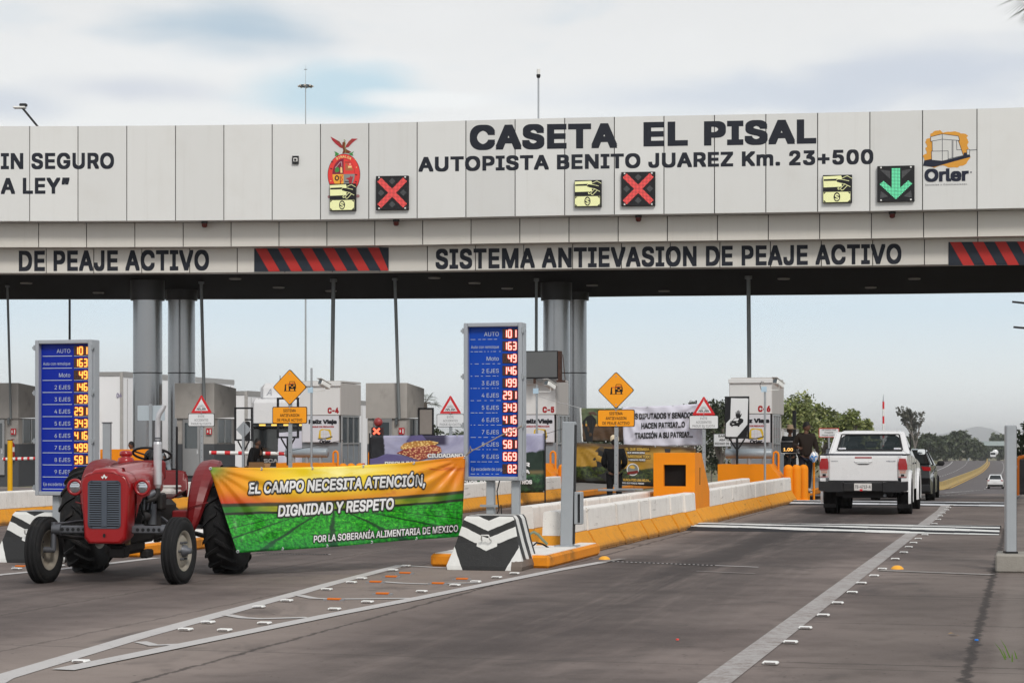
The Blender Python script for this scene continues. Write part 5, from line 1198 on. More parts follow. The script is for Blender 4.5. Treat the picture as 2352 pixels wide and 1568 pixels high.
# ------------------------------------------------------------------ banners
def pl(pts, x):
    for (a, b_), (c, d) in zip(pts, pts[1:]):
        if x <= c or (c, d) == pts[-1]: return lerp(b_, d, (x - a) / (c - a))
class Banner:
    """cloth given by its top and bottom edges in the view and its distance at each end"""
    def __init__(s, name, label, top, bot, z0, z1, mat, nu=60, nv=24, wr=.02, eyelets=5, seed=1, cat='banner'):
        s.top, s.bot, s.z0, s.z1, s.wr, s.seed = top, bot, z0, z1, wr, seed
        s.o = thing(name, label, cat, s.P(.5, .5), 0, None); s.L = s.o.location.copy()
        q = MB(); q.grid(lambda u, v: s.P(u, v) - s.L, nu, nv, mat); s.cloth = q.build('cloth', s.o)
        md = s.cloth.modifiers.new('t', 'SOLIDIFY'); md.thickness = .003; md.offset = 1
        for i in range(eyelets):
            for v in (.985, .015):
                q = MB(); c = s.P((i + .02) / (eyelets - .96), v) - s.L + Vector((0, -.006, 0)); q.M = M4(c); q.lathe([(.006, 0), (.013, -.003), (.02, 0)], M_steel, 10, 'y'); q.build('eyelet', s.o)
    def P(s, u, v):
        xt = lerp(s.top[0][0], s.top[-1][0], u); xb = lerp(s.bot[0][0], s.bot[-1][0], u)
        x, y = lerp(xb, xt, v), lerp(pl(s.bot, xb), pl(s.top, xt), v); z = lerp(s.z0, s.z1, u)
        w_ = 0
        for cu, cv, k in ((0, 1, 1), (1, 1, 1), (0, 0, .5), (1, 0, .5)):
            du, dv = (u - cu) * 2.6, (v - cv); r_ = math.hypot(du, dv); an = math.atan2(dv, du)
            w_ += k * math.sin(an * 17 + s.seed + r_ * 2) * math.exp(-r_ * 1.5) * min(1, r_ * 5)
        w_ += .5 * math.sin(u * 13 + s.seed) * math.sin(v * 3.1) + .3 * math.sin(u * 31 + v * 9 + s.seed)
        return W(x, y, z + w_ * s.wr)
    def uv(s, x, y):
        u, v = .5, .5
        for _ in range(8):
            xl, xr = lerp(s.bot[0][0], s.top[0][0], v), lerp(s.bot[-1][0], s.top[-1][0], v); u = (x - xl) / (xr - xl)
            yb = pl(s.bot, lerp(s.bot[0][0], s.bot[-1][0], u)); yt = pl(s.top, lerp(s.top[0][0], s.top[-1][0], u)); v = (yb - y) / (yb - yt)
        return u, v
    def px(s, x, y, off):
        u, v = s.uv(x, y); return s.P(u, v) - s.L + Vector((0, -off, 0))
    def text(s, t, x0, y0, x1, y1, cap, m, out=None, bold=.03, grow=.05, shear=0, off=.012, sp=1.0):
        for mm, gr, of in ((out, grow, off), (m, 0, off + .006)):
            if mm is None: continue
            q = MB(); q.text(t, x0, 0, cap, mm, w=x1 - x0, bold=bold, al='l', shear=shear, grow=gr, sp=sp, fn=lambda a, b_: s.px(a, lerp(y0, y1, (a - x0) / (x1 - x0)) - b_, of)); q.build('lettering' if gr == 0 else 'letter_outline', s.o)
    def poly(s, pts, m, off, q): q.flat(pts, 0, m, fn=lambda a, b_: s.px(a, b_, off))
# print of the green field banner
m, g_, b = new_mat('field_print'); uvn = g_.co('UV'); u, v, _z = g_.xyz(uvn)
n1 = g_.noise(g_.scale(uvn, (4, 5, 1)), 1.3, 5, .6, .5); n2 = g_.noise(g_.scale(uvn, (70, 26, 1)), 1, 4, .75)
sky = g_.mix(g_.step(g_.m('ABSOLUTE', g_.m('SUBTRACT', u, .48)), .5, .05), srgb(226, 132, 24), srgb(240, 212, 36))
sky = g_.mix(g_.step(v, .76, .57), sky, g_.mix(g_.step(u, .0, .35), srgb(196, 62, 30), srgb(214, 138, 24)))
sky = g_.mix(g_.m('MULTIPLY', g_.step(n1, .55, .72), g_.step(u, .5, .8)), sky, srgb(176, 66, 24))
sky = g_.mix(g_.m('MULTIPLY', g_.step(u, .12, 0), g_.step(v, .75, 1)), sky, srgb(96, 140, 40))
gl = g_.m('SQRT', g_.m('ADD', g_.m('POWER', g_.m('MULTIPLY', g_.m('SUBTRACT', u, .5), 2.6), 2), g_.m('POWER', g_.m('MULTIPLY', g_.m('SUBTRACT', v, .90), 3.4), 2)))
sky = g_.mix(g_.m('MULTIPLY', g_.step(gl, .75, .0), g_.step(n1, .38, .62)), sky, srgb(252, 240, 150))
dv = g_.m('MAXIMUM', g_.m('SUBTRACT', .52, v), .012); row_ = g_.m('ABSOLUTE', g_.m('SUBTRACT', g_.m('FRACT', g_.m('ADD', g_.m('DIVIDE', g_.m('SUBTRACT', u, .46), g_.m('MULTIPLY', dv, .62)), g_.m('MULTIPLY', n1, .22))), .5))
gr = g_.mix(g_.step(n2, .35, .68), srgb(14, 92, 16), srgb(48, 190, 40)); gr = g_.mix(g_.m('MULTIPLY', g_.step(n2, .58, .72), g_.step(g_.m('ABSOLUTE', g_.m('SUBTRACT', u, .5)), .55, .1)), gr, srgb(140, 205, 44))
gr = g_.mix(g_.m('MULTIPLY', g_.step(row_, .40, .47), .9), gr, srgb(14, 44, 22))
gr = g_.mix(g_.m('MULTIPLY', g_.m('SUBTRACT', 1, g_.step(v, 0, .25)), .35), gr, srgb(10, 96, 60))
band = g_.mix(g_.step(n1, .3, .7), srgb(88, 120, 20), srgb(176, 170, 40)); band = g_.mix(g_.step(g_.m('ABSOLUTE', g_.m('SUBTRACT', u, .5)), .2, .5), band, srgb(30, 110, 28))
c = g_.mix(g_.step(v, .445, .455), gr, band); ln = lambda p, w_: g_.step(g_.m('ABSOLUTE', g_.m('ADD', g_.m('SUBTRACT', v, p), g_.m('MULTIPLY', g_.m('SUBTRACT', n1, .5), .03))), w_, w_ * .4)
c = g_.mix(g_.step(v, .555, .575), c, sky); c = g_.mix(ln(.455, .022), c, srgb(28, 34, 16)); c = g_.mix(g_.m('MULTIPLY', ln(.555, .03), .9), c, srgb(44, 34, 26))
g_.put(b.inputs[0], c); b.inputs['Roughness'].default_value = .32
b1 = Banner('protest_banner', 'green and orange field banner stretched from the tractor to the price board', [(480, 1072.5), (633, 1073.7), (785, 1070.6), (931, 1062), (1069, 1047)], [(545, 1269), (660, 1262), (780, 1254), (921, 1241), (1060, 1232)], 23.2, 25.15, m, 110, 40, .034, 6, 2)
tw, tb = pm('print_white', (.72, .72, .72), .4, var=.03), pm('print_black', (.02, .018, .016), .4)
for t_, x0, y0, x1, y1, cap in (('EL CAMPO NECESITA ATENCIÓN,', 571, 1134, 977, 1115, 26), ('DIGNIDAD Y RESPETO', 639, 1186, 905, 1169, 26), ('POR LA SOBERANÍA ALIMENTARIA DE MEXICO', 721, 1245, 1052, 1220, 15.5)): b1.text(t_, x0, y0, x1, y1, cap, tw, tb, .026 if cap > 20 else .016, .085, .12 if cap > 20 else .05)
o = thing('rope', 'thin rope tying the green banner to the price board', 'rope', W(1069, 1047, 25.1)); l = o.location.copy(); q = MB()
q.tube([W(1069, 1047, 25.1) - l, W(1085, 1034, 25.08) - l, W(1106, 1024, 25.06) - l, W(1150, 1000, 25.06) - l, W(1180, 986, 25.06) - l, W(1203, 976, 25.1) - l], .008, pm('rope', (.30, .25, .2), .9), 6); q.tube([W(1069, 1047, 25.1) - l, W(1078, 1036, 25.07) - l, W(1080, 1024, 25.06) - l, W(1084, 1036, 25.05) - l], .006, MATS['rope'], 6); q.build('cord', o)
# corn banner
m, g_, b = new_mat('corn_print'); uvn = g_.co('UV'); u, v, _z = g_.xyz(uvn); n1 = g_.noise(g_.scale(uvn, (4, 2.4, 1)), 1.2, 5, .6, .6); n2 = g_.noise(g_.scale(uvn, (30, 12, 1)), 1, 4, .7)
w_ = g_.mix(n1, srgb(96, 94, 138), srgb(206, 206, 226)); dark = g_.mix(n2, srgb(10, 26, 22), srgb(34, 58, 44)); grn = g_.mix(g_.step(n2, .4, .65), srgb(14, 40, 30), srgb(56, 104, 60))
c = w_; ed = g_.m('ADD', u, g_.m('MULTIPLY', g_.m('SUBTRACT', n1, .5), .05))
hill = g_.m('ADD', g_.m('MULTIPLY', g_.step(u, .66, .95), .36), g_.m('ADD', .36, g_.m('MULTIPLY', g_.m('SUBTRACT', n1, .5), .25)))
c = g_.mix(g_.m('MULTIPLY', g_.step(g_.m('SUBTRACT', hill, v), -.01, .03), g_.step(u, .42, .5)), c, dark)
c = g_.mix(g_.m('MULTIPLY', g_.step(v, .40, .34), g_.step(ed, .5, .6)), c, srgb(120, 104, 68)); c = g_.mix(g_.m('MULTIPLY', g_.step(v, .36, .28), g_.step(ed, .4, .5)), c, grn)
c = g_.mix(g_.step(v, .22, .12), c, g_.mix(.5, grn, (.004, .008, .006))); c = g_.mix(g_.step(ed, .085, .075), c, (.008, .008, .012))
c = g_.mix(g_.m('MULTIPLY', g_.step(v, .80, .86), g_.m('MULTIPLY', g_.step(u, .2, .24), g_.step(u, .46, .42))), c, srgb(48, 42, 70))
g_.put(b.inputs[0], c); b.inputs['Roughness'].default_value = .4
b2 = Banner('protest_banner', 'banner with two ears of corn hanging behind the price board', [(850, 1000), (1050, 999), (1251, 995)], [(852, 1139), (1050, 1134), (1251, 1130)], 49.4, 48.4, m, 60, 24, .014, 5, 5)
m, g_, b = new_mat('corn_kernels'); v = g_.co(); vo = g_.voro(g_.scale(v, (1, 1, 1.3)), 17); c = g_.mix(g_.step(vo.outputs['Distance'], .15, .62), g_.mix(g_.noise(v, 2.5, 2), srgb(240, 206, 140), srgb(226, 150, 120)), srgb(140, 54, 44)); g_.put(b.inputs[0], c); b.inputs['Roughness'].default_value = .4; M_k1 = m
m, g_, b = new_mat('corn_kernels_pale'); v = g_.co(); vo = g_.voro(g_.scale(v, (1, 1, 1.3)), 17); c = g_.mix(g_.step(vo.outputs['Distance'], .15, .62), g_.mix(g_.noise(v, 2.5, 2), srgb(248, 226, 160), srgb(232, 190, 96)), srgb(176, 120, 50)); g_.put(b.inputs[0], c); b.inputs['Roughness'].default_value = .4; M_k2 = m
K5 = lambda pts: [((1080 + x / 4.355) / 1.3265, (1120 + y / 4.355) / 1.3265) for x, y in pts]
q = MB(); hand = pm('print_hand', srgb(92, 84, 130), .4, var=.25, sc=4)
b2.poly(K5([(690, 970), (760, 900), (900, 890), (960, 960), (700, 985)]), hand, .02, q); b2.poly(K5([(205, 1210), (300, 1190), (420, 1140), (560, 1150), (800, 1200), (850, 1240), (700, 1290), (205, 1290)]), hand, .02, q)
b2.poly(K5([(610, 1050), (660, 1000), (800, 970), (1000, 965), (1120, 990), (1080, 1020), (900, 1060), (680, 1085), (620, 1078)]), M_k2, .024, q); b2.poly(K5([(558, 1130), (660, 1080), (860, 1040), (1060, 1020), (1140, 1050), (1160, 1110), (1060, 1170), (860, 1230), (700, 1170)]), M_k1, .028, q); q.build('corn_picture', b2.o)
for t_, x0, y0, x1, y1, cap in (('CIUDADANO MEXICANO', 982, 1051, 1140, 1049, 9.5), ('DISCULPA', 884, 1069, 950, 1068, 9.5), ('TAR', 1180, 1072, 1217, 1071, 9.5), ('LA', 1196, 1088, 1217, 1087, 9.5), ('CHOS, PARA QUE NUESTROS', 1064, 1113, 1222, 1111, 9.5), ('VEN MAÑANA', 1064, 1128, 1140, 1127, 9.5)): b2.text(t_, x0, y0, x1, y1, cap, tw, tb, .04, .05, off=.032)
# sunset banner
m, g_, b = new_mat('sunset_print'); uvn = g_.co('UV'); u, v, _z = g_.xyz(uvn); n1 = g_.noise(g_.scale(uvn, (3, 2, 1)), 1.6, 5, .6, .6); n2 = g_.noise(g_.scale(uvn, (40, 14, 1)), 1, 4, .75)
c = g_.mix(n1, srgb(96, 70, 28), srgb(222, 172, 62)); c = g_.mix(g_.step(g_.m('ADD', v, g_.m('MULTIPLY', n1, .3)), .95, 1.15), c, srgb(70, 52, 34))
c = g_.mix(g_.step(g_.m('SUBTRACT', .42, g_.m('ADD', v, g_.m('MULTIPLY', g_.m('SUBTRACT', n1, .5), .2))), -.02, .03), c, g_.mix(g_.step(n2, .4, .65), srgb(18, 28, 12), srgb(74, 88, 34))); c = g_.mix(g_.step(v, .2, .05), c, srgb(20, 18, 14))
g_.put(b.inputs[0], c); b.inputs['Roughness'].default_value = .35
b3 = Banner('protest_banner', 'brown sunset banner with a farmer silhouette and gold lettering below the white banner', [(1321, 1016), (1450, 1021), (1598, 1027)], [(1320, 1107), (1430, 1113), (1598, 1122)], 49.6, 48.6, m, 50, 20, .03, 4, 7)
Z1 = lambda pts: [(1311.7 + .18267 * x, 889.6 + .18267 * y) for x, y in pts]; gold2 = pm('print_gold', srgb(206, 166, 70), .4); sil = pm('print_silhouette', (.012, .012, .013), .4)
q = MB(); b3.poly(Z1([(345, 760), (380, 735), (415, 760), (430, 825), (480, 900), (470, 1060), (440, 1180), (340, 1100), (260, 1010), (275, 900), (340, 840)]), sil, .010, q); b3.poly(Z1([(300, 800), (345, 760), (380, 735), (415, 762), (440, 800), (380, 825)]), pm('print_hat', srgb(92, 82, 70), .5), .013, q); b3.poly(Z1([(1175, 770), (1250, 770), (1245, 830), (1185, 830)]), sil, .01, q)
b3.poly(Z1(arc(775, 1030, 76, 78, 0, 360, 24)), tw, .010, q); b3.poly(Z1(arc(775, 1030, 66, 68, 0, 360, 24)), pm('print_seal', srgb(120, 124, 120), .5), .013, q); b3.poly(Z1(arc(770, 1010, 40, 34, 0, 360, 16)), gold2, .016, q); b3.poly(Z1([(705, 1060), (840, 1040), (845, 1075), (712, 1095)]), pm('print_ribbon', srgb(110, 36, 32), .5), .019, q); q.build('seal_picture', b3.o)
for t_, x0, y0, x1, y1, cap, mm in (('EL QUE SIEMBRA', 1437, 1034, 1492, 1035, 6.8, gold2), ('QUE MENOS GANA', 1441, 1041, 1481, 1041.5, 4, tw), ('ARRIESGA TODO', 1442, 1051, 1494, 1052, 6.8, gold2), ('Y SIEMPRE PIERDE', 1443, 1057.5, 1482, 1058, 4, tw), ('NUNCA PISO UNA MILPA...', 1431, 1104, 1494, 1106, 6, gold2), ('ES EL QUE PONE EL PRECIO', 1428, 1110, 1479, 1112, 3.8, tw)): b3.text(t_, x0, y0, x1, y1, cap, mm, sil, .03, .12, off=.02)
# farmer banner and the white banner over it
m, g_, b = new_mat('farmer_print'); uvn = g_.co('UV'); u, v, _z = g_.xyz(uvn); n1 = g_.noise(g_.scale(uvn, (3, 3, 1)), 1.6, 5, .6, .8); n2 = g_.noise(g_.scale(uvn, (8, 20, 1)), 1, 4, .7)
c = g_.mix(n1, srgb(46, 84, 62), srgb(120, 118, 80)); c = g_.mix(g_.step(v, .56, .44), c, g_.mix(n2, srgb(46, 34, 24), srgb(104, 76, 50))); c = g_.mix(g_.step(g_.m('ABSOLUTE', g_.m('SUBTRACT', v, .5)), .05, .02), c, srgb(206, 150, 66)); c = g_.mix(g_.step(v, .12, 0), c, srgb(30, 36, 24))
g_.put(b.inputs[0], c); b.inputs['Roughness'].default_value = .35
b4 = Banner('protest_banner', 'dark banner of a bending farmer hung beside the steel columns', [(1333, 937), (1445, 937)], [(1338, 1014), (1445, 1016)], 50.2, 49.8, m, 30, 20, .025, 3, 9)
q = MB(); b4.poly(Z1([(200, 360), (260, 345), (310, 400), (315, 450), (285, 520), (275, 600), (270, 680), (190, 680), (180, 600), (160, 520), (140, 430)]), sil, .010, q); b4.poly(Z1([(215, 310), (290, 300), (330, 345), (250, 360)]), pm('print_hat2', srgb(84, 64, 54), .5), .013, q); q.build('farmer_picture', b4.o)
q = MB(); a, c_ = b4.P(0, 1) - b4.L, b4.P(0, 0) - b4.L; q.cyl(a, c_, .022, M_white, n=8); q.build('edge_pole', b4.o)
m, g_, b = new_mat('white_cloth'); uvn = g_.co('UV'); g_.put(b.inputs[0], g_.mix(g_.noise(g_.scale(uvn, (3, 5, 1)), 1.5, 4, .6, .5), (.58, .57, .66), (.66, .65, .74))); b.inputs['Roughness'].default_value = .6
b5 = Banner('protest_banner', 'white banner asking about deputies and senators in black letters', [(1428, 934), (1520, 932), (1605, 927)], [(1433, 1022), (1520, 1025), (1617, 1022)], 49.3, 48.9, m, 50, 22, .035, 4, 3)
for t_, x0, y0, x1, y1, cap in (('¿LOS DIPUTADOS Y SENADORES', 1439, 963, 1606, 959, 13.4), ('HACEN PATRIA?...O', 1473, 984.5, 1573, 981, 13.4), ('TRAICIÓN A SU PATRIA?...', 1458, 1007, 1591, 1004, 13.4)): b5.text(t_, x0, y0, x1, y1, cap, sil, None, .03, 0, off=.012)
# supports that hold the banners up, and cords
for (x, y, z, lab) in ((849, 1000, 49.5, 'thin dark pole holding the left end of the corn banner'), (1252, 993, 48.3, 'thin dark pole holding the right end of the corn banner'), (1599, 925, 49.0, 'thin dark pole holding the white and sunset banners')):
    p = W(x, y - 4, z); o = thing('banner_pole', lab, 'pole', (p.x, p.y, 0), 0, 'poles holding the banners'); q = MB(); q.cyl((0, 0, 0), (0, 0, p.z), .018, M_dark, n=8); q.build('pole', o); q = MB(); q.cyl((0, 0, p.z), (0, 0, p.z + .02), .022, M_dark, n=8); q.build('cap', o)
for pts, lab in ((((1224, 905, 53.9), (1270, 920, 52), (1333, 937, 50.2)), 'pale cord running from booth C-5 to the farmer banner'), (((1250, 997, 48.4), (1290, 985, 50), (1318, 978, 53.9)), 'dark cord from the corn banner to booth C-5'), (((560, 1004, 54), (640, 1040, 53), (790, 1010, 53.9)), 'sagging cord behind the yellow sign at booth C-4')):
    o = thing('cord', lab, 'cord', W(*pts[0])); l = o.location.copy(); q = MB(); q.tube([W(*p) - l for p in pts], .007, pm('cord_pale', (.5, .5, .5), .8) if 'pale' in lab else M_dark, 5); q.build('line', o)
# ------------------------------------------------------------------ tractor
M_tr = pm('tractor_red', srgb(148, 8, 15), .32, 0, var=.10, sc=5, coat=.35, dirt=.25, dirtcol=(.11, .018, .016))
M_trd = pm('tractor_red_dull', srgb(112, 16, 20), .42, 0, var=.14, sc=5, dirt=.4, dirtcol=(.10, .02, .02))
M_grl = pm('grille_grey', (.075, .09, .115), .45, .3, var=.08); M_eng = pm('engine_dark', (.035, .033, .033), .6, .3, var=.35, sc=9, dirt=.5, dirtcol=(.07, .055, .04))
M_iron = pm('axle_iron', (.13, .135, .15), .5, .5, var=.2, sc=9, dirt=.4, dirtcol=(.06, .05, .04)); M_rim = pm('rim_cream', (.29, .262, .22), .5, .1, var=.12, sc=7, dirt=.5, dirtcol=(.17, .13, .09))
M_muf = pm('muffler_silver', (.58, .58, .60), .38, .55, var=.10, sc=8, dirt=.3, dirtcol=(.28, .22, .18)); M_cush = pm('seat_cloth', (.66, .63, .60), .85, var=.08, sc=14, bump=.3, bsc=25)
p = W(258, 0, 22.3); tr = thing('tractor', 'old red farm tractor with a silver exhaust pulling the green banner', 'tractor', (p.x, p.y, 0), R(-6.7))
def sec(wt, wb, zt, zb, rt, y, crown=.05, n=8):
    a = [(-wb / 2 + .05, zb), (-wb / 2, zb + .06), (-lerp(wb, wt, .5) / 2, lerp(zb, zt, .45)), (-wt / 2, zt - rt - crown)]
    a += [(-wt / 2 + rt - rt * math.cos(R(90 * i / n)), zt - crown - rt + rt * math.sin(R(90 * i / n))) for i in range(1, n + 1)]
    a += [(-wt / 4 + .02, zt - crown * .25), (0, zt)]
    return [(x, y, z) for x, z in a] + [(-x, y, z) for x, z in a[-2::-1]]
def loft(q, secs, m, cap0=True, cap1=False, smooth=True, close=True):
    n = len(secs[0]); vs = [p for s in secs for p in s]
    q.add(vs, [(i * n + j, i * n + (j + 1) % n, (i + 1) * n + (j + 1) % n, (i + 1) * n + j) for i in range(len(secs) - 1) for j in range(n if close else n - 1)], m, smooth)
    if cap0: q.add(secs[0], [tuple(range(n))], m)
    if cap1: q.add(secs[-1], [tuple(range(n))[::-1]], m)
q = MB(); loft(q, [sec(.50, .42, 1.255, .48, .10, -.275), sec(.535, .455, 1.275, .46, .12, -.268), sec(.555, .475, 1.288, .452, .125, -.245), sec(.565, .48, 1.295, .45, .13, -.20), sec(.57, .48, 1.30, .45, .13, -.05), sec(.565, .47, 1.30, .47, .13, .03)], M_tr, True, False)
q.line([(-.285, 1.08), (-.24, 1.19), (-.1, 1.235), (.1, 1.235), (.24, 1.19), (.285, 1.08)], .006, -.276, M_trd)
q.build('nose_shell', tr)
q = MB()           # hood over the engine
def hsec(wt, zt, zb, y, rt=.13, crown=.05):
    n = 8; a = [(-wt / 2 + .01, zb), (-wt / 2, zb + .1), (-wt / 2, zt - rt - crown)] + [(-wt / 2 + rt - rt * math.cos(R(90 * i / n)), zt - crown - rt + rt * math.sin(R(90 * i / n))) for i in range(1, n + 1)] + [(-wt / 4, zt - crown * .25), (0, zt)]
    return [(x, y, z) for x, z in a] + [(-x, y, z) for x, z in a[-2::-1]]
loft(q, [hsec(.575, 1.302, .72, -.02), hsec(.575, 1.306, .86, .10), hsec(.57, 1.315, .95, .25), hsec(.55, 1.335, .98, .65), hsec(.52, 1.345, 1.0, 1.05), hsec(.46, 1.34, 1.02, 1.22), hsec(.42, 1.31, 1.04, 1.27)], M_tr, False, True, True, False)
hd = q.build('hood', tr)
q = MB(); q.M = M4((0, 0, 0)); q.tube([(-.02, .0, 1.308), (-.015, .6, 1.34), (-.01, 1.1, 1.35)], .006, M_trd, 6); q.build('hood_seam', hd)
q = MB(); q.box(.286, .30, 1.12, .012, .30, .045, M_chrome, .005); q.build('side_badge', hd)
q = MB()
for dx, dz, f in ((-.018, 0, 1), (.018, 0, 1), (0, .022, -1)): q.flat([(dx - .02, 1.185 + dz + f * .012), (dx + .02, 1.185 + dz + f * .012), (dx, 1.185 + dz - f * .016)], -.284, M_white)
q.build('nose_emblem', tr)
q = MB(); gx, g0, g1 = .178, .632, 1.142
q.prism(rrect(-gx, g0, gx, g1, .035), -.279, -.272, M_dark)
q.line(rrect(-gx, g0, gx, g1, .035), .022, -.283, M_grl, True); q.box(0, -.286, (g0 + g1) / 2, .062, .016, g1 - g0 - .02, M_grl, .004)
for i in range(19):
    z = g0 + .03 + i * (g1 - g0 - .06) / 18
    for sx in (-1, 1): q.M = M4((sx * .102, -.283, z), rx=R(-32)); q.box(0, 0, 0, .142, .005, .013, M_grl)
q.M = Matrix(); q.build('grille', tr)
q = MB(); q.disc(0, .545, .016, .022, -.285, M_black); q.build('crank_hole', tr)
M_lens = pm('lamp_lens', (.55, .57, .60), .08, .9, var=.15, sc=30)
for sx in (-1, 1):
    q = MB(); q.M = M4((sx * .385, -.10, 1.075)); q.lathe([(.0, .13), (.04, .12), (.07, .07), (.088, .0), (.096, -.03), (.092, -.045), (.066, -.047), (.064, -.035)], M_tr, 28, 'y'); h = q.build('headlight', tr)
    q = MB(); q.M = M4((sx * .385, -.10, 1.075)); q.lathe([(0, -.052), (.03, -.05), (.05, -.046), (.066, -.038)], M_lens, 28, 'y')
    for i in range(5): q.box(0, -.052, -.05 + i * .025, .11 - abs(i - 2) * .02, .006, .003, M_glass)
    q.build('lens', h); q = MB(); q.cyl((sx * .385, -.05, 1.075), (sx * .28, -.02, 1.06), .022, M_tr, n=10); q.build('bracket', h)
q = MB()           # engine and gearbox: one dark casting with many lumps
q.box(0, .62, .66, .30, 1.1, .50, M_eng, .04); q.box(0, .45, .38, .26, .8, .16, M_eng, .05); q.box(0, 1.45, .66, .44, .75, .46, M_eng, .06); q.box(0, .1, .72, .42, .12, .46, M_eng, .03); q.box(.17, .62, .95, .10, .8, .12, M_eng, .03)
q.cyl((.20, .30, .72), (.20, .62, .72), .055, M_eng); q.cyl((.22, .55, .95), (.30, .62, 1.0), .04, M_iron); q.cyl((.20, .85, .62), (.20, .85, .86), .05, M_iron); q.cyl((-.20, .3, .75), (-.20, .6, .75), .06, M_eng)
for i in range(4): q.tube([(.16, .35 + i * .16, .98), (.21, .35 + i * .16, .92), (.20, .38 + i * .14, .80)], .012, M_iron, 6)
q.tube([(.15, .18, .98), (.24, .25, .9), (.25, .4, .70), (.18, .5, .55)], .016, M_rubber, 6); q.box(.23, 1.12, .88, .07, .2, .2, M_eng, .02); q.cyl((.14, .2, .60), (.30, .2, .60), .05, M_iron); q.box(.05, .1, .34, .18, .2, .12, M_eng, .02); q.box(.12, .9, .28, .10, .24, .10, M_eng, .02)
q.build('engine', tr)
q = MB(); q.box(.16, .06, .55, .05, .05, .25, pm('engine_tan', (.22, .16, .09), .7)); q.build('bracket', tr)
q = MB(); q.cyl((-.72, 1.78, .635), (.72, 1.78, .635), .10, M_eng, n=20); q.lathe([(.10, -.3), (.2, -.18), (.2, .18), (.10, .3)], M_eng, 20, 'x', o=(0, 1.78, .62)); q.build('rear_axle', tr)
q = MB(); q.box(0, -.03, .60, 1.26, .06, .085, M_iron, .012)
q.build('front_axle', tr)
for i in range(-9, 10):
    if abs(i) < 5: continue
    q = MB(); q.cyl((i * .062, -.066, .60), (i * .062, -.06, .60), .020, M_black, n=10); q.build('axle_hole', tr)
for sx in (-1, 1): q = MB(); q.cyl((sx * .58, -.03, .60), (sx * .68, -.03, .60), .058, M_iron, n=16); q.cyl((sx * .675, -.03, .36), (sx * .665, -.03, .68), .032, M_iron, n=12); q.cyl((sx * .66, -.03, .37), (sx * .78, -.03, .37), .035, M_iron, n=12); q.tube([(sx * .66, -.02, .66), (sx * .60, .2, .66), (sx * .3, .9, .70)], .016, M_iron, 8); q.tube([(sx * .62, .0, .52), (sx * .35, .6, .45), (sx * .16, 1.1, .42)], .022, M_eng, 8); q.build('steering_arm', tr)
# wheels
def wheel(R_, wd, rimr, par, pos, kind, steer=0):
    hw = wd / 2; h = bpy.data.objects.new('rear_wheel' if kind == 'rear' else 'front_wheel', None)
    q = MB(); q.M = M4(pos, rz=steer); sx = 1 if pos[0] > 0 else -1
    core = R_ - (.035 if kind == 'rear' else .012)
    prof = [(rimr, -hw * .72), (rimr + .03, -hw * .86), (lerp(rimr, core, .45), -hw), (lerp(rimr, core, .8), -hw * .97), (core - .02, -hw * .84), (core, -hw * .5), (core + .005, 0), (core, hw * .5), (core - .02, hw * .84), (lerp(rimr, core, .8), hw * .97), (lerp(rimr, core, .45), hw), (rimr + .03, hw * .86), (rimr, hw * .72)]
    q.lathe(prof, M_rubber, 56, 'x')
    if kind == 'rear':
        n = 19
        for s_ in (-1, 1):
            for i in range(n):
                a0 = 2 * math.pi * (i + (.5 if s_ > 0 else 0)) / n; pts = []
                for f, aa, rr in ((-.08, .0, 0), (.45, .10, .0), (.80, .20, -.008), (1.02, .27, -.035)):
                    a = a0 + aa; x = s_ * f * hw
                    for da in (-.036, .036):
                        for top in (0, 1):
                            r = core - .02 + rr if not top else R_ + rr * 1.2
                            pts.append((x, r * math.cos(a + da * (1.15 - .3 * top)), r * math.sin(a + da * (1.15 - .3 * top))))
                fs = []
                for k in range(3):
                    b0, b1 = 4 * k, 4 * k + 4; fs += [(b0 + 1, b0 + 3, b1 + 3, b1 + 1), (b0, b0 + 1, b1 + 1, b1), (b0 + 3, b0 + 2, b1 + 2, b1 + 3)]
                fs += [(0, 2, 3, 1), (12, 13, 15, 14)]; q.add(pts, fs, M_rubber)
    else:
        for f in (-.62, -.02, .58): q.lathe([(core - .01, (f - .17) * hw), (core + .016, (f - .13) * hw), (core + .016, (f + .13) * hw), (core - .01, (f + .17) * hw)], M_rubber, 56, 'x')
    t_ = q.build('tyre', None); t_.name = 'rear_wheel' if kind == 'rear' else 'front_wheel'; t_.parent = par; bpy.data.objects.remove(h)
    q = MB(); q.M = M4(pos, rz=steer)
    m = M_rim
    q.lathe([(rimr + .012, -hw * .78), (rimr - .01, -hw * .7), (rimr - .02, -hw * .3), (rimr - .03, hw * .3), (rimr - .01, hw * .7), (rimr + .012, hw * .78)], m, 40, 'x')
    d = sx * hw * .2
    q.lathe([(rimr - .02, d), (rimr * .75, d + sx * .03), (rimr * .5, d + sx * .02), (rimr * .34, d + sx * .035), (0, d + sx * .035)], m, 40, 'x'); q.build('rim', t_)
    q = MB(); q.M = M4(pos, rz=steer); q.lathe([(rimr * .34, d + sx * .03), (rimr * .30, d + sx * .07), (rimr * .18, d + sx * .09), (rimr * .15, d + sx * .13), (0, d + sx * .135)], M_iron, 20, 'x')
    for i in range(6): a = 2 * math.pi * i / 6; q.cyl((d + sx * .02, rimr * .48 * math.cos(a), rimr * .48 * math.sin(a)), (d + sx * .06, rimr * .48 * math.cos(a), rimr * .48 * math.sin(a)), .014, M_iron, n=6)
    q.build('hub', t_)
for sx in (-1, 1):
    wheel(.65, .35, .34, tr, (sx * .87, 1.78, .635), 'rear'); wheel(.372, .165, .215, tr, (sx * .775, -.03, .368), 'front', R(-6))
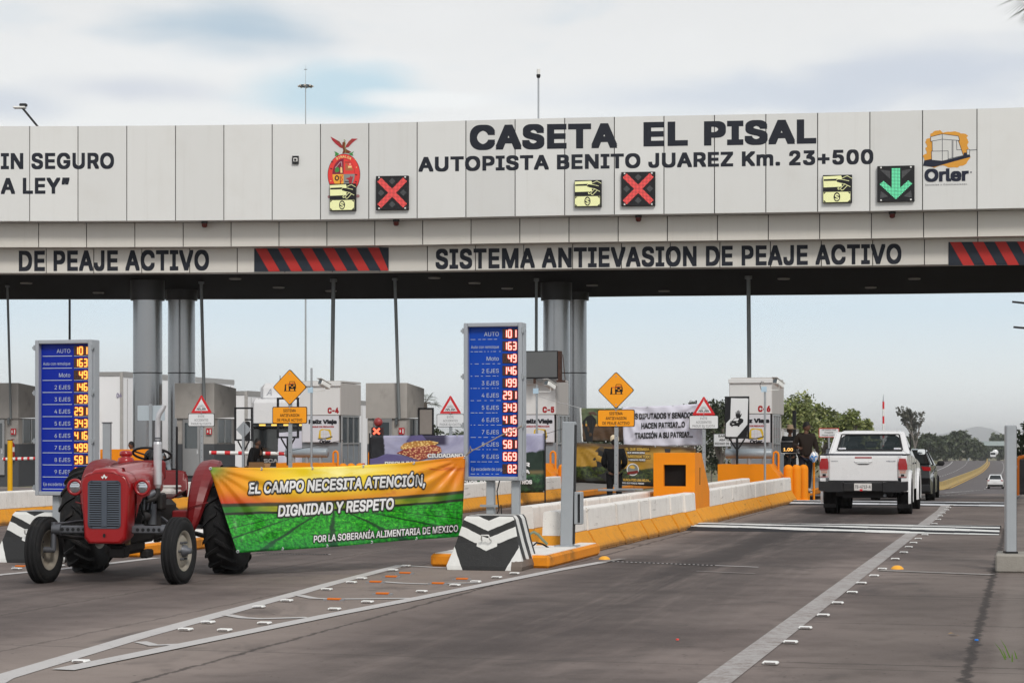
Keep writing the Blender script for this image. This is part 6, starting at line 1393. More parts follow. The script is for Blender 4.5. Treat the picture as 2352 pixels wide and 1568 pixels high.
# fenders
for sx in (-1, 1):
    q = MB(); n = 22; vs = []; cy, cz = 1.78, .62
    for i in range(n + 1):
        f = i / n; a = R(lerp(188, 28, f)); k = math.sin(math.pi * min(1, max(.0, f * 1.05 + .04))) ** .55
        r = .69 + .03 * math.sin(math.pi * f); xi, xo = .54, .54 + .27 * k
        for x, rr in ((xi, r - .02), (xi + .03, r + .012), (lerp(xi, xo, .55), r + .03), (xo - .02, r + .012), (xo, r - .035)): vs.append((sx * x, cy + rr * math.cos(a), cz + rr * math.sin(a)))
    q.add(vs, [(5 * i + j, 5 * i + j + 1, 5 * i + j + 6, 5 * i + j + 5) for i in range(n) for j in range(4)], M_trd, False)
    # inner plate
    q.add([(sx * .54, cy, cz + .12)] + [(sx * .54, cy + (.67 + .03 * math.sin(math.pi * i / n)) * math.cos(R(lerp(188, 28, i / n))), cz + (.67 + .03 * math.sin(math.pi * i / n)) * math.sin(R(lerp(188, 28, i / n)))) for i in range(n + 1)], [(0, i + 1, i + 2) for i in range(n)], M_trd)
    fo = q.build('fender', tr); md = fo.modifiers.new('s', 'SOLIDIFY'); md.thickness = .008
    q = MB(); q.tube([(sx * .545, cy - .66, cz + .15), (sx * .60, cy - .735, cz + .2), (sx * .80, cy - .69, cz + .25)], .007, M_trd, 6); q.build('crease', fo)
# exhaust
q = MB(); mx, my = .335, .62
q.cyl((mx, my, 1.09), (mx, my, 1.55), .047, M_muf, n=24); q.lathe([(.047, 1.55), (.044, 1.575), (.034, 1.585), (.028, 1.60)], M_muf, 24, o=(mx, my, 0)); q.lathe([(.03, 1.03), (.032, 1.06), (.047, 1.09)], M_muf, 24, o=(mx, my, 0)); q.build('muffler', tr)
q = MB(); q.tube([(mx, my, 1.58), (mx, my, 1.70), (mx + .004, my, 1.84), (mx + .018, my, 1.90), (mx + .055, my + .01, 1.955), (mx + .075, my + .015, 2.0)], [.031, .031, .030, .030, .029, .028], M_muf, 16); q.build('tail_pipe', tr)
q = MB(); q.lathe([(.036, 1.575), (.041, 1.585), (.036, 1.60)], M_iron, 20, o=(mx, my, 0)); q.lathe([(.034, 1.612), (.039, 1.62), (.034, 1.63)], M_iron, 20, o=(mx, my, 0)); q.build('clamp', tr)
q = MB(); q.tube([(mx, my, 1.08), (mx, my, .99), (mx - .02, my - .02, .93), (.20, my - .06, .90)], .032, M_eng, 12); q.build('down_pipe', tr)
# steering wheel and column
q = MB(); q.M = M4((.0, 1.50, 1.43), rx=R(-20)); q.tube([(.225 * math.cos(2 * math.pi * i / 40), .225 * math.sin(2 * math.pi * i / 40), 0) for i in range(40)], .015, M_black, 10, True)
for a in (90, 210, 330): q.tube([(.03 * math.cos(R(a)), .03 * math.sin(R(a)), -.03), (.22 * math.cos(R(a)), .22 * math.sin(R(a)), 0)], .011, M_black, 8)
q.cyl((0, 0, -.05), (0, 0, .01), .04, M_black); q.build('steering_wheel', tr)
q = MB(); q.cyl((0, 1.47, 1.40), (0, 1.22, 1.1), .022, M_black, n=10); q.cyl((.0, 1.34, 1.28), (.0, 1.20, 1.1), .05, M_trd, n=12); q.build('steering_column', tr)
q = MB(); q.box(0, 1.28, 1.24, .46, .10, .24, M_trd, .03); q.build('dash_panel', tr)
q = MB(); q.lathe([(.09, 1.32), (.10, 1.36), (.085, 1.40), (.05, 1.41), (.075, 1.43), (.07, 1.47), (.045, 1.485), (0, 1.487)], M_tr, 20, o=(-.20, 1.12, -.01)); q.build('fuel_cap', tr)
q = MB(); q.tube([(.27, 1.62, .95), (.275, 1.60, 1.3), (.28, 1.585, 1.76)], .014, M_black, 8); q.build('lever', tr)
q = MB(); q.lathe([(0, .12), (.07, .1), (.095, .05), (.1, 0), (.09, -.05), (.05, -.09)], M_black, 18, 'y', o=(-.03, 1.62, 1.40)); q.build('headrest', tr)
# seat pan
q = MB()
def seat(u, v):
    x = lerp(-.24, .24, u); k = (abs(x) / .24) ** 3
    if v < .5: f = v / .5; return (x, 1.82 + f * .34, .88 + k * .10 + .03 * f * f)
    f = (v - .5) / .5; return (x * (1 + .12 * f) * (1 - .22 * f * f * (abs(x) > .2)), 2.16 + .10 * f, .91 + f * .32 - k * .05 * f)
q.grid(seat, 16, 16, M_trd, uv=False); so_ = q.build('seat', tr, lambda o: (setattr(o.modifiers.new('s', 'SOLIDIFY'), 'thickness', .012)))
q = MB(); q.box(0, 1.99, .965, .38, .30, .11, M_cush, .04); q.box(0, 2.02, .915, .40, .26, .04, M_cush, .018); q.box(.02, 1.99, 1.03, .34, .25, .035, M_cush, .016); q.build('seat_cushion', tr)
q = MB(); q.box(0, 1.95, .83, .08, .3, .2, M_trd, .02); q.build('seat_bracket', tr)
q = MB(); q.box(.46, 1.35, .70, .26, .30, .14, M_trd, .015); q.build('tool_box', tr)
q = MB(); q.box(.44, 1.30, .58, .42, .30, .04, M_iron, .01); q.build('foot_step', tr); q = MB(); q.box(-.44, 1.30, .58, .42, .30, .04, M_iron, .01); q.build('foot_step', tr)
for sx in (-1, 1): q = MB(); q.tube([(sx * .3, 1.9, .5), (sx * .42, 2.3, .42), (sx * .45, 2.6, .45)], .03, M_eng, 8); q.build('lift_arm', tr)
# ------------------------------------------------------------------ vehicles
def carpaint(name, col, rough=.28, coat=.6):
    return pm(name, col, rough, 0, var=.03, sc=3, coat=coat, dirt=.12, dirtcol=tuple(c * .6 + .03 for c in col))
M_carw = carpaint('car_white', (.72, .72, .73)); M_cark = carpaint('car_black', (.006, .006, .007), .16, .25); M_plast = pm('bumper_black', (.022, .022, .024), .5, var=.15, dirt=.3, dirtcol=(.07, .06, .05))
m, g_, b = new_mat('tinted_glass'); b.inputs['Base Color'].default_value = (.015, .025, .027, 1); b.inputs['Roughness'].default_value = .03; b.inputs['Alpha'].default_value = .55; b.inputs['Specular IOR Level'].default_value = .6
M_tint = m
M_gdark = pm('dark_glass', (.012, .016, .018), .05, var=.1, spec=.7); M_seat = pm('seat_dark', (.05, .05, .055), .8)
M_tail = pm('tail_lamp_red', (.33, .008, .012), .12, coat=.5, var=.15); M_tailc = pm('tail_lamp_clear', (.55, .50, .48), .15, .3, var=.2, sc=30); M_tyre = pm('car_tyre', (.014, .014, .015), .85, var=.3); M_alloy = pm('alloy_rim', (.42, .42, .43), .3, .8)
def ring4(q, o, i, m):
    for k in range(4): q.add([o[k], o[(k + 1) % 4], i[(k + 1) % 4], i[k]], [(0, 1, 2, 3)], m)
def inset4(c, a, b_, t, d):
    """c: four corners bl br tr tl; margins left, right, top, bottom as fractions"""
    P = lambda u, v: Vector(c[0]).lerp(Vector(c[1]), u).lerp(Vector(c[3]).lerp(Vector(c[2]), u), v)
    return [P(a, d), P(1 - b_, d), P(1 - b_, 1 - t), P(a, 1 - t)]
def carwheel(par, x, y, r, wd, rim=.62):
    sx = 1 if x > 0 else -1
    q = MB(); q.lathe([(r * rim, -wd / 2 * .8), (r * .75, -wd / 2), (r * .93, -wd / 2 * .95), (r, -wd / 2 * .7), (r, wd / 2 * .7), (r * .93, wd / 2 * .95), (r * .75, wd / 2), (r * rim, wd / 2 * .8)], M_tyre, 32, 'x', o=(x, y, r))
    for f in (-.4, 0, .4): q.lathe([(r + .001, f * wd - .012), (r + .006, f * wd - .008), (r + .006, f * wd + .06), (r + .001, f * wd + .064)], M_tyre, 32, 'x', o=(x, y, r))
    w_ = q.build('wheel', par)
    q = MB(); q.lathe([(r * rim + .005, sx * wd / 2 * .8), (r * rim * .95, sx * wd / 2 * .5), (r * rim * .3, sx * wd * .3), (0, sx * wd * .32)], M_alloy, 24, 'x', o=(x, y, r)); q.build('rim', w_)
def archprof(outline, arches, n=10):
    """outline (y, z) anticlockwise with the underside at its start; arches (yc, r, z0) are cut from the underside"""
    und = outline[0]; end = outline[1]; pts = [und]
    for yc, r, zc in sorted(arches):
        a0 = math.asin(max(-1, min(1, (und[1] - zc) / r)))
        for i in range(n + 1):
            a = lerp(math.pi - a0, a0, i / n); pts.append((yc + r * math.cos(a), zc + r * math.sin(a)))
    return pts + outline[1:]

# white pickup
p = ST(43.0, 0, 0); X0 = 7.49; pk = thing('pickup_truck', 'white double cab pickup driving away through the open lane', 'pickup', (X0, 42.45, 0), -ANG)
Wd = 1.83; hw = Wd / 2
prof = archprof([(0.02, .50), (5.15, .42), (5.28, .60), (5.25, .95), (5.0, 1.06), (3.75, 1.16), (1.72, 1.25), (1.70, 1.265), (.0, 1.265), (-.02, .74)], [(1.12, .46, .40), (4.28, .46, .40)])
q = MB()
for sx in (-1, 1):
    q.prism(prof, sx * (hw - .12), sx * hw, M_carw, 'x')
q.build('body', pk, bevel(.035, 3))
q = MB(); q.box(0, .95, .62, Wd - .25, 1.5, .06, M_plast); q.box(0, 1.68, .95, Wd - .24, .05, .62, M_carw); q.box(0, 3.3, .72, Wd - .25, 3.2, .5, M_plast); q.box(0, 4.4, .96, Wd - .22, 1.5, .24, M_carw, .05); q.build('floor', pk)
for yc in (1.12, 4.28):
    for sx in (-1, 1):
        q = MB(); vs = []; n = 14
        for i in range(n + 1):
            a = R(lerp(198, -18, i / n))
            for r_, x in ((.455, hw - .01), (.465, hw + .045), (.53, hw + .05), (.56, hw - .005)): vs.append((sx * x, yc + r_ * math.cos(a), .40 + r_ * math.sin(a)))
        q.add(vs, [(4 * i + j, 4 * i + j + 1, 4 * i + j + 5, 4 * i + j + 4) for i in range(n) for j in range(3)], M_carw, True); q.build('wheel_arch', pk)
q = MB(); q.box(0, .06, .99, 1.455, .10, .55, M_carw, .02); tg = q.build('tailgate', pk)
q = MB(); q.box(0, .004, .985, 1.44, .012, .50, M_carw, .005); q.build('tailgate_skin', tg)
q = MB(); q.prism([(-.19, 1.145), (.19, 1.145), (.12, 1.095), (-.12, 1.095)], -.02, .0, M_chrome); q.prism([(-.13, 1.09), (.13, 1.09), (.09, 1.072), (-.09, 1.072)], -.008, .0, M_plast); q.build('handle', tg)
q = MB(); q.box(0, -.004, 1.225, .36, .014, .030, M_tail, .006); q.build('brake_lamp', tg)
gm = pm('badge_grey', (.35, .36, .40), .3, .5)
q = MB(); q.text('TOYOTA', -.61, 1.137, .022, gm, y=-.006, w=.15, bold=.02); q.text('HILUX', .58, 1.137, .026, gm, y=-.006, w=.2, bold=.03, shear=.2); q.build('badge', tg)
q = MB(); q.box(0, .05, 1.29, 1.70, .08, .035, pm('bed_rail_dark', (.02, .022, .04), .35), .01)
for sx in (-1, 1): q.box(sx * (hw - .07), .9, 1.283, .10, 1.6, .03, M_plast, .01)
q.build('bed_rail', pk)
for sx in (-1, 1):
    q = MB(); x0, x1 = .735, hw + .006
    q.prism([(sx * (x0 + .02), 1.21), (sx * (x1 - .03), 1.205), (sx * x1, 1.08), (sx * x1, .97), (sx * x0, .97), (sx * x0, 1.12)][::1], -.035, .10, M_tail)
    l = q.build('tail_lamp', pk, bevel(.012, 2))
    q = MB(); q.prism([(sx * x0, .966), (sx * x1, .966), (sx * x1, .81), (sx * x0, .81)], -.034, .09, M_tailc); q.box(sx * .825, -.037, .955, .15, .008, .012, M_tail); q.box(sx * .825, -.037, .85, .07, .01, .05, M_gdark, .004)
    for k in range(4): q.box(sx * .825 - .048 + k * .032, -.037, .915, .024, .008, .045, pm('lamp_amber', (.5, .24, .18), .2), .003)
    q.box(sx * .825, -.036, .815, .16, .01, .012, M_tail); q.build('reverse_lamp', l)
q = MB()
for sx in (-1, 1): q.prism([(sx * .42, .70), (sx * (hw + .02), .72), (sx * (hw + .02), .53), (sx * .75, .49), (sx * .42, .50)], -.13, .12, M_plast)
q.box(0, -.03, .60, .86, .14, .20, M_plast, .02); q.box(0, .02, .72, 1.5, .05, .03, M_plast); q.build('rear_bumper', pk, bevel(.02, 2))
q = MB(); q.box(0, -.115, .60, .37, .012, .155, pm('plate_white', (.62, .60, .58), .4), .006); q.text('TS-4713-A', 0, .575, .065, pm('plate_ink', (.10, .10, .11), .5), y=-.124, w=.33, bold=.012); q.box(-.035, -.126, .535, .06, .012, .045, pm('plate_badge', srgb(200, 30, 40), .4), .015); q.box(.045, -.124, .535, .07, .008, .012, gm); q.build('number_plate', pk)
# cab
bl, zr = 1.24, 1.775
A = [(-.89, 1.74, bl), (.89, 1.74, bl), (.74, 2.0, zr), (-.74, 2.0, zr)]        # rear face
Bf = [(-.86, 4.12, bl - .08), (.86, 4.12, bl - .08), (.66, 3.25, zr), (-.66, 3.25, zr)]  # windscreen
q = MB(); Ai = inset4(A, .085, .085, .11, .25); Bi = inset4(Bf, .07, .07, .08, .04); ring4(q, A, Ai, M_carw); ring4(q, Bf, Bi, M_carw)
for s_, (i0, i1) in ((-1, (0, 3)), (1, (1, 2))):
    Sd = [A[i0], Bf[i0], Bf[i1], A[i1]]; Si = inset4(Sd, .10, .20, .12, .06); ring4(q, Sd, Si, M_carw)
q.add([A[3], A[2], Bf[2], Bf[3]], [(0, 1, 2, 3)], M_carw); q.add([(-.66, 2.04, zr + .0), (.66, 2.04, zr), (.60, 2.2, zr + .035), (-.60, 2.2, zr + .035), (-.60, 3.05, zr + .035), (.60, 3.05, zr + .035), (-.62, 3.23, zr), (.62, 3.23, zr), (-.73, 2.02, zr), (.73, 2.02, zr)], [(0, 1, 2, 3), (3, 2, 5, 4), (4, 5, 7, 6), (0, 3, 4, 6), (1, 7, 5, 2)], M_carw)
cab = q.build('cab', pk, lambda o: (setattr(o.modifiers.new('s', 'SOLIDIFY'), 'thickness', .03), bevel(.02, 2)(o)))
def pane(corners, par, m, nm='window', push=(0, 0, 0)):
    q = MB(); q.add([Vector(c) + Vector(push) for c in corners], [(0, 1, 2, 3)], m); return q.build(nm, par)
rw = pane(Ai, cab, M_tint, 'rear_window', (0, -.004, 0)); pane(Bi, cab, M_tint, 'windscreen')
q = MB()
for k in range(4): q.tube([Vector(Ai[k]) + Vector((0, -.012, 0)), Vector(Ai[(k + 1) % 4]) + Vector((0, -.012, 0))], .022, M_plast, 6)
q.build('window_seal', rw)
q = MB()
for k in range(4):
    a0 = Vector(Ai[k]); e1 = (Vector(Ai[(k + 1) % 4]) - a0).normalized(); e2 = (Vector(Ai[k - 1]) - a0).normalized(); q.add([a0 + Vector((0, -.026, 0)) - (e1 + e2) * .01] + [a0 + Vector((0, -.026, 0)) + e1 * .13 * (1 - math.sin(R(t_))) + e2 * .13 * (1 - math.cos(R(t_))) for t_ in (0, 22, 45, 68, 90)], [tuple(range(6))], M_carw)
q.build('window_corner', cab)
for sx in (-1, 1):
    q = MB(); e = Vector(Ai[0]).lerp(Vector(Ai[1]), .5 + sx * .42) + Vector((0, -.022, .035)); q.M = M4(e, rx=R(-28)); q.box(0, 0, 0, .135, .004, .042, M_white); q.text('labtrusco', 0, -.012, .02, pm('sticker_ink', (.10, .08, .35), .5), y=-.004, w=.12, bold=.01); q.build('sticker', rw)
for s_, (i0, i1) in ((-1, (0, 3)), (1, (1, 2))):
    Sd = [A[i0], Bf[i0], Bf[i1], A[i1]]; pane(inset4(Sd, .10, .20, .12, .06), cab, M_gdark, 'side_window', (s_ * .004, 0, 0)); q = MB(); q.box(s_ * .82, 2.95, 1.48, .03, .07, .50, M_plast); q.build('pillar_trim', cab)
q = MB(); q.box(0, 2.75, 1.15, 1.55, 1.3, .35, M_seat, .05)
for x in (-.42, .42): q.box(x, 3.0, 1.30, .46, .2, .42, M_seat, .07); q.box(x, 3.0, 1.60, .28, .12, .20, M_seat, .05)
q.box(0, 2.15, 1.30, 1.4, .16, .2, M_seat, .05)
for x in (-.42, .42, 0): q.box(x, 2.14, 1.50, .26, .1, .15, M_seat, .04)
q.build('seat', pk); q = MB(); q.box(0, 3.75, 1.18, 1.5, .4, .14, M_seat, .04); q.box(0, 3.4, 1.66, .22, .03, .06, M_plast, .01); q.build('dashboard', pk)
for sx in (-1, 1):
    q = MB(); q.M = M4((sx * 1.04, 3.45, 1.33)); q.box(0, 0, 0, .20, .12, .155, M_plast if sx > 0 else M_plast, .045); mi = q.build('side_mirror', pk); q = MB(); q.box(sx * .93, 3.45, 1.25, .10, .05, .05, M_plast); q.build('mirror_arm', mi)
    q = MB(); q.M = M4((sx * 1.04, 3.387, 1.33)); q.flat(rrect(-.085, -.06, .085, .06, .04), 0, pm('mirror_glass', (.6, .62, .65), .03, 1, var=.02)); q.build('mirror_glass', mi)
    for yc in (2.2, 3.05): q = MB(); q.box(sx * (hw + .012), yc, 1.08, .025, .16, .03, M_plast, .008); q.build('door_handle', pk)
    for yc in (1.78, 2.66, 3.6): q = MB(); q.box(sx * (hw + .0005), yc, .83, .004, .012, .62, M_plast); q.build('door_gap', pk)
    carwheel(pk, sx * .785, 1.12, .385, .265); carwheel(pk, sx * .785, 4.28, .385, .265)
q = MB(); q.box(0, 1.12, .40, 1.3, .12, .12, M_plast, .03); q.box(0, .35, .45, 1.2, .3, .12, M_plast, .03); q.cyl((.45, -.05, .42), (.45, .5, .42), .03, M_iron); q.box(0, 2.5, .42, .9, 4.6, .12, M_plast); q.build('chassis', pk)
for sx in (-1, 1): q = MB(); q.box(sx * .79, .78, .30, .26, .02, .34, M_plast); q.build('mud_flap', pk)

def car(name, label, loc, rz, m, L, Wd, H_, clear, sill, hood, deck, belt, xs, wheelr, wb0, wb1, tailm=None, plate=True, mirrors=True):
    o = thing(name, label, 'car', loc, rz); hw = Wd / 2; rb, rr, rf, fb = xs
    prof = archprof([(.10, clear), (L - .08, clear), (L, clear + .25), (L - .03, hood - .14), (L - .5, hood), (fb, belt), (rb, belt), (.25, deck), (.04, deck - .05), (-.0, clear + .45), (.04, clear + .12)], [(wb0, wheelr + .06, wheelr), (wb1, wheelr + .06, wheelr)])
    q = MB(); q.prism(prof, -hw, hw, m, 'x')
    def tuck(o_):
        for v in o_.data.vertices:
            z, y = v.co.z, v.co.y
            v.co.x *= 1 - .05 * max(0, (z - .6) / .5) - .07 * max(0, 1 - y / .45) ** 2 - .10 * max(0, (y - L + .8) / .8) ** 2
        bevel(.05, 3)(o_)
    q.build('body', o, tuck)
    zr = H_; wt = hw * .70; wbm = hw * .93
    A = [(-wbm, rb, belt - .01), (wbm, rb, belt - .01), (wt, rr, zr - .02), (-wt, rr, zr - .02)]; B_ = [(-wbm, fb, belt - .01), (wbm, fb, belt - .01), (wt, rf, zr - .03), (-wt, rf, zr - .03)]
    q = MB(); q.add(A + B_, [(0, 1, 2, 3), (4, 5, 6, 7), (0, 4, 7, 3), (1, 5, 6, 2)], m); q.add([A[3], A[2], (wt * .95, lerp(rr, rf, .5), zr), B_[2], B_[3], (-wt * .95, lerp(rr, rf, .5), zr)], [(0, 1, 2, 3, 4, 5)], m); g2 = q.build('cabin', o, bevel(.04, 3))
    for C_, nm, mg, push in ((A, 'rear_window', (.09, .09, .10, .12), (0, -.014, .006)), (B_, 'windscreen', (.06, .06, .06, .04), (0, .014, .006))): pane(inset4(C_, *mg), g2, M_gdark, nm, push)
    for s_, (i0, i1) in ((-1, (0, 3)), (1, (1, 2))):
        Sd = [A[i0], B_[i0], B_[i1], A[i1]]; I = inset4(Sd, .09, .13, .10, .05); pane(I, g2, M_gdark, 'side_window', (s_ * .013, 0, .004)); q = MB(); mid = [Vector(I[0]).lerp(Vector(I[1]), .52), Vector(I[3]).lerp(Vector(I[2]), .50)]; q.tube([c + Vector((s_ * .016, 0, .004)) for c in mid], .03, M_plast, 4); q.build('pillar', g2)
    for s_ in (-1, 1):
        q = MB(); q.prism([(s_ * hw * .66, deck - .08), (s_ * hw * .95, deck - .10), (s_ * hw * .95, deck - .21), (s_ * hw * .72, deck - .20)], -.02, .28, M_tail); q.build('tail_lamp', o, bevel(.012, 2))
        q = MB(); q.box(s_ * hw * .66, L - .10, hood - .16, .42, .16, .13, M_tailc, .03); q.build('headlight', o)
        if mirrors:
            q = MB(); q.box(s_ * (hw + .10), lerp(rf, fb, .72), belt + .05, .22, .12, .15, M_plast, .05); q.box(s_ * (hw - .0), lerp(rf, fb, .72), belt - .0, .1, .05, .04, M_plast); q.build('side_mirror', o)
        for yc in (lerp(rb, fb, .38), lerp(rb, fb, .66)): q = MB(); q.box(s_ * (hw * .985 + .008), yc, belt - .16, .03, .18, .03, m, .008); q.build('door_handle', o)
        for w_ in (wb0, wb1): carwheel(o, s_ * (hw - .125), w_, wheelr, .225)
    q = MB(); q.box(0, -.01, clear + .16, Wd * .93, .10, .22, M_plast, .03); q.build('rear_bumper', o)
    q = MB(); q.box(0, L / 2, clear + .05, Wd * .8, L * .9, .1, M_plast); q.build('underside', o)
    if plate: q = MB(); q.box(0, -.03, deck - .30, .36, .02, .15, M_signw); q.build('number_plate', o)
    return o
sp = W(2090, 0, 56.5); s, t = to_st(sp.x, 56.5)
car('sedan', 'black sedan waiting ahead of the white pickup', ST(s, t - .28), -ANG, M_cark, 4.6, 1.80, 1.46, .20, .3, .98, 1.06, .98, (.55, 1.25, 2.6, 3.55), .325, .95, 3.6)
q = car('suv_car', 'small white crossover far down the right carriageway', W(2286, 1122, 229), -ANG, M_carw, 4.4, 1.85, 1.62, .22, .3, 1.05, 1.10, 1.02, (.30, .75, 2.7, 3.5), .35, .85, 3.5)

# lorries beyond the booths
M_box = pm('trailer_white', (.86, .86, .87), .5, var=.04, sc=1.2, dirt=.2, dirtcol=(.38, .36, .34), stretch=(1, 1, .2)); M_rail = pm('trailer_rail', (.36, .35, .34), .5, .3, var=.15)
def trailer(label, x, z, ytop, L, front=True, w_=2.55, grp='white lorry trailers beyond the booths', g0=0):
    """x: view column of the near right vertical edge"""
    p = W(x, ytop, z); s, t = to_st(p.x, z); H_ = p.z; gy = gz(s)
    o = thing('truck_trailer', label, 'trailer', ST(s, t - w_ / 2), -ANG, grp); h = H_ - gy
    q = MB(); q.box(0, L / 2, lerp(1.1, h, .5), w_, L, h - 1.1, M_box); bx = q.build('box', o)
    q = MB(); n = int(L / .9)
    for i in range(n): q.box(w_ / 2 + .006, (i + .5) * L / n, lerp(1.2, h - .25, .5), .012, .03, h - 1.5, M_rail)
    q.box(w_ / 2 + .01, L / 2, h - .08, .03, L, .24, M_rail); q.box(w_ / 2 + .01, L / 2, 1.14, .03, L, .18, M_rail); q.box(0, -.01, h - .06, w_ + .04, .05, .18, M_rail)
    for sx in (-1, 1): q.box(sx * (w_ / 2 - .05), -.015, lerp(1.1, h, .5), .14, .06, h - 1.1, pm('corner_post', (.46, .44, .42), .55, .2, var=.2, dirt=.5))
    q.build('rail', bx)
    for i in range(6): q = MB(); q.box(w_ / 2 + .02, (i + .5) * L / 6, 1.32, .012, .5, .06, M_red); q.build('reflective_strip', bx)
    for yy in (L - 1.2, L - 2.5, L - 3.8):
        for sx in (-1, 1): carwheel(o, sx * (w_ / 2 - .15), yy, .5, .28)
    q = MB(); q.box(0, L / 2, .95, .9, L, .2, M_plast); q.build('chassis', o); return o
t1_ = trailer('white refrigerated trailer with a rusty corner post behind the paired columns', 282, 90, 855, 13)
q = MB(); q.box(-.75, -.30, 3.6, 1.0, .55, 1.9, M_box, .05); q.box(-.75, -.585, 4.25, .9, .02, .3, M_gdark); q.box(-.2, -.2, 2.9, .5, .35, 1.5, pm('unit_cream', (.62, .58, .54), .5), .04); q.build('cooling_unit', t1_)
q = MB(); q.text('04', 1.12, 4.2, .2, pm('trailer_ink', (.25, .22, .35), .5), y=-.05, w=.26, bold=.02); q.build('number', t1_)
trailer('white trailer with a grey top rail between the cement booth and the empty black frame', 568, 92, 899, 13); trailer('white trailer seen behind booth C-4 and the lorry cab', 720, 106, 915, 14)
trailer('long white trailer standing behind the man with the bag', 1800, 140, 984, 13)
o = thing('lorry', 'white lorry cab with a dark windscreen and a pale cloth hung on it', 'lorry', ST(*to_st(W(660, 0, 61.5).x, 61.5)), -ANG)
q = MB(); q.box(0, 1.1, 1.95, 2.45, 2.2, 2.1, M_carw, .12); q.build('cab', o); q = MB(); q.box(0, 1.35, 3.2, 2.3, 1.7, .62, M_carw, .16); q.text('A', -.8, 3.12, .2, gm, y=.49, bold=.0, shear=.3); q.build('roof_fairing', o)
q = MB(); q.box(0, -.02, 1.62, 2.25, .06, .95, M_gdark, .05); q.build('windscreen', o); q = MB(); q.box(0, -.08, 2.17, 2.3, .2, .16, M_gdark, .05); v_ = q.build('sun_visor', o)
E_am = em('marker_amber', (1, .6, .12), 1.4)
for x in (-.75, -.35, .05, .5, .9): q = MB(); q.box(x, -.19, 2.19, .2, .02, .05, E_am); q.build('marker_lamp', v_)
q = MB(); q.box(0, .0, .78, 2.42, .14, .76, M_plast, .05); q.text('SCANIA', -.3, 1.03, .12, M_alu, y=-.08, w=.9, bold=.03)
for zz in (.88, .70, .52): q.box(0, -.08, zz, 1.9, .03, .05, M_rail)
q.build('grille', o); q = MB(); q.grid(lambda u, v: (lerp(-.25, 1.1, u), -.10 - .03 * math.sin(u * 9 + v * 3) - .05 * (1 - v), lerp(.95, 1.95 + .1 * u, v)), 16, 12, MATS.get('white_cloth') or bpy.data.materials['white_cloth'], uv=False); q.build('hung_cloth', o)
for sx in (-1, 1):
    q = MB(); q.box(sx * 1.36, .1, 2.0, .16, .14, .62, M_plast, .04); q.box(sx * 1.28, .1, 2.36, .3, .05, .05, M_plast); q.build('side_mirror', o); carwheel(o, sx * 1.08, 1.1, .5, .28)
    q = MB(); q.box(sx * .95, -.06, .72, .42, .05, .2, M_tailc, .03); q.build('headlight', o)
q = MB(); q.tube([(-.55, .8, 3.5), (-.55, .8, 3.75)], .012, M_dark, 6); q.build('antenna', o)
o = thing('lorry', 'white tanker lorry on the far crest of the road', 'lorry', W(2281, 1052, 900) - Vector((0, 0, .3)), -ANG)
q = MB(); q.box(0, 0, 2.0, 2.5, 2.2, 2.6, M_carw, .2); q.build('cab', o); q = MB(); q.box(0, -1.12, 2.4, 2.1, .05, .9, M_gdark); q.build('windscreen', o); q = MB(); q.lathe([(0, 1.5), (1.2, 1.5), (1.35, 1.9), (1.35, 10), (0, 10.2)], M_carw, 24, 'y', o=(.9, 0, 2.9)); q.build('tank', o); q = MB(); q.box(0, -1.1, .75, 2.4, .2, .5, M_plast); q.build('bumper', o)
for sx in (-1, 1): carwheel(o, sx, -.2, .5, .3)
# ------------------------------------------------------------------ people
M_skin = pm('skin', (.13, .068, .045), .55, var=.12, sc=12); M_hair = pm('hair_black', (.010, .009, .009), .5, var=.3)
def skinned(q_pts, edges, radii, m, name, par, root=0, lv=2, flat=True):
    fl = .72 if flat else 1.0
    me = bpy.data.meshes.new(name); me.from_pydata([(a, b_ / fl, c) for a, b_, c in q_pts], edges, []); o = bpy.data.objects.new(name, me); COL.objects.link(o); o.scale = (1, fl, 1)
    me.materials.append(m); md = o.modifiers.new('k', 'SKIN'); md.use_smooth_shade = True
    for v, r in zip(me.skin_vertices[0].data, radii):
        v.radius = (r, r) if not hasattr(r, '__len__') else r; v.use_root = False
    me.skin_vertices[0].data[root].use_root = True
    ss = o.modifiers.new('s', 'SUBSURF'); ss.levels = ss.render_levels = lv
    if par: o.parent = par
    return o
def chain(*cs):
    e = []
    for c in cs: e += list(zip(c, c[1:]))
    return e
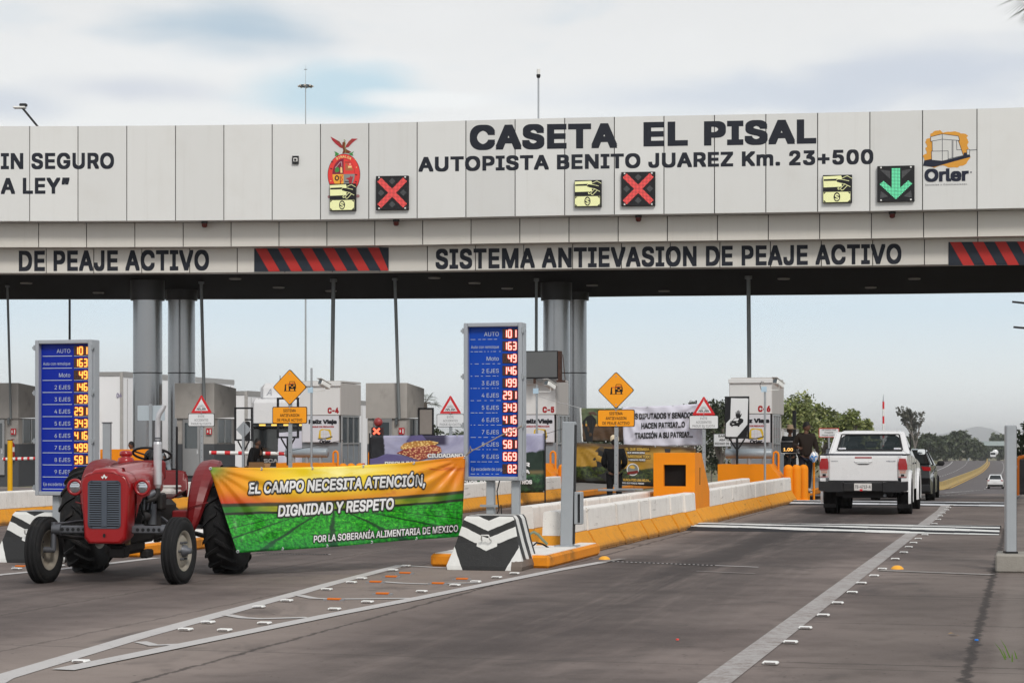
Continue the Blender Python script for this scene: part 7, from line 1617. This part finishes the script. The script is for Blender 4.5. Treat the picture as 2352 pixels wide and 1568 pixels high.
def person(label, loc, rz, h=1.72, top=None, legs=None, shoe=None, armL=None, armR=None, legL=None, legR=None, head=(0, 0), hat=None, lean=(0, 0), hands=True, hair=M_hair):
    """faces local -y; x to the viewer's right. arms given as (elbow, wrist, fingertip direction); y negative is forward"""
    o = thing('person', label, 'person', loc, rz); k = h / 1.72
    V = lambda x, y, z: (x * k, y * k, z * k)
    lx, ly = lean
    hip, waist, chest, neck, hb = (0, 0, .93), (lx * .3, ly * .3, 1.10), (lx * .75, ly * .75, 1.32), (lx, ly - .005, 1.47), (lx * 1.05 + head[0] * .02, ly - .02, 1.56)
    shL, shR = (.185 + lx * .9, ly * .9, 1.405), (-.185 + lx * .9, ly * .9, 1.405)
    armL = armL or ((.25 + lx, ly + .02, 1.13), (.27 + lx, ly - .06, .88)); armR = armR or ((-.25 + lx, ly + .02, 1.13), (-.27 + lx, ly - .06, .88))
    legL = legL or ((.105, -.01, .50), (.115, .03, .09)); legR = legR or ((-.105, -.01, .50), (-.115, .03, .09))
    P = [hip, waist, chest, neck, hb, shL, armL[0], armL[1], shR, armR[0], armR[1], (.095, 0, .88), legL[0], legL[1], (-.095, 0, .88), legR[0], legR[1]]
    E = chain((0, 1, 2, 3, 4), (2, 5, 6, 7), (2, 8, 9, 10), (0, 11, 12, 13), (0, 14, 15, 16))
    Rr = [.08, .08, .085, .055, .055, .05, .040, .028, .05, .040, .028, .06, .045, .036, .06, .045, .036]
    Rk = lambda rs: [tuple(c * k for c in r) if hasattr(r, '__len__') else r * k for r in rs]
    body = skinned([V(*p) for p in P], E, Rk(Rr), M_skin, 'body', o, 0, flat=False); body.modifiers['k'].use_smooth_shade = True
    # head
    q = MB(); q.M = M4(V(hb[0], hb[1] - .005, 1.625), rz=head[0] * 1.0, rx=head[1]); s_ = k
    prof = []
    n, mrow = 20, 14; vs = []
    for j in range(mrow + 1):
        ph = math.pi * j / mrow; zz = math.cos(ph) * .118; rr = math.sin(ph)
        for i in range(n):
            a = 2 * math.pi * i / n; x = .074 * rr * math.cos(a); y = .094 * rr * math.sin(a)
            jaw = max(0, -zz / .118); x *= 1 - .30 * jaw * (1 if y < 0 else .6); y *= 1 - .12 * jaw
            if y < 0 and -.035 < zz < .025: y -= .022 * max(0, 1 - abs(x) / .018) * max(0, 1 - abs(zz + .012) / .03)      # nose
            if y < 0 and .0 < zz < .035: y += .008 * max(0, 1 - abs(abs(x) - .03) / .018)                                    # eye sockets
            if y < 0 and zz < -.075: y -= .008
            vs.append((x * s_, y * s_, zz * s_))
    q.add(vs, [(j * n + i, j * n + (i + 1) % n, (j + 1) * n + (i + 1) % n, (j + 1) * n + i) for j in range(mrow) for i in range(n)], M_skin, True)
    for sx in (-1, 1): q.box(sx * .075 * s_, .008 * s_, -.005 * s_, .014 * s_, .035 * s_, .058 * s_, M_skin, .006 * s_)
    hd = q.build('head', body)
    q = MB(); q.M = M4(V(hb[0], hb[1] - .005, 1.625), rz=head[0], rx=head[1])
    for sx in (-1, 1): q.box(sx * .029 * s_, -.083 * s_, .014 * s_, .022 * s_, .012 * s_, .010 * s_, pm('eye', (.05, .04, .035), .3)); q.box(sx * .029 * s_, -.088 * s_, .032 * s_, .034 * s_, .008 * s_, .007 * s_, M_hair)
    q.box(0, -.086 * s_, -.056 * s_, .044 * s_, .012 * s_, .009 * s_, pm('lips', (.16, .06, .05), .5)); q.build('face', hd)
    q = MB(); q.M = M4(V(hb[0], hb[1] - .005, 1.625), rz=head[0], rx=head[1]); vs = []; rnd = random.Random(int(loc[0] * 100))
    for j in range(9):
        ph = math.pi * .5 * j / 8 * 1.15
        for i in range(n):
            a = 2 * math.pi * i / n; back = .5 + .5 * math.sin(a); p2 = ph * (.62 + .55 * back); rr = math.sin(p2)
            w_ = 1.10 + rnd.uniform(-.03, .03); vs.append((.077 * rr * math.cos(a) * w_ * s_, (.096 * rr * math.sin(a) * w_ + .006) * s_, (math.cos(p2) * .122 * w_) * s_))
    q.add(vs, [(j * n + i, j * n + (i + 1) % n, (j + 1) * n + (i + 1) % n, (j + 1) * n + i) for j in range(8) for i in range(n)], hair, True); q.build('hair', hd)
    if hat:
        q = MB(); q.M = M4(V(hb[0], hb[1] - .005, 1.66), rz=head[0], rx=head[1])
        if hat[0] == 'cap': q.lathe([(0, .115), (.05, .11), (.085, .085), (.098, .04), (.10, -.02), (.096, -.024)], hat[1], 24); q.prism([(.085 * math.cos(R(a)), -.05 + .12 * math.sin(R(a))) for a in range(180, 361, 20)], .0, .012, hat[1], 'z')
        else: q.lathe([(0, .13), (.06, .13), (.085, .11), (.095, .03), (.10, .015), (.19, .0), (.205, .012), (.20, -.004), (.10, .0)], hat[1], 28)
        q.build('hat', hd)
    # hands with five fingers
    for (el, wr), sx in ((armL, 1), (armR, -1)):
        e_, w_ = Vector(el), Vector(wr); d = (w_ - e_).normalized(); u = d.orthogonal().normalized(); f = d.cross(u)
        if abs(u.x) > abs(f.x): u, f = f, u
        pts = [tuple(w_ - d * .02), tuple(w_ + d * .05), tuple(w_ + d * .085)]; ed = [(0, 1), (1, 2)]; rad = [.026, (.036, .018), (.034, .015)]
        for i in range(4):
            off = f * ((i - 1.5) * .017); ln = (.062, .072, .068, .052)[i]; b0 = len(pts); fw = Vector((0, -1, 0))
            pts += [tuple(w_ + d * .09 + off), tuple(w_ + d * (.09 + ln * .5) + off * 1.05 + fw * .012), tuple(w_ + d * (.09 + ln) + off + fw * .034)]; ed += [(2, b0), (b0, b0 + 1), (b0 + 1, b0 + 2)]; rad += [.009, .0085, .007]
        b0 = len(pts); pts += [tuple(w_ + d * .04 - Vector((sx * .03, .02, 0))), tuple(w_ + d * .075 - Vector((sx * .04, .04, 0)))]; ed += [(1, b0), (b0, b0 + 1)]; rad += [.011, .009]
        if hands: skinned([V(*p) for p in pts], ed, Rk(rad), M_skin, 'hand', body, 0, 1, False)
    # clothes
    if top: skinned([V(*p) for p in ((0, 0, .85), waist, chest, (neck[0], neck[1], neck[2] - .03), shL, armL[0], Vector(armL[0]).lerp(Vector(armL[1]), .88), shR, armR[0], Vector(armR[0]).lerp(Vector(armR[1]), .88))], chain((0, 1, 2, 3), (2, 4, 5, 6), (2, 7, 8, 9)), Rk([.172, .165, .19, .085, .088, .074, .058, .088, .074, .058]), top, 'jacket', o, 0)
    if legs: skinned([V(*p) for p in ((0, 0, .97), (.095, 0, .86), legL[0], legL[1], (-.095, 0, .86), legR[0], legR[1])], chain((0, 1, 2, 3), (0, 4, 5, 6)), Rk([.158, .105, .075, .058, .105, .075, .058]), legs, 'trousers', o, 0)
    if shoe:
        for (kn, an) in (legL, legR):
            q = MB(); q.M = M4(V(an[0], an[1] - .05, .045)); vs = []
            for j, (yy, w_, z1) in enumerate(((.10, .03, .05), (.085, .042, .075), (.03, .046, .08), (-.05, .048, .05), (-.12, .046, .03), (-.155, .03, .015))):
                vs += [(-w_ * k, yy * k, -.045 * k), (w_ * k, yy * k, -.045 * k), (w_ * .85 * k, yy * k, (z1 - .02) * k), (0, yy * k, z1 * k), (-w_ * .85 * k, yy * k, (z1 - .02) * k)]
            q.add(vs, [(5 * i + a, 5 * i + (a + 1) % 5, 5 * i + 5 + (a + 1) % 5, 5 * i + 5 + a) for i in range(5) for a in range(5)] + [(0, 1, 2, 3, 4), (29, 28, 27, 26, 25)], shoe, True); q.build('shoe', o)
    return o
cl = lambda n, c: pm('cloth_' + n, c, .85, var=.15, sc=9, bump=.3, bsc=20)
p = W(1851, 0, 53.2)
person('man in a dark brown jacket and jeans holding a plastic bag beside booth C-6', (p.x, p.y, .19), R(12), 1.86, cl('brown', (.020, .014, .011)), cl('jeans', (.012, .016, .028)), pm('sneaker', (.42, .40, .38), .6), armL=((.27, .02, 1.14), (.30, -.04, .90)), armR=((-.30, .03, 1.17), (-.27, -.22, 1.12)), legL=((.08, -.03, .50), (.075, .02, .09)), legR=((-.08, .02, .50), (-.10, .05, .09)), head=(R(38), R(4)))
q_ = W(1868, 1046, 53.0); o = thing('plastic_bag', 'blue and white plastic bag hanging from the hand of the man in brown', 'bag', q_ + Vector((0, -.12, 0)))
q = MB(); vs = []; n = 14
for j in range(9):
    f = j / 8; r_ = .02 + .095 * math.sin(math.pi * min(1, f * .9 + .02)) ** .7
    for i in range(n):
        a = 2 * math.pi * i / n; vs.append((r_ * math.cos(a) * (1 + .15 * math.sin(3 * a + j)), r_ * .55 * math.sin(a), .10 - f * .26 + .02 * math.sin(a * 2 + j)))
m, g_, b = new_mat('bag_print'); v = g_.co(); nb = g_.noise(v, 7, 3, .6, .8); g_.put(b.inputs[0], g_.mix(g_.step(nb, .50, .56), srgb(205, 205, 205), srgb(40, 120, 190))); b.inputs['Roughness'].default_value = .3
q.add(vs, [(j * n + i, j * n + (i + 1) % n, (j + 1) * n + (i + 1) % n, (j + 1) * n + i) for j in range(8) for i in range(n)], m, True); q.add([vs[i] for i in range(8 * n, 9 * n)], [tuple(range(n))], m); q.build('sack', o)
q = MB(); q.tube([(-.03, 0, .08), (-.02, 0, .17), (.02, 0, .17), (.03, 0, .08)], .006, M_white, 6); q.build('handle', o)
p = W(1411, 0, 44.2)
person('man in black with a cream cap facing the sunset banner', (p.x, p.y, 0), R(176), 1.66, cl('black', (.006, .006, .007)), cl('blackpant', (.007, .007, .008)), M_black, head=(R(-14), 0), hat=('cap', pm('cap_cream', (.66, .56, .40), .8)), armL=((.25, .0, 1.13), (.17, -.2, 1.02)), armR=((-.25, 0, 1.13), (-.17, -.2, 1.02)))
p = W(1814, 0, 57.5)
person('person in black with a tan hat behind the fee display at booth C-6', (p.x, p.y, .18), R(20), 1.80, cl('black', (.006, .006, .007)), cl('blackpant', (.007, .007, .008)), M_black, hat=('hat', pm('hat_tan', (.26, .19, .13), .85)))
p = W(573, 0, 56.2)
person('dark haired person in black bending behind the barrier arm by the lorry', (p.x, p.y, 0), R(60), 1.62, cl('black', (.006, .006, .007)), cl('blackpant', (.007, .007, .008)), M_black, lean=(.1, -.20))
p = W(303, 0, 58.2)
person('person behind the tall orange block with only black hair showing', (p.x, p.y, 0), R(-60), 1.53, cl('greyshirt', (.20, .22, .24)), cl('jeans', (.012, .016, .028)), M_black)
p = W(366, 0, 50)
person('person in a grey shirt hidden behind the tractor exhaust with one arm hanging down', (p.x, p.y, 0), R(10), 1.50, cl('greyshirt', (.20, .22, .24)), cl('jeans', (.012, .016, .028)), M_black, armL=((.24, .0, 1.12), (.30, -.1, .90)), lean=(-.12, -.16))
# tall orange block with a rusty post behind the tractor
p = W(230, 0, 57.6); o = thing('booth_barrier', 'tall orange block behind the steering wheel of the tractor', 'barrier', (p.x, p.y, 0), 0)
q = MB(); q.prism([(0, 0), (1.52, 0), (1.52, 1.1), (1.40, 1.33), (0, 1.33)], 0, .5, M_obox); q.build('block', o, bevel(.02, 2)); q = MB(); q.box(.7, -.2, .12, 1.6, .4, .24, M_obox, .02); q.build('step', o)
p = W(246, 0, 56.5); o = thing('steel_post', 'rusty pale steel post before the tall orange block', 'post', (p.x, p.y, 0), 0)
q = MB(); q.box(0, 0, 1.04, .22, .2, 2.08, pm('rusty_post', (.32, .34, .36), .6, .2, var=.15, sc=2, dirt=.7, dirtcol=(.24, .15, .08)), .01); q.build('post', o); q = MB(); q.box(0, 0, 2.09, .26, .24, .03, M_iron); q.build('cap', o)
p = W(595, 1073, 52); o = thing('cardboard_box', 'open brown cardboard box just above the banner edge', 'box', (p.x, p.y, p.z - .22), R(-10)); mcb = pm('cardboard', (.30, .17, .08), .85, var=.1)
q = MB(); q.box(0, 0, .1, .46, .34, .2, mcb); q.build('box_body', o); q = MB(); q.add([(-.23, -.17, .2), (.23, -.17, .2), (.20, -.24, .36), (-.2, -.24, .36)], [(0, 1, 2, 3)], mcb); q.add([(-.23, .17, .2), (.23, .17, .2), (.26, .2, .33), (-.2, .2, .33)], [(0, 1, 2, 3)], mcb); q.build('flap', o)
o2 = thing('folding_table', 'low dark table holding the open cardboard box', 'table', (p.x, p.y, 0), R(-10)); tz = p.z - .224
q = MB(); q.box(0, 0, tz - .02, .9, .5, .04, M_dark); q.build('tabletop', o2)
for sx in (-.4, .4):
    for sy in (-.2, .2): q = MB(); q.cyl((sx, sy, 0), (sx, sy, tz - .04), .018, M_dark, n=8); q.build('leg', o2)
# ------------------------------------------------------------------ trees and the far background
def leafmat(name, a, b_, c):
    m, g, bs = new_mat(name); geo = g.n('ShaderNodeNewGeometry'); v = g.co()
    r_ = geo.outputs['Random Per Island']; col = g.ramp(r_, [(0, a), (.5, b_), (1, c)])
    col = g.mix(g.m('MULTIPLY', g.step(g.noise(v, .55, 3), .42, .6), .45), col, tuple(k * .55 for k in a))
    g.put(bs.inputs[0], col); bs.inputs['Roughness'].default_value = .55
    bs.inputs['Subsurface Weight'].default_value = 0
    return m
L_light = leafmat('leaf_light', (.10, .135, .035), (.20, .24, .065), (.32, .33, .12)); L_dark = leafmat('leaf_dark', (.028, .042, .02), (.055, .075, .034), (.09, .105, .05)); L_dry = leafmat('leaf_dry', (.05, .055, .035), (.085, .085, .055), (.13, .12, .09)); L_big = leafmat('leaf_big', (.03, .05, .022), (.06, .09, .04), (.12, .13, .09))
M_bark = pm('bark', (.16, .135, .115), .9, var=.25, sc=6, bump=.5, bsc=15); M_barkp = pm('bark_pale', (.20, .18, .165), .9, var=.2, sc=6)
def tree(label, x, y_top, z, wpx, leaf, base=None, n=2600, ls=.11, bark=M_bark, name='tree', grp=None, bare=0, low=.18, seed=0, spread=1.0, s_off=None, drop=0):
    p = W(x, y_top, z); s, t = to_st(p.x, z); gz_ = gz(s) - .05 if base is None else base; H_ = p.z - gz_; wd = wpx * z / F / 2
    o = thing(name, label, 'tree', (p.x, p.y, gz_), random.uniform(0, 6), grp); rn = random.Random(seed * 977 + int(x))
    q = MB(); tr_ = .035 * H_ * (.7 if bare else 1); tips = []
    def limb(a, d, L, r_, lv):
        pts = [a]; c = a.copy(); dd = d.copy(); k = 4
        for i in range(k):
            dd = (dd + Vector((rn.uniform(-.22, .22), rn.uniform(-.22, .22), rn.uniform(-.05, .18)))).normalized(); c = c + dd * L / k; pts.append(c.copy())
        q.tube(pts, [lerp(r_, r_ * .45, i / k) for i in range(k + 1)], bark, 6 if lv < 2 else 4)
        if lv >= (3 if bare else 2): tips.append(pts[-1]); tips.append(pts[-2]); return
        for i in range(rn.randint(3, 4) if lv else rn.randint(5, 7)):
            f = rn.uniform(.35, 1); b0 = pts[min(k, int(f * k))]; an = rn.uniform(0, 6.28); sp_ = rn.uniform(.45, 1.0) * spread
            nd = (dd * .8 + Vector((math.cos(an) * sp_, math.sin(an) * sp_, rn.uniform(.1, .6)))).normalized(); limb(b0, nd, L * rn.uniform(.5, .72), r_ * .5, lv + 1)
        tips.append(pts[-1])
    limb(Vector((0, 0, 0)), Vector((rn.uniform(-.1, .1), rn.uniform(-.1, .1), 1)), H_ * (.55 if bare else .45), tr_, 0)
    # fit limbs inside the crown
    mx = max(max(abs(a.x), abs(a.y)) for a in tips); mz = max(a.z for a in tips); kx, kz = wd * .92 / mx, H_ * .96 / mz
    q.v = [Vector((a.x * kx, a.y * kx, a.z * kz)) for a in q.v]; tips = [Vector((a.x * kx, a.y * kx, a.z * kz)) for a in tips]
    q.build('trunk', o)
    q = MB(); cl_ = []
    for tp in tips: cl_.append((tp, rn.uniform(.5, 1) * wd * (.10 if bare else .24)))
    if not bare:
        for i in range(46):
            a, u = rn.uniform(0, 6.28), rn.uniform(-.9, 1); rr = math.sqrt(max(0, 1 - u * u)) * rn.uniform(.55, 1); zc = H_ * lerp(low, 1, .5) + u * H_ * (1 - low) * .5 * rn.uniform(.75, .97)
            cl_.append((Vector((wd * rr * math.cos(a) * .86, wd * rr * math.sin(a) * .86, zc)), rn.uniform(.16, .30) * wd))
    vs, fs = [], []
    for i in range(n):
        c, r_ = cl_[rn.randrange(len(cl_))]; d = Vector((rn.gauss(0, .5), rn.gauss(0, .5), rn.gauss(0, .42))) * r_; pz = c + d
        if pz.z < H_ * low * .5: continue
        a = Vector((rn.uniform(-1, 1), rn.uniform(-1, 1), rn.uniform(-1, 1) - drop)).normalized(); b_ = a.orthogonal().normalized(); b_ = (b_ * math.cos(i) + a.cross(b_) * math.sin(i)); L = ls * rn.uniform(.6, 1.35) * max(1, z / 130)
        k = len(vs); vs += [pz - a * L, pz + b_ * L * .42, pz + a * L, pz - b_ * L * .42]; fs.append((k, k + 1, k + 2, k + 3))
    q.add(vs, fs, leaf); q.build('crown', o); return o
g1 = 'leafy trees behind booth C-6'
for i, (x, yt, z, wp, lab) in enumerate(((1660, 921, 150, 130, 'dark green tree behind the red triangle sign beside booth C-6'), (1738, 906, 165, 150, 'green tree whose top shows beside the stop hand placard'), (1826, 903, 150, 120, 'tall light green tree just beyond booth C-6'), (1892, 926, 155, 120, 'light green bushy tree behind the black pole'), (1948, 940, 150, 100, 'light green tree above the toll evasion notice'), (1990, 962, 160, 70, 'lowest light green tree by the striped mast'))):
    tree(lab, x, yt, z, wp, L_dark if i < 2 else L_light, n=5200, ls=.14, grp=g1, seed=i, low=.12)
for i, (x, yt, lab) in enumerate(((1568, 924, 'first thin tree top above the white banner'), (1590, 919, 'second thin tree top above the white banner'), (1633, 914, 'small round tree top beside the red triangle sign'))):
    tree(lab, x, yt, 190, 40, L_dry if i < 2 else L_dark, n=700, ls=.12, grp='thin tree tops above the white banner', seed=20 + i, low=.55)
tree('sparse half bare tree with grey branches above the black sedan', 2104, 930, 480, 96, L_dry, n=2600, ls=.085, bark=M_barkp, bare=1, seed=31, spread=.8, low=.2)
for i, (x, yt, z, wp, lab) in enumerate(((2096, 1003, 560, 70, 'dark bush at the foot of the half bare tree'), (2138, 998, 640, 76, 'dark tree right of the half bare tree'), (2172, 1004, 680, 70, 'dark tree between the half bare tree and the gantry'), (2207, 992, 720, 66, 'dark tree with a reddish top before the gantry'), (2236, 1010, 760, 52, 'small dark tree behind the gantry post'), (2294, 999, 1000, 66, 'hazy tree under the gantry beam by the crest'), (2252, 1030, 980, 50, 'hazy low tree beyond the gantry'))):
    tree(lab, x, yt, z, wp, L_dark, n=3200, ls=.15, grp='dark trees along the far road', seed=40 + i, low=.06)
tree('tree with large loose leaves behind the tall steel post at the shoulder', 2362, 965, 68, 66, L_big, n=900, ls=.10, seed=60, low=.45, base=-.3)
tree('dark bush behind the third cement booth', 1000, 972, 120, 46, L_dark, n=1800, ls=.10, seed=61, low=.05)
g2 = 'low trees on the far plain'
for i in range(16): tree('low dark tree standing on the far plain beyond the lanes', -120 + i * 105 + random.uniform(-20, 20), 1000 + random.uniform(-9, 6), 330 + random.uniform(-60, 120), 105 + random.uniform(-20, 30), L_dark, n=1100, ls=.2, grp=g2, seed=70 + i, low=.05)

def palm(name, label, x, yc, z, trunk_base, fr, n, seed, grp=None):
    p = W(x, yc, z); o = thing(name, label, 'palm tree', (p.x, p.y, trunk_base), 0, grp); H_ = p.z - trunk_base; rn = random.Random(seed)
    q = MB(); k = 12; q.tube([(.1 * math.sin(i / k * 2), 0, H_ * i / k) for i in range(k + 1)], [.20 - .06 * i / k + .012 * (i % 2) for i in range(k + 1)], M_bark, 12); q.build('trunk', o)
    m = leafmat('palm_leaf', (.02, .035, .012), (.05, .075, .02), (.12, .13, .04)) if 'palm_leaf' not in bpy.data.materials else bpy.data.materials['palm_leaf']
    for f in range(n):
        a = 6.283 * f / n + rn.uniform(-.15, .15); up = rn.uniform(-.35, .9); q = MB(); d = Vector((math.cos(a), math.sin(a), 0)); L = fr * rn.uniform(.8, 1.1)
        st = L * .45; pe = Vector((.1 * math.sin(2), 0, H_)) + d * st * math.cos(up) + Vector((0, 0, st * math.sin(up) + .05)); q.tube([(.1 * math.sin(2), 0, H_), pe], .015, M_bark, 5)
        side = d.cross(Vector((0, 0, 1))); upv = (Vector((0, 0, 1)) * math.cos(up) - d * math.sin(up))
        for j in range(30):
            b_ = R(lerp(-95, 95, j / 29)); dir_ = (d * math.cos(up) + Vector((0, 0, math.sin(up)))) * math.cos(b_) + side * math.sin(b_); ll = L * .62 * (1 - .25 * abs(j / 29 - .5)); tip = pe + dir_ * ll + Vector((0, 0, -.22 * ll)); midp = pe + dir_ * ll * .55; w_ = side * .010 * math.cos(b_) + d * .010 * math.sin(b_)
            q.add([pe, midp + w_, tip, midp - w_], [(0, 1, 2, 3)], m)
        q.build('frond', o)
    return o
palm('palm_tree', 'palm tree whose spiky fronds reach in at the top corner beside the canopy', 2468, 6, 24, 0, 1.02, 30, 5); palm('palm_tree', 'small fan palm standing behind the third cement booth', 972, 925, 115, -1.3, 1.1, 16, 8)

# median barrier, gantry, mast, verge posts
def strip(name, label, cat, ss, t, prof, m):
    mb = MB(); n = len(prof); vs = []
    for s in ss:
        for a, b_ in prof: vs.append((t + toff(s) + a, s, gz(s) + b_))
    mb.add(vs, [(i * n + j, i * n + j + 1, i * n + n + j + 1, i * n + n + j) for i in range(len(ss) - 1) for j in range(n - 1)], m); o = mb.build(name, rotz=-ANG); return tag(o, label, cat)
M_med = pm('median_yellow', (.42, .30, .11), .8, var=.2, sc=.8, dirt=.6, dirtcol=(.28, .25, .20)); 
strip('median_barrier', 'weathered yellow concrete barrier dividing the far carriageways', 'concrete barrier', [95 + 9 * i for i in range(72)], -9.6, [(-.3, 0), (-.28, .12), (-.12, .4), (-.09, .9), (.09, .9), (.12, .4), (.28, .12), (.3, 0)], M_med)
a = W(2224.6, 1059, 870); zb = EYE + (HOR - 1013) * 870 / F; zc = EYE + (HOR - 1023) * 870 / F; o = thing('sign_gantry', 'grey lattice gantry spanning the far carriageway', 'gantry', (a.x, a.y, a.z - .6))
q = MB(); q.cyl((0, 0, 0), (0, 0, zb - a.z + .6), .34, M_steelp, n=12); q.build('post', o); q = MB(); bx = 27; z0, z1 = zc - a.z + .6, zb - a.z + .6
for zz in (z0, z1): q.box(bx / 2 - .5, 0, zz, bx + 1, .2, .16, M_steelp)
for i in range(14): q.tube([(i * bx / 14, 0, z0), ((i + 1) * bx / 14, 0, z1)], .06, M_steelp, 5); q.tube([(i * bx / 14, 0, z1), (i * bx / 14, 0, z0)], .06, M_steelp, 5)
q.build('beam', o); q = MB(); q.box(bx * .45, -.2, (z0 + z1) / 2, 12, .1, z1 - z0 + .1, pm('gantry_panel', (.36, .42, .42), .5)); q.build('panel', o); q = MB(); q.cyl((bx + .4, 0, -2), (bx + .4, 0, z1), .28, M_steelp, n=12); q.build('post', o)
a = W(2029, 1000, 150); o = thing('striped_mast', 'thin red and white mast with a pointed top above the pickup roof', 'mast', (a.x, a.y, gz(145))); hh = EYE + (HOR - 922) * 150 / F - gz(145)
q = MB(); q.cyl((0, 0, 0), (0, 0, hh), .075, M_white, n=10); q.build('mast', o); q = MB(); q.cyl((0, 0, hh), (0, 0, hh + .55), .06, M_steelp, r1=.012, n=8); q.build('tip', o)
for i in range(6): q = MB(); q.cyl((0, 0, hh * (1 - (i * 2 + 1) / 12)), (0, 0, hh * (1 - i * 2 / 12)), .078, M_red, n=10, caps=False); q.build('red_band', o)
wp = MB(); wp.box(0, 0, .45, .22, .22, .9, M_white, .02); w0 = None
for i in range(22):
    s, t = 235 + i * 14, -24.4 + toff(235 + i * 14) * 1.2
    if w0 is None: w0 = wp.build('verge_post'); o = w0
    else: o = w0.copy(); COL.objects.link(o)
    o.location = ST(s, t) + Vector((0, 0, -.02)); tag(o, 'small white post in the row along the far road verge', 'post', 'white posts along the far verge')
# things at the shoulder behind the tall post
o = thing('kerb_block', 'orange kerb at the shoulder behind the tall steel post', 'kerb', ST(50.2, 1.6, 0), -ANG); q = MB(); q.box(0, 0, .09, 2.6, 3, .2, M_kerb, .03); q.build('kerb', o); q = MB(); q.box(.0, .0, .195, 2.4, 2.8, .012, pm('island_top', (.25, .235, .22), .85)); q.build('top', o)
a = W(2346, 0, 50.5); o = thing('guard_loop', 'brown orange guard loop with a hose behind the tall steel post', 'guard rail', (a.x, a.y, .2)); m2 = pm('loop_brown', srgb(150, 80, 20), .6, var=.15)
q = MB(); q.tube([(-.10, 0, 0), (-.10, 0, .85), (-.06, 0, .95), (.2, 0, 1.0), (.5, 0, .95), (.55, 0, .85), (.55, 0, 0)], .05, m2, 10); q.build('loop', o); q = MB(); q.tube([(-.14, -.06, .75), (-.18, -.1, .5), (-.2, -.1, .2), (-.28, -.05, .02)], .022, M_steelp, 8); q.build('hose', o)
o = thing('equipment_cabinet', 'black equipment cabinet behind the guard loop at the shoulder', 'cabinet', (a.x + .35, a.y + .9, .2), -ANG); q = MB(); q.box(0, 0, .45, .9, .5, .9, M_black, .02); q.build('body', o); q = MB(); q.box(0, -.256, .45, .8, .012, .8, M_dark); q.build('door', o)
a = W(2420, 760, 34); o = thing('service_pole', 'pole outside the lane whose thin dark arms reach in below the canopy', 'pole', (a.x, a.y, 0)); q = MB(); q.cyl((0, 0, 0), (0, 0, 4.6), .07, M_dark, n=10); q.build('pole', o)
for y0, y1, x1 in ((693, 697, 2325), (751, 753, 2328)): q = MB(); e = W(x1, y0, 34) - Vector((a.x, a.y, 0)); q.tube([(0, 0, W(2420, y1 + 6, 34).z), e], .018, M_dark, 6); q.build('arm', o)
# far mountain
mb = MB(); m, g_, b = new_mat('mountain'); g_.put(b.inputs[0], g_.mix(g_.noise(g_.co(), .004, 4), (.05, .06, .05), (.09, .09, .08))); b.inputs['Roughness'].default_value = .9
vs = []; zz = 13500; rn = random.Random(3)
pr = [(2030, 1012), (2090, 1006), (2140, 1000), (2175, 993), (2205, 988), (2225, 983), (2245, 979), (2258, 982), (2272, 988), (2290, 996), (2310, 1002), (2350, 1005), (2420, 1008), (2520, 1013)]
for j in range(7):
    f = j / 6
    for x, y in pr:
        p = W(x, y, zz); vs.append((p.x, p.y + (f - .5) * 1500, max(-20.5, (p.z + 30) * math.sin(math.pi * f) * (1 + rn.uniform(-.06, .06)) - 30)))
n = len(pr); mb.add(vs, [(j * n + i, j * n + i + 1, (j + 1) * n + i + 1, (j + 1) * n + i) for j in range(6) for i in range(n - 1)], m, True); tag(mb.build('mountain'), None, None, kind='structure')
# haze
hz_ = MB(); hz_.box(3000, 8500, 40, 17600, 17400, 124, None or pm('haze_air', (1, 1, 1)))
ho = hz_.build('haze'); tag(ho, None, None, kind='stuff'); hm = bpy.data.materials.new('haze_volume'); hm.use_nodes = True; nt = hm.node_tree
for nd in list(nt.nodes):
    if nd.type == 'BSDF_PRINCIPLED': nt.nodes.remove(nd)
pv = nt.nodes.new('ShaderNodeVolumePrincipled'); pv.inputs['Color'].default_value = (.97, .985, 1, 1); pv.inputs['Density'].default_value = .00012; pv.inputs['Anisotropy'].default_value = .1
nt.links.new(pv.outputs[0], [n_ for n_ in nt.nodes if n_.type == 'OUTPUT_MATERIAL'][0].inputs['Volume']); ho.data.materials.clear(); ho.data.materials.append(hm)
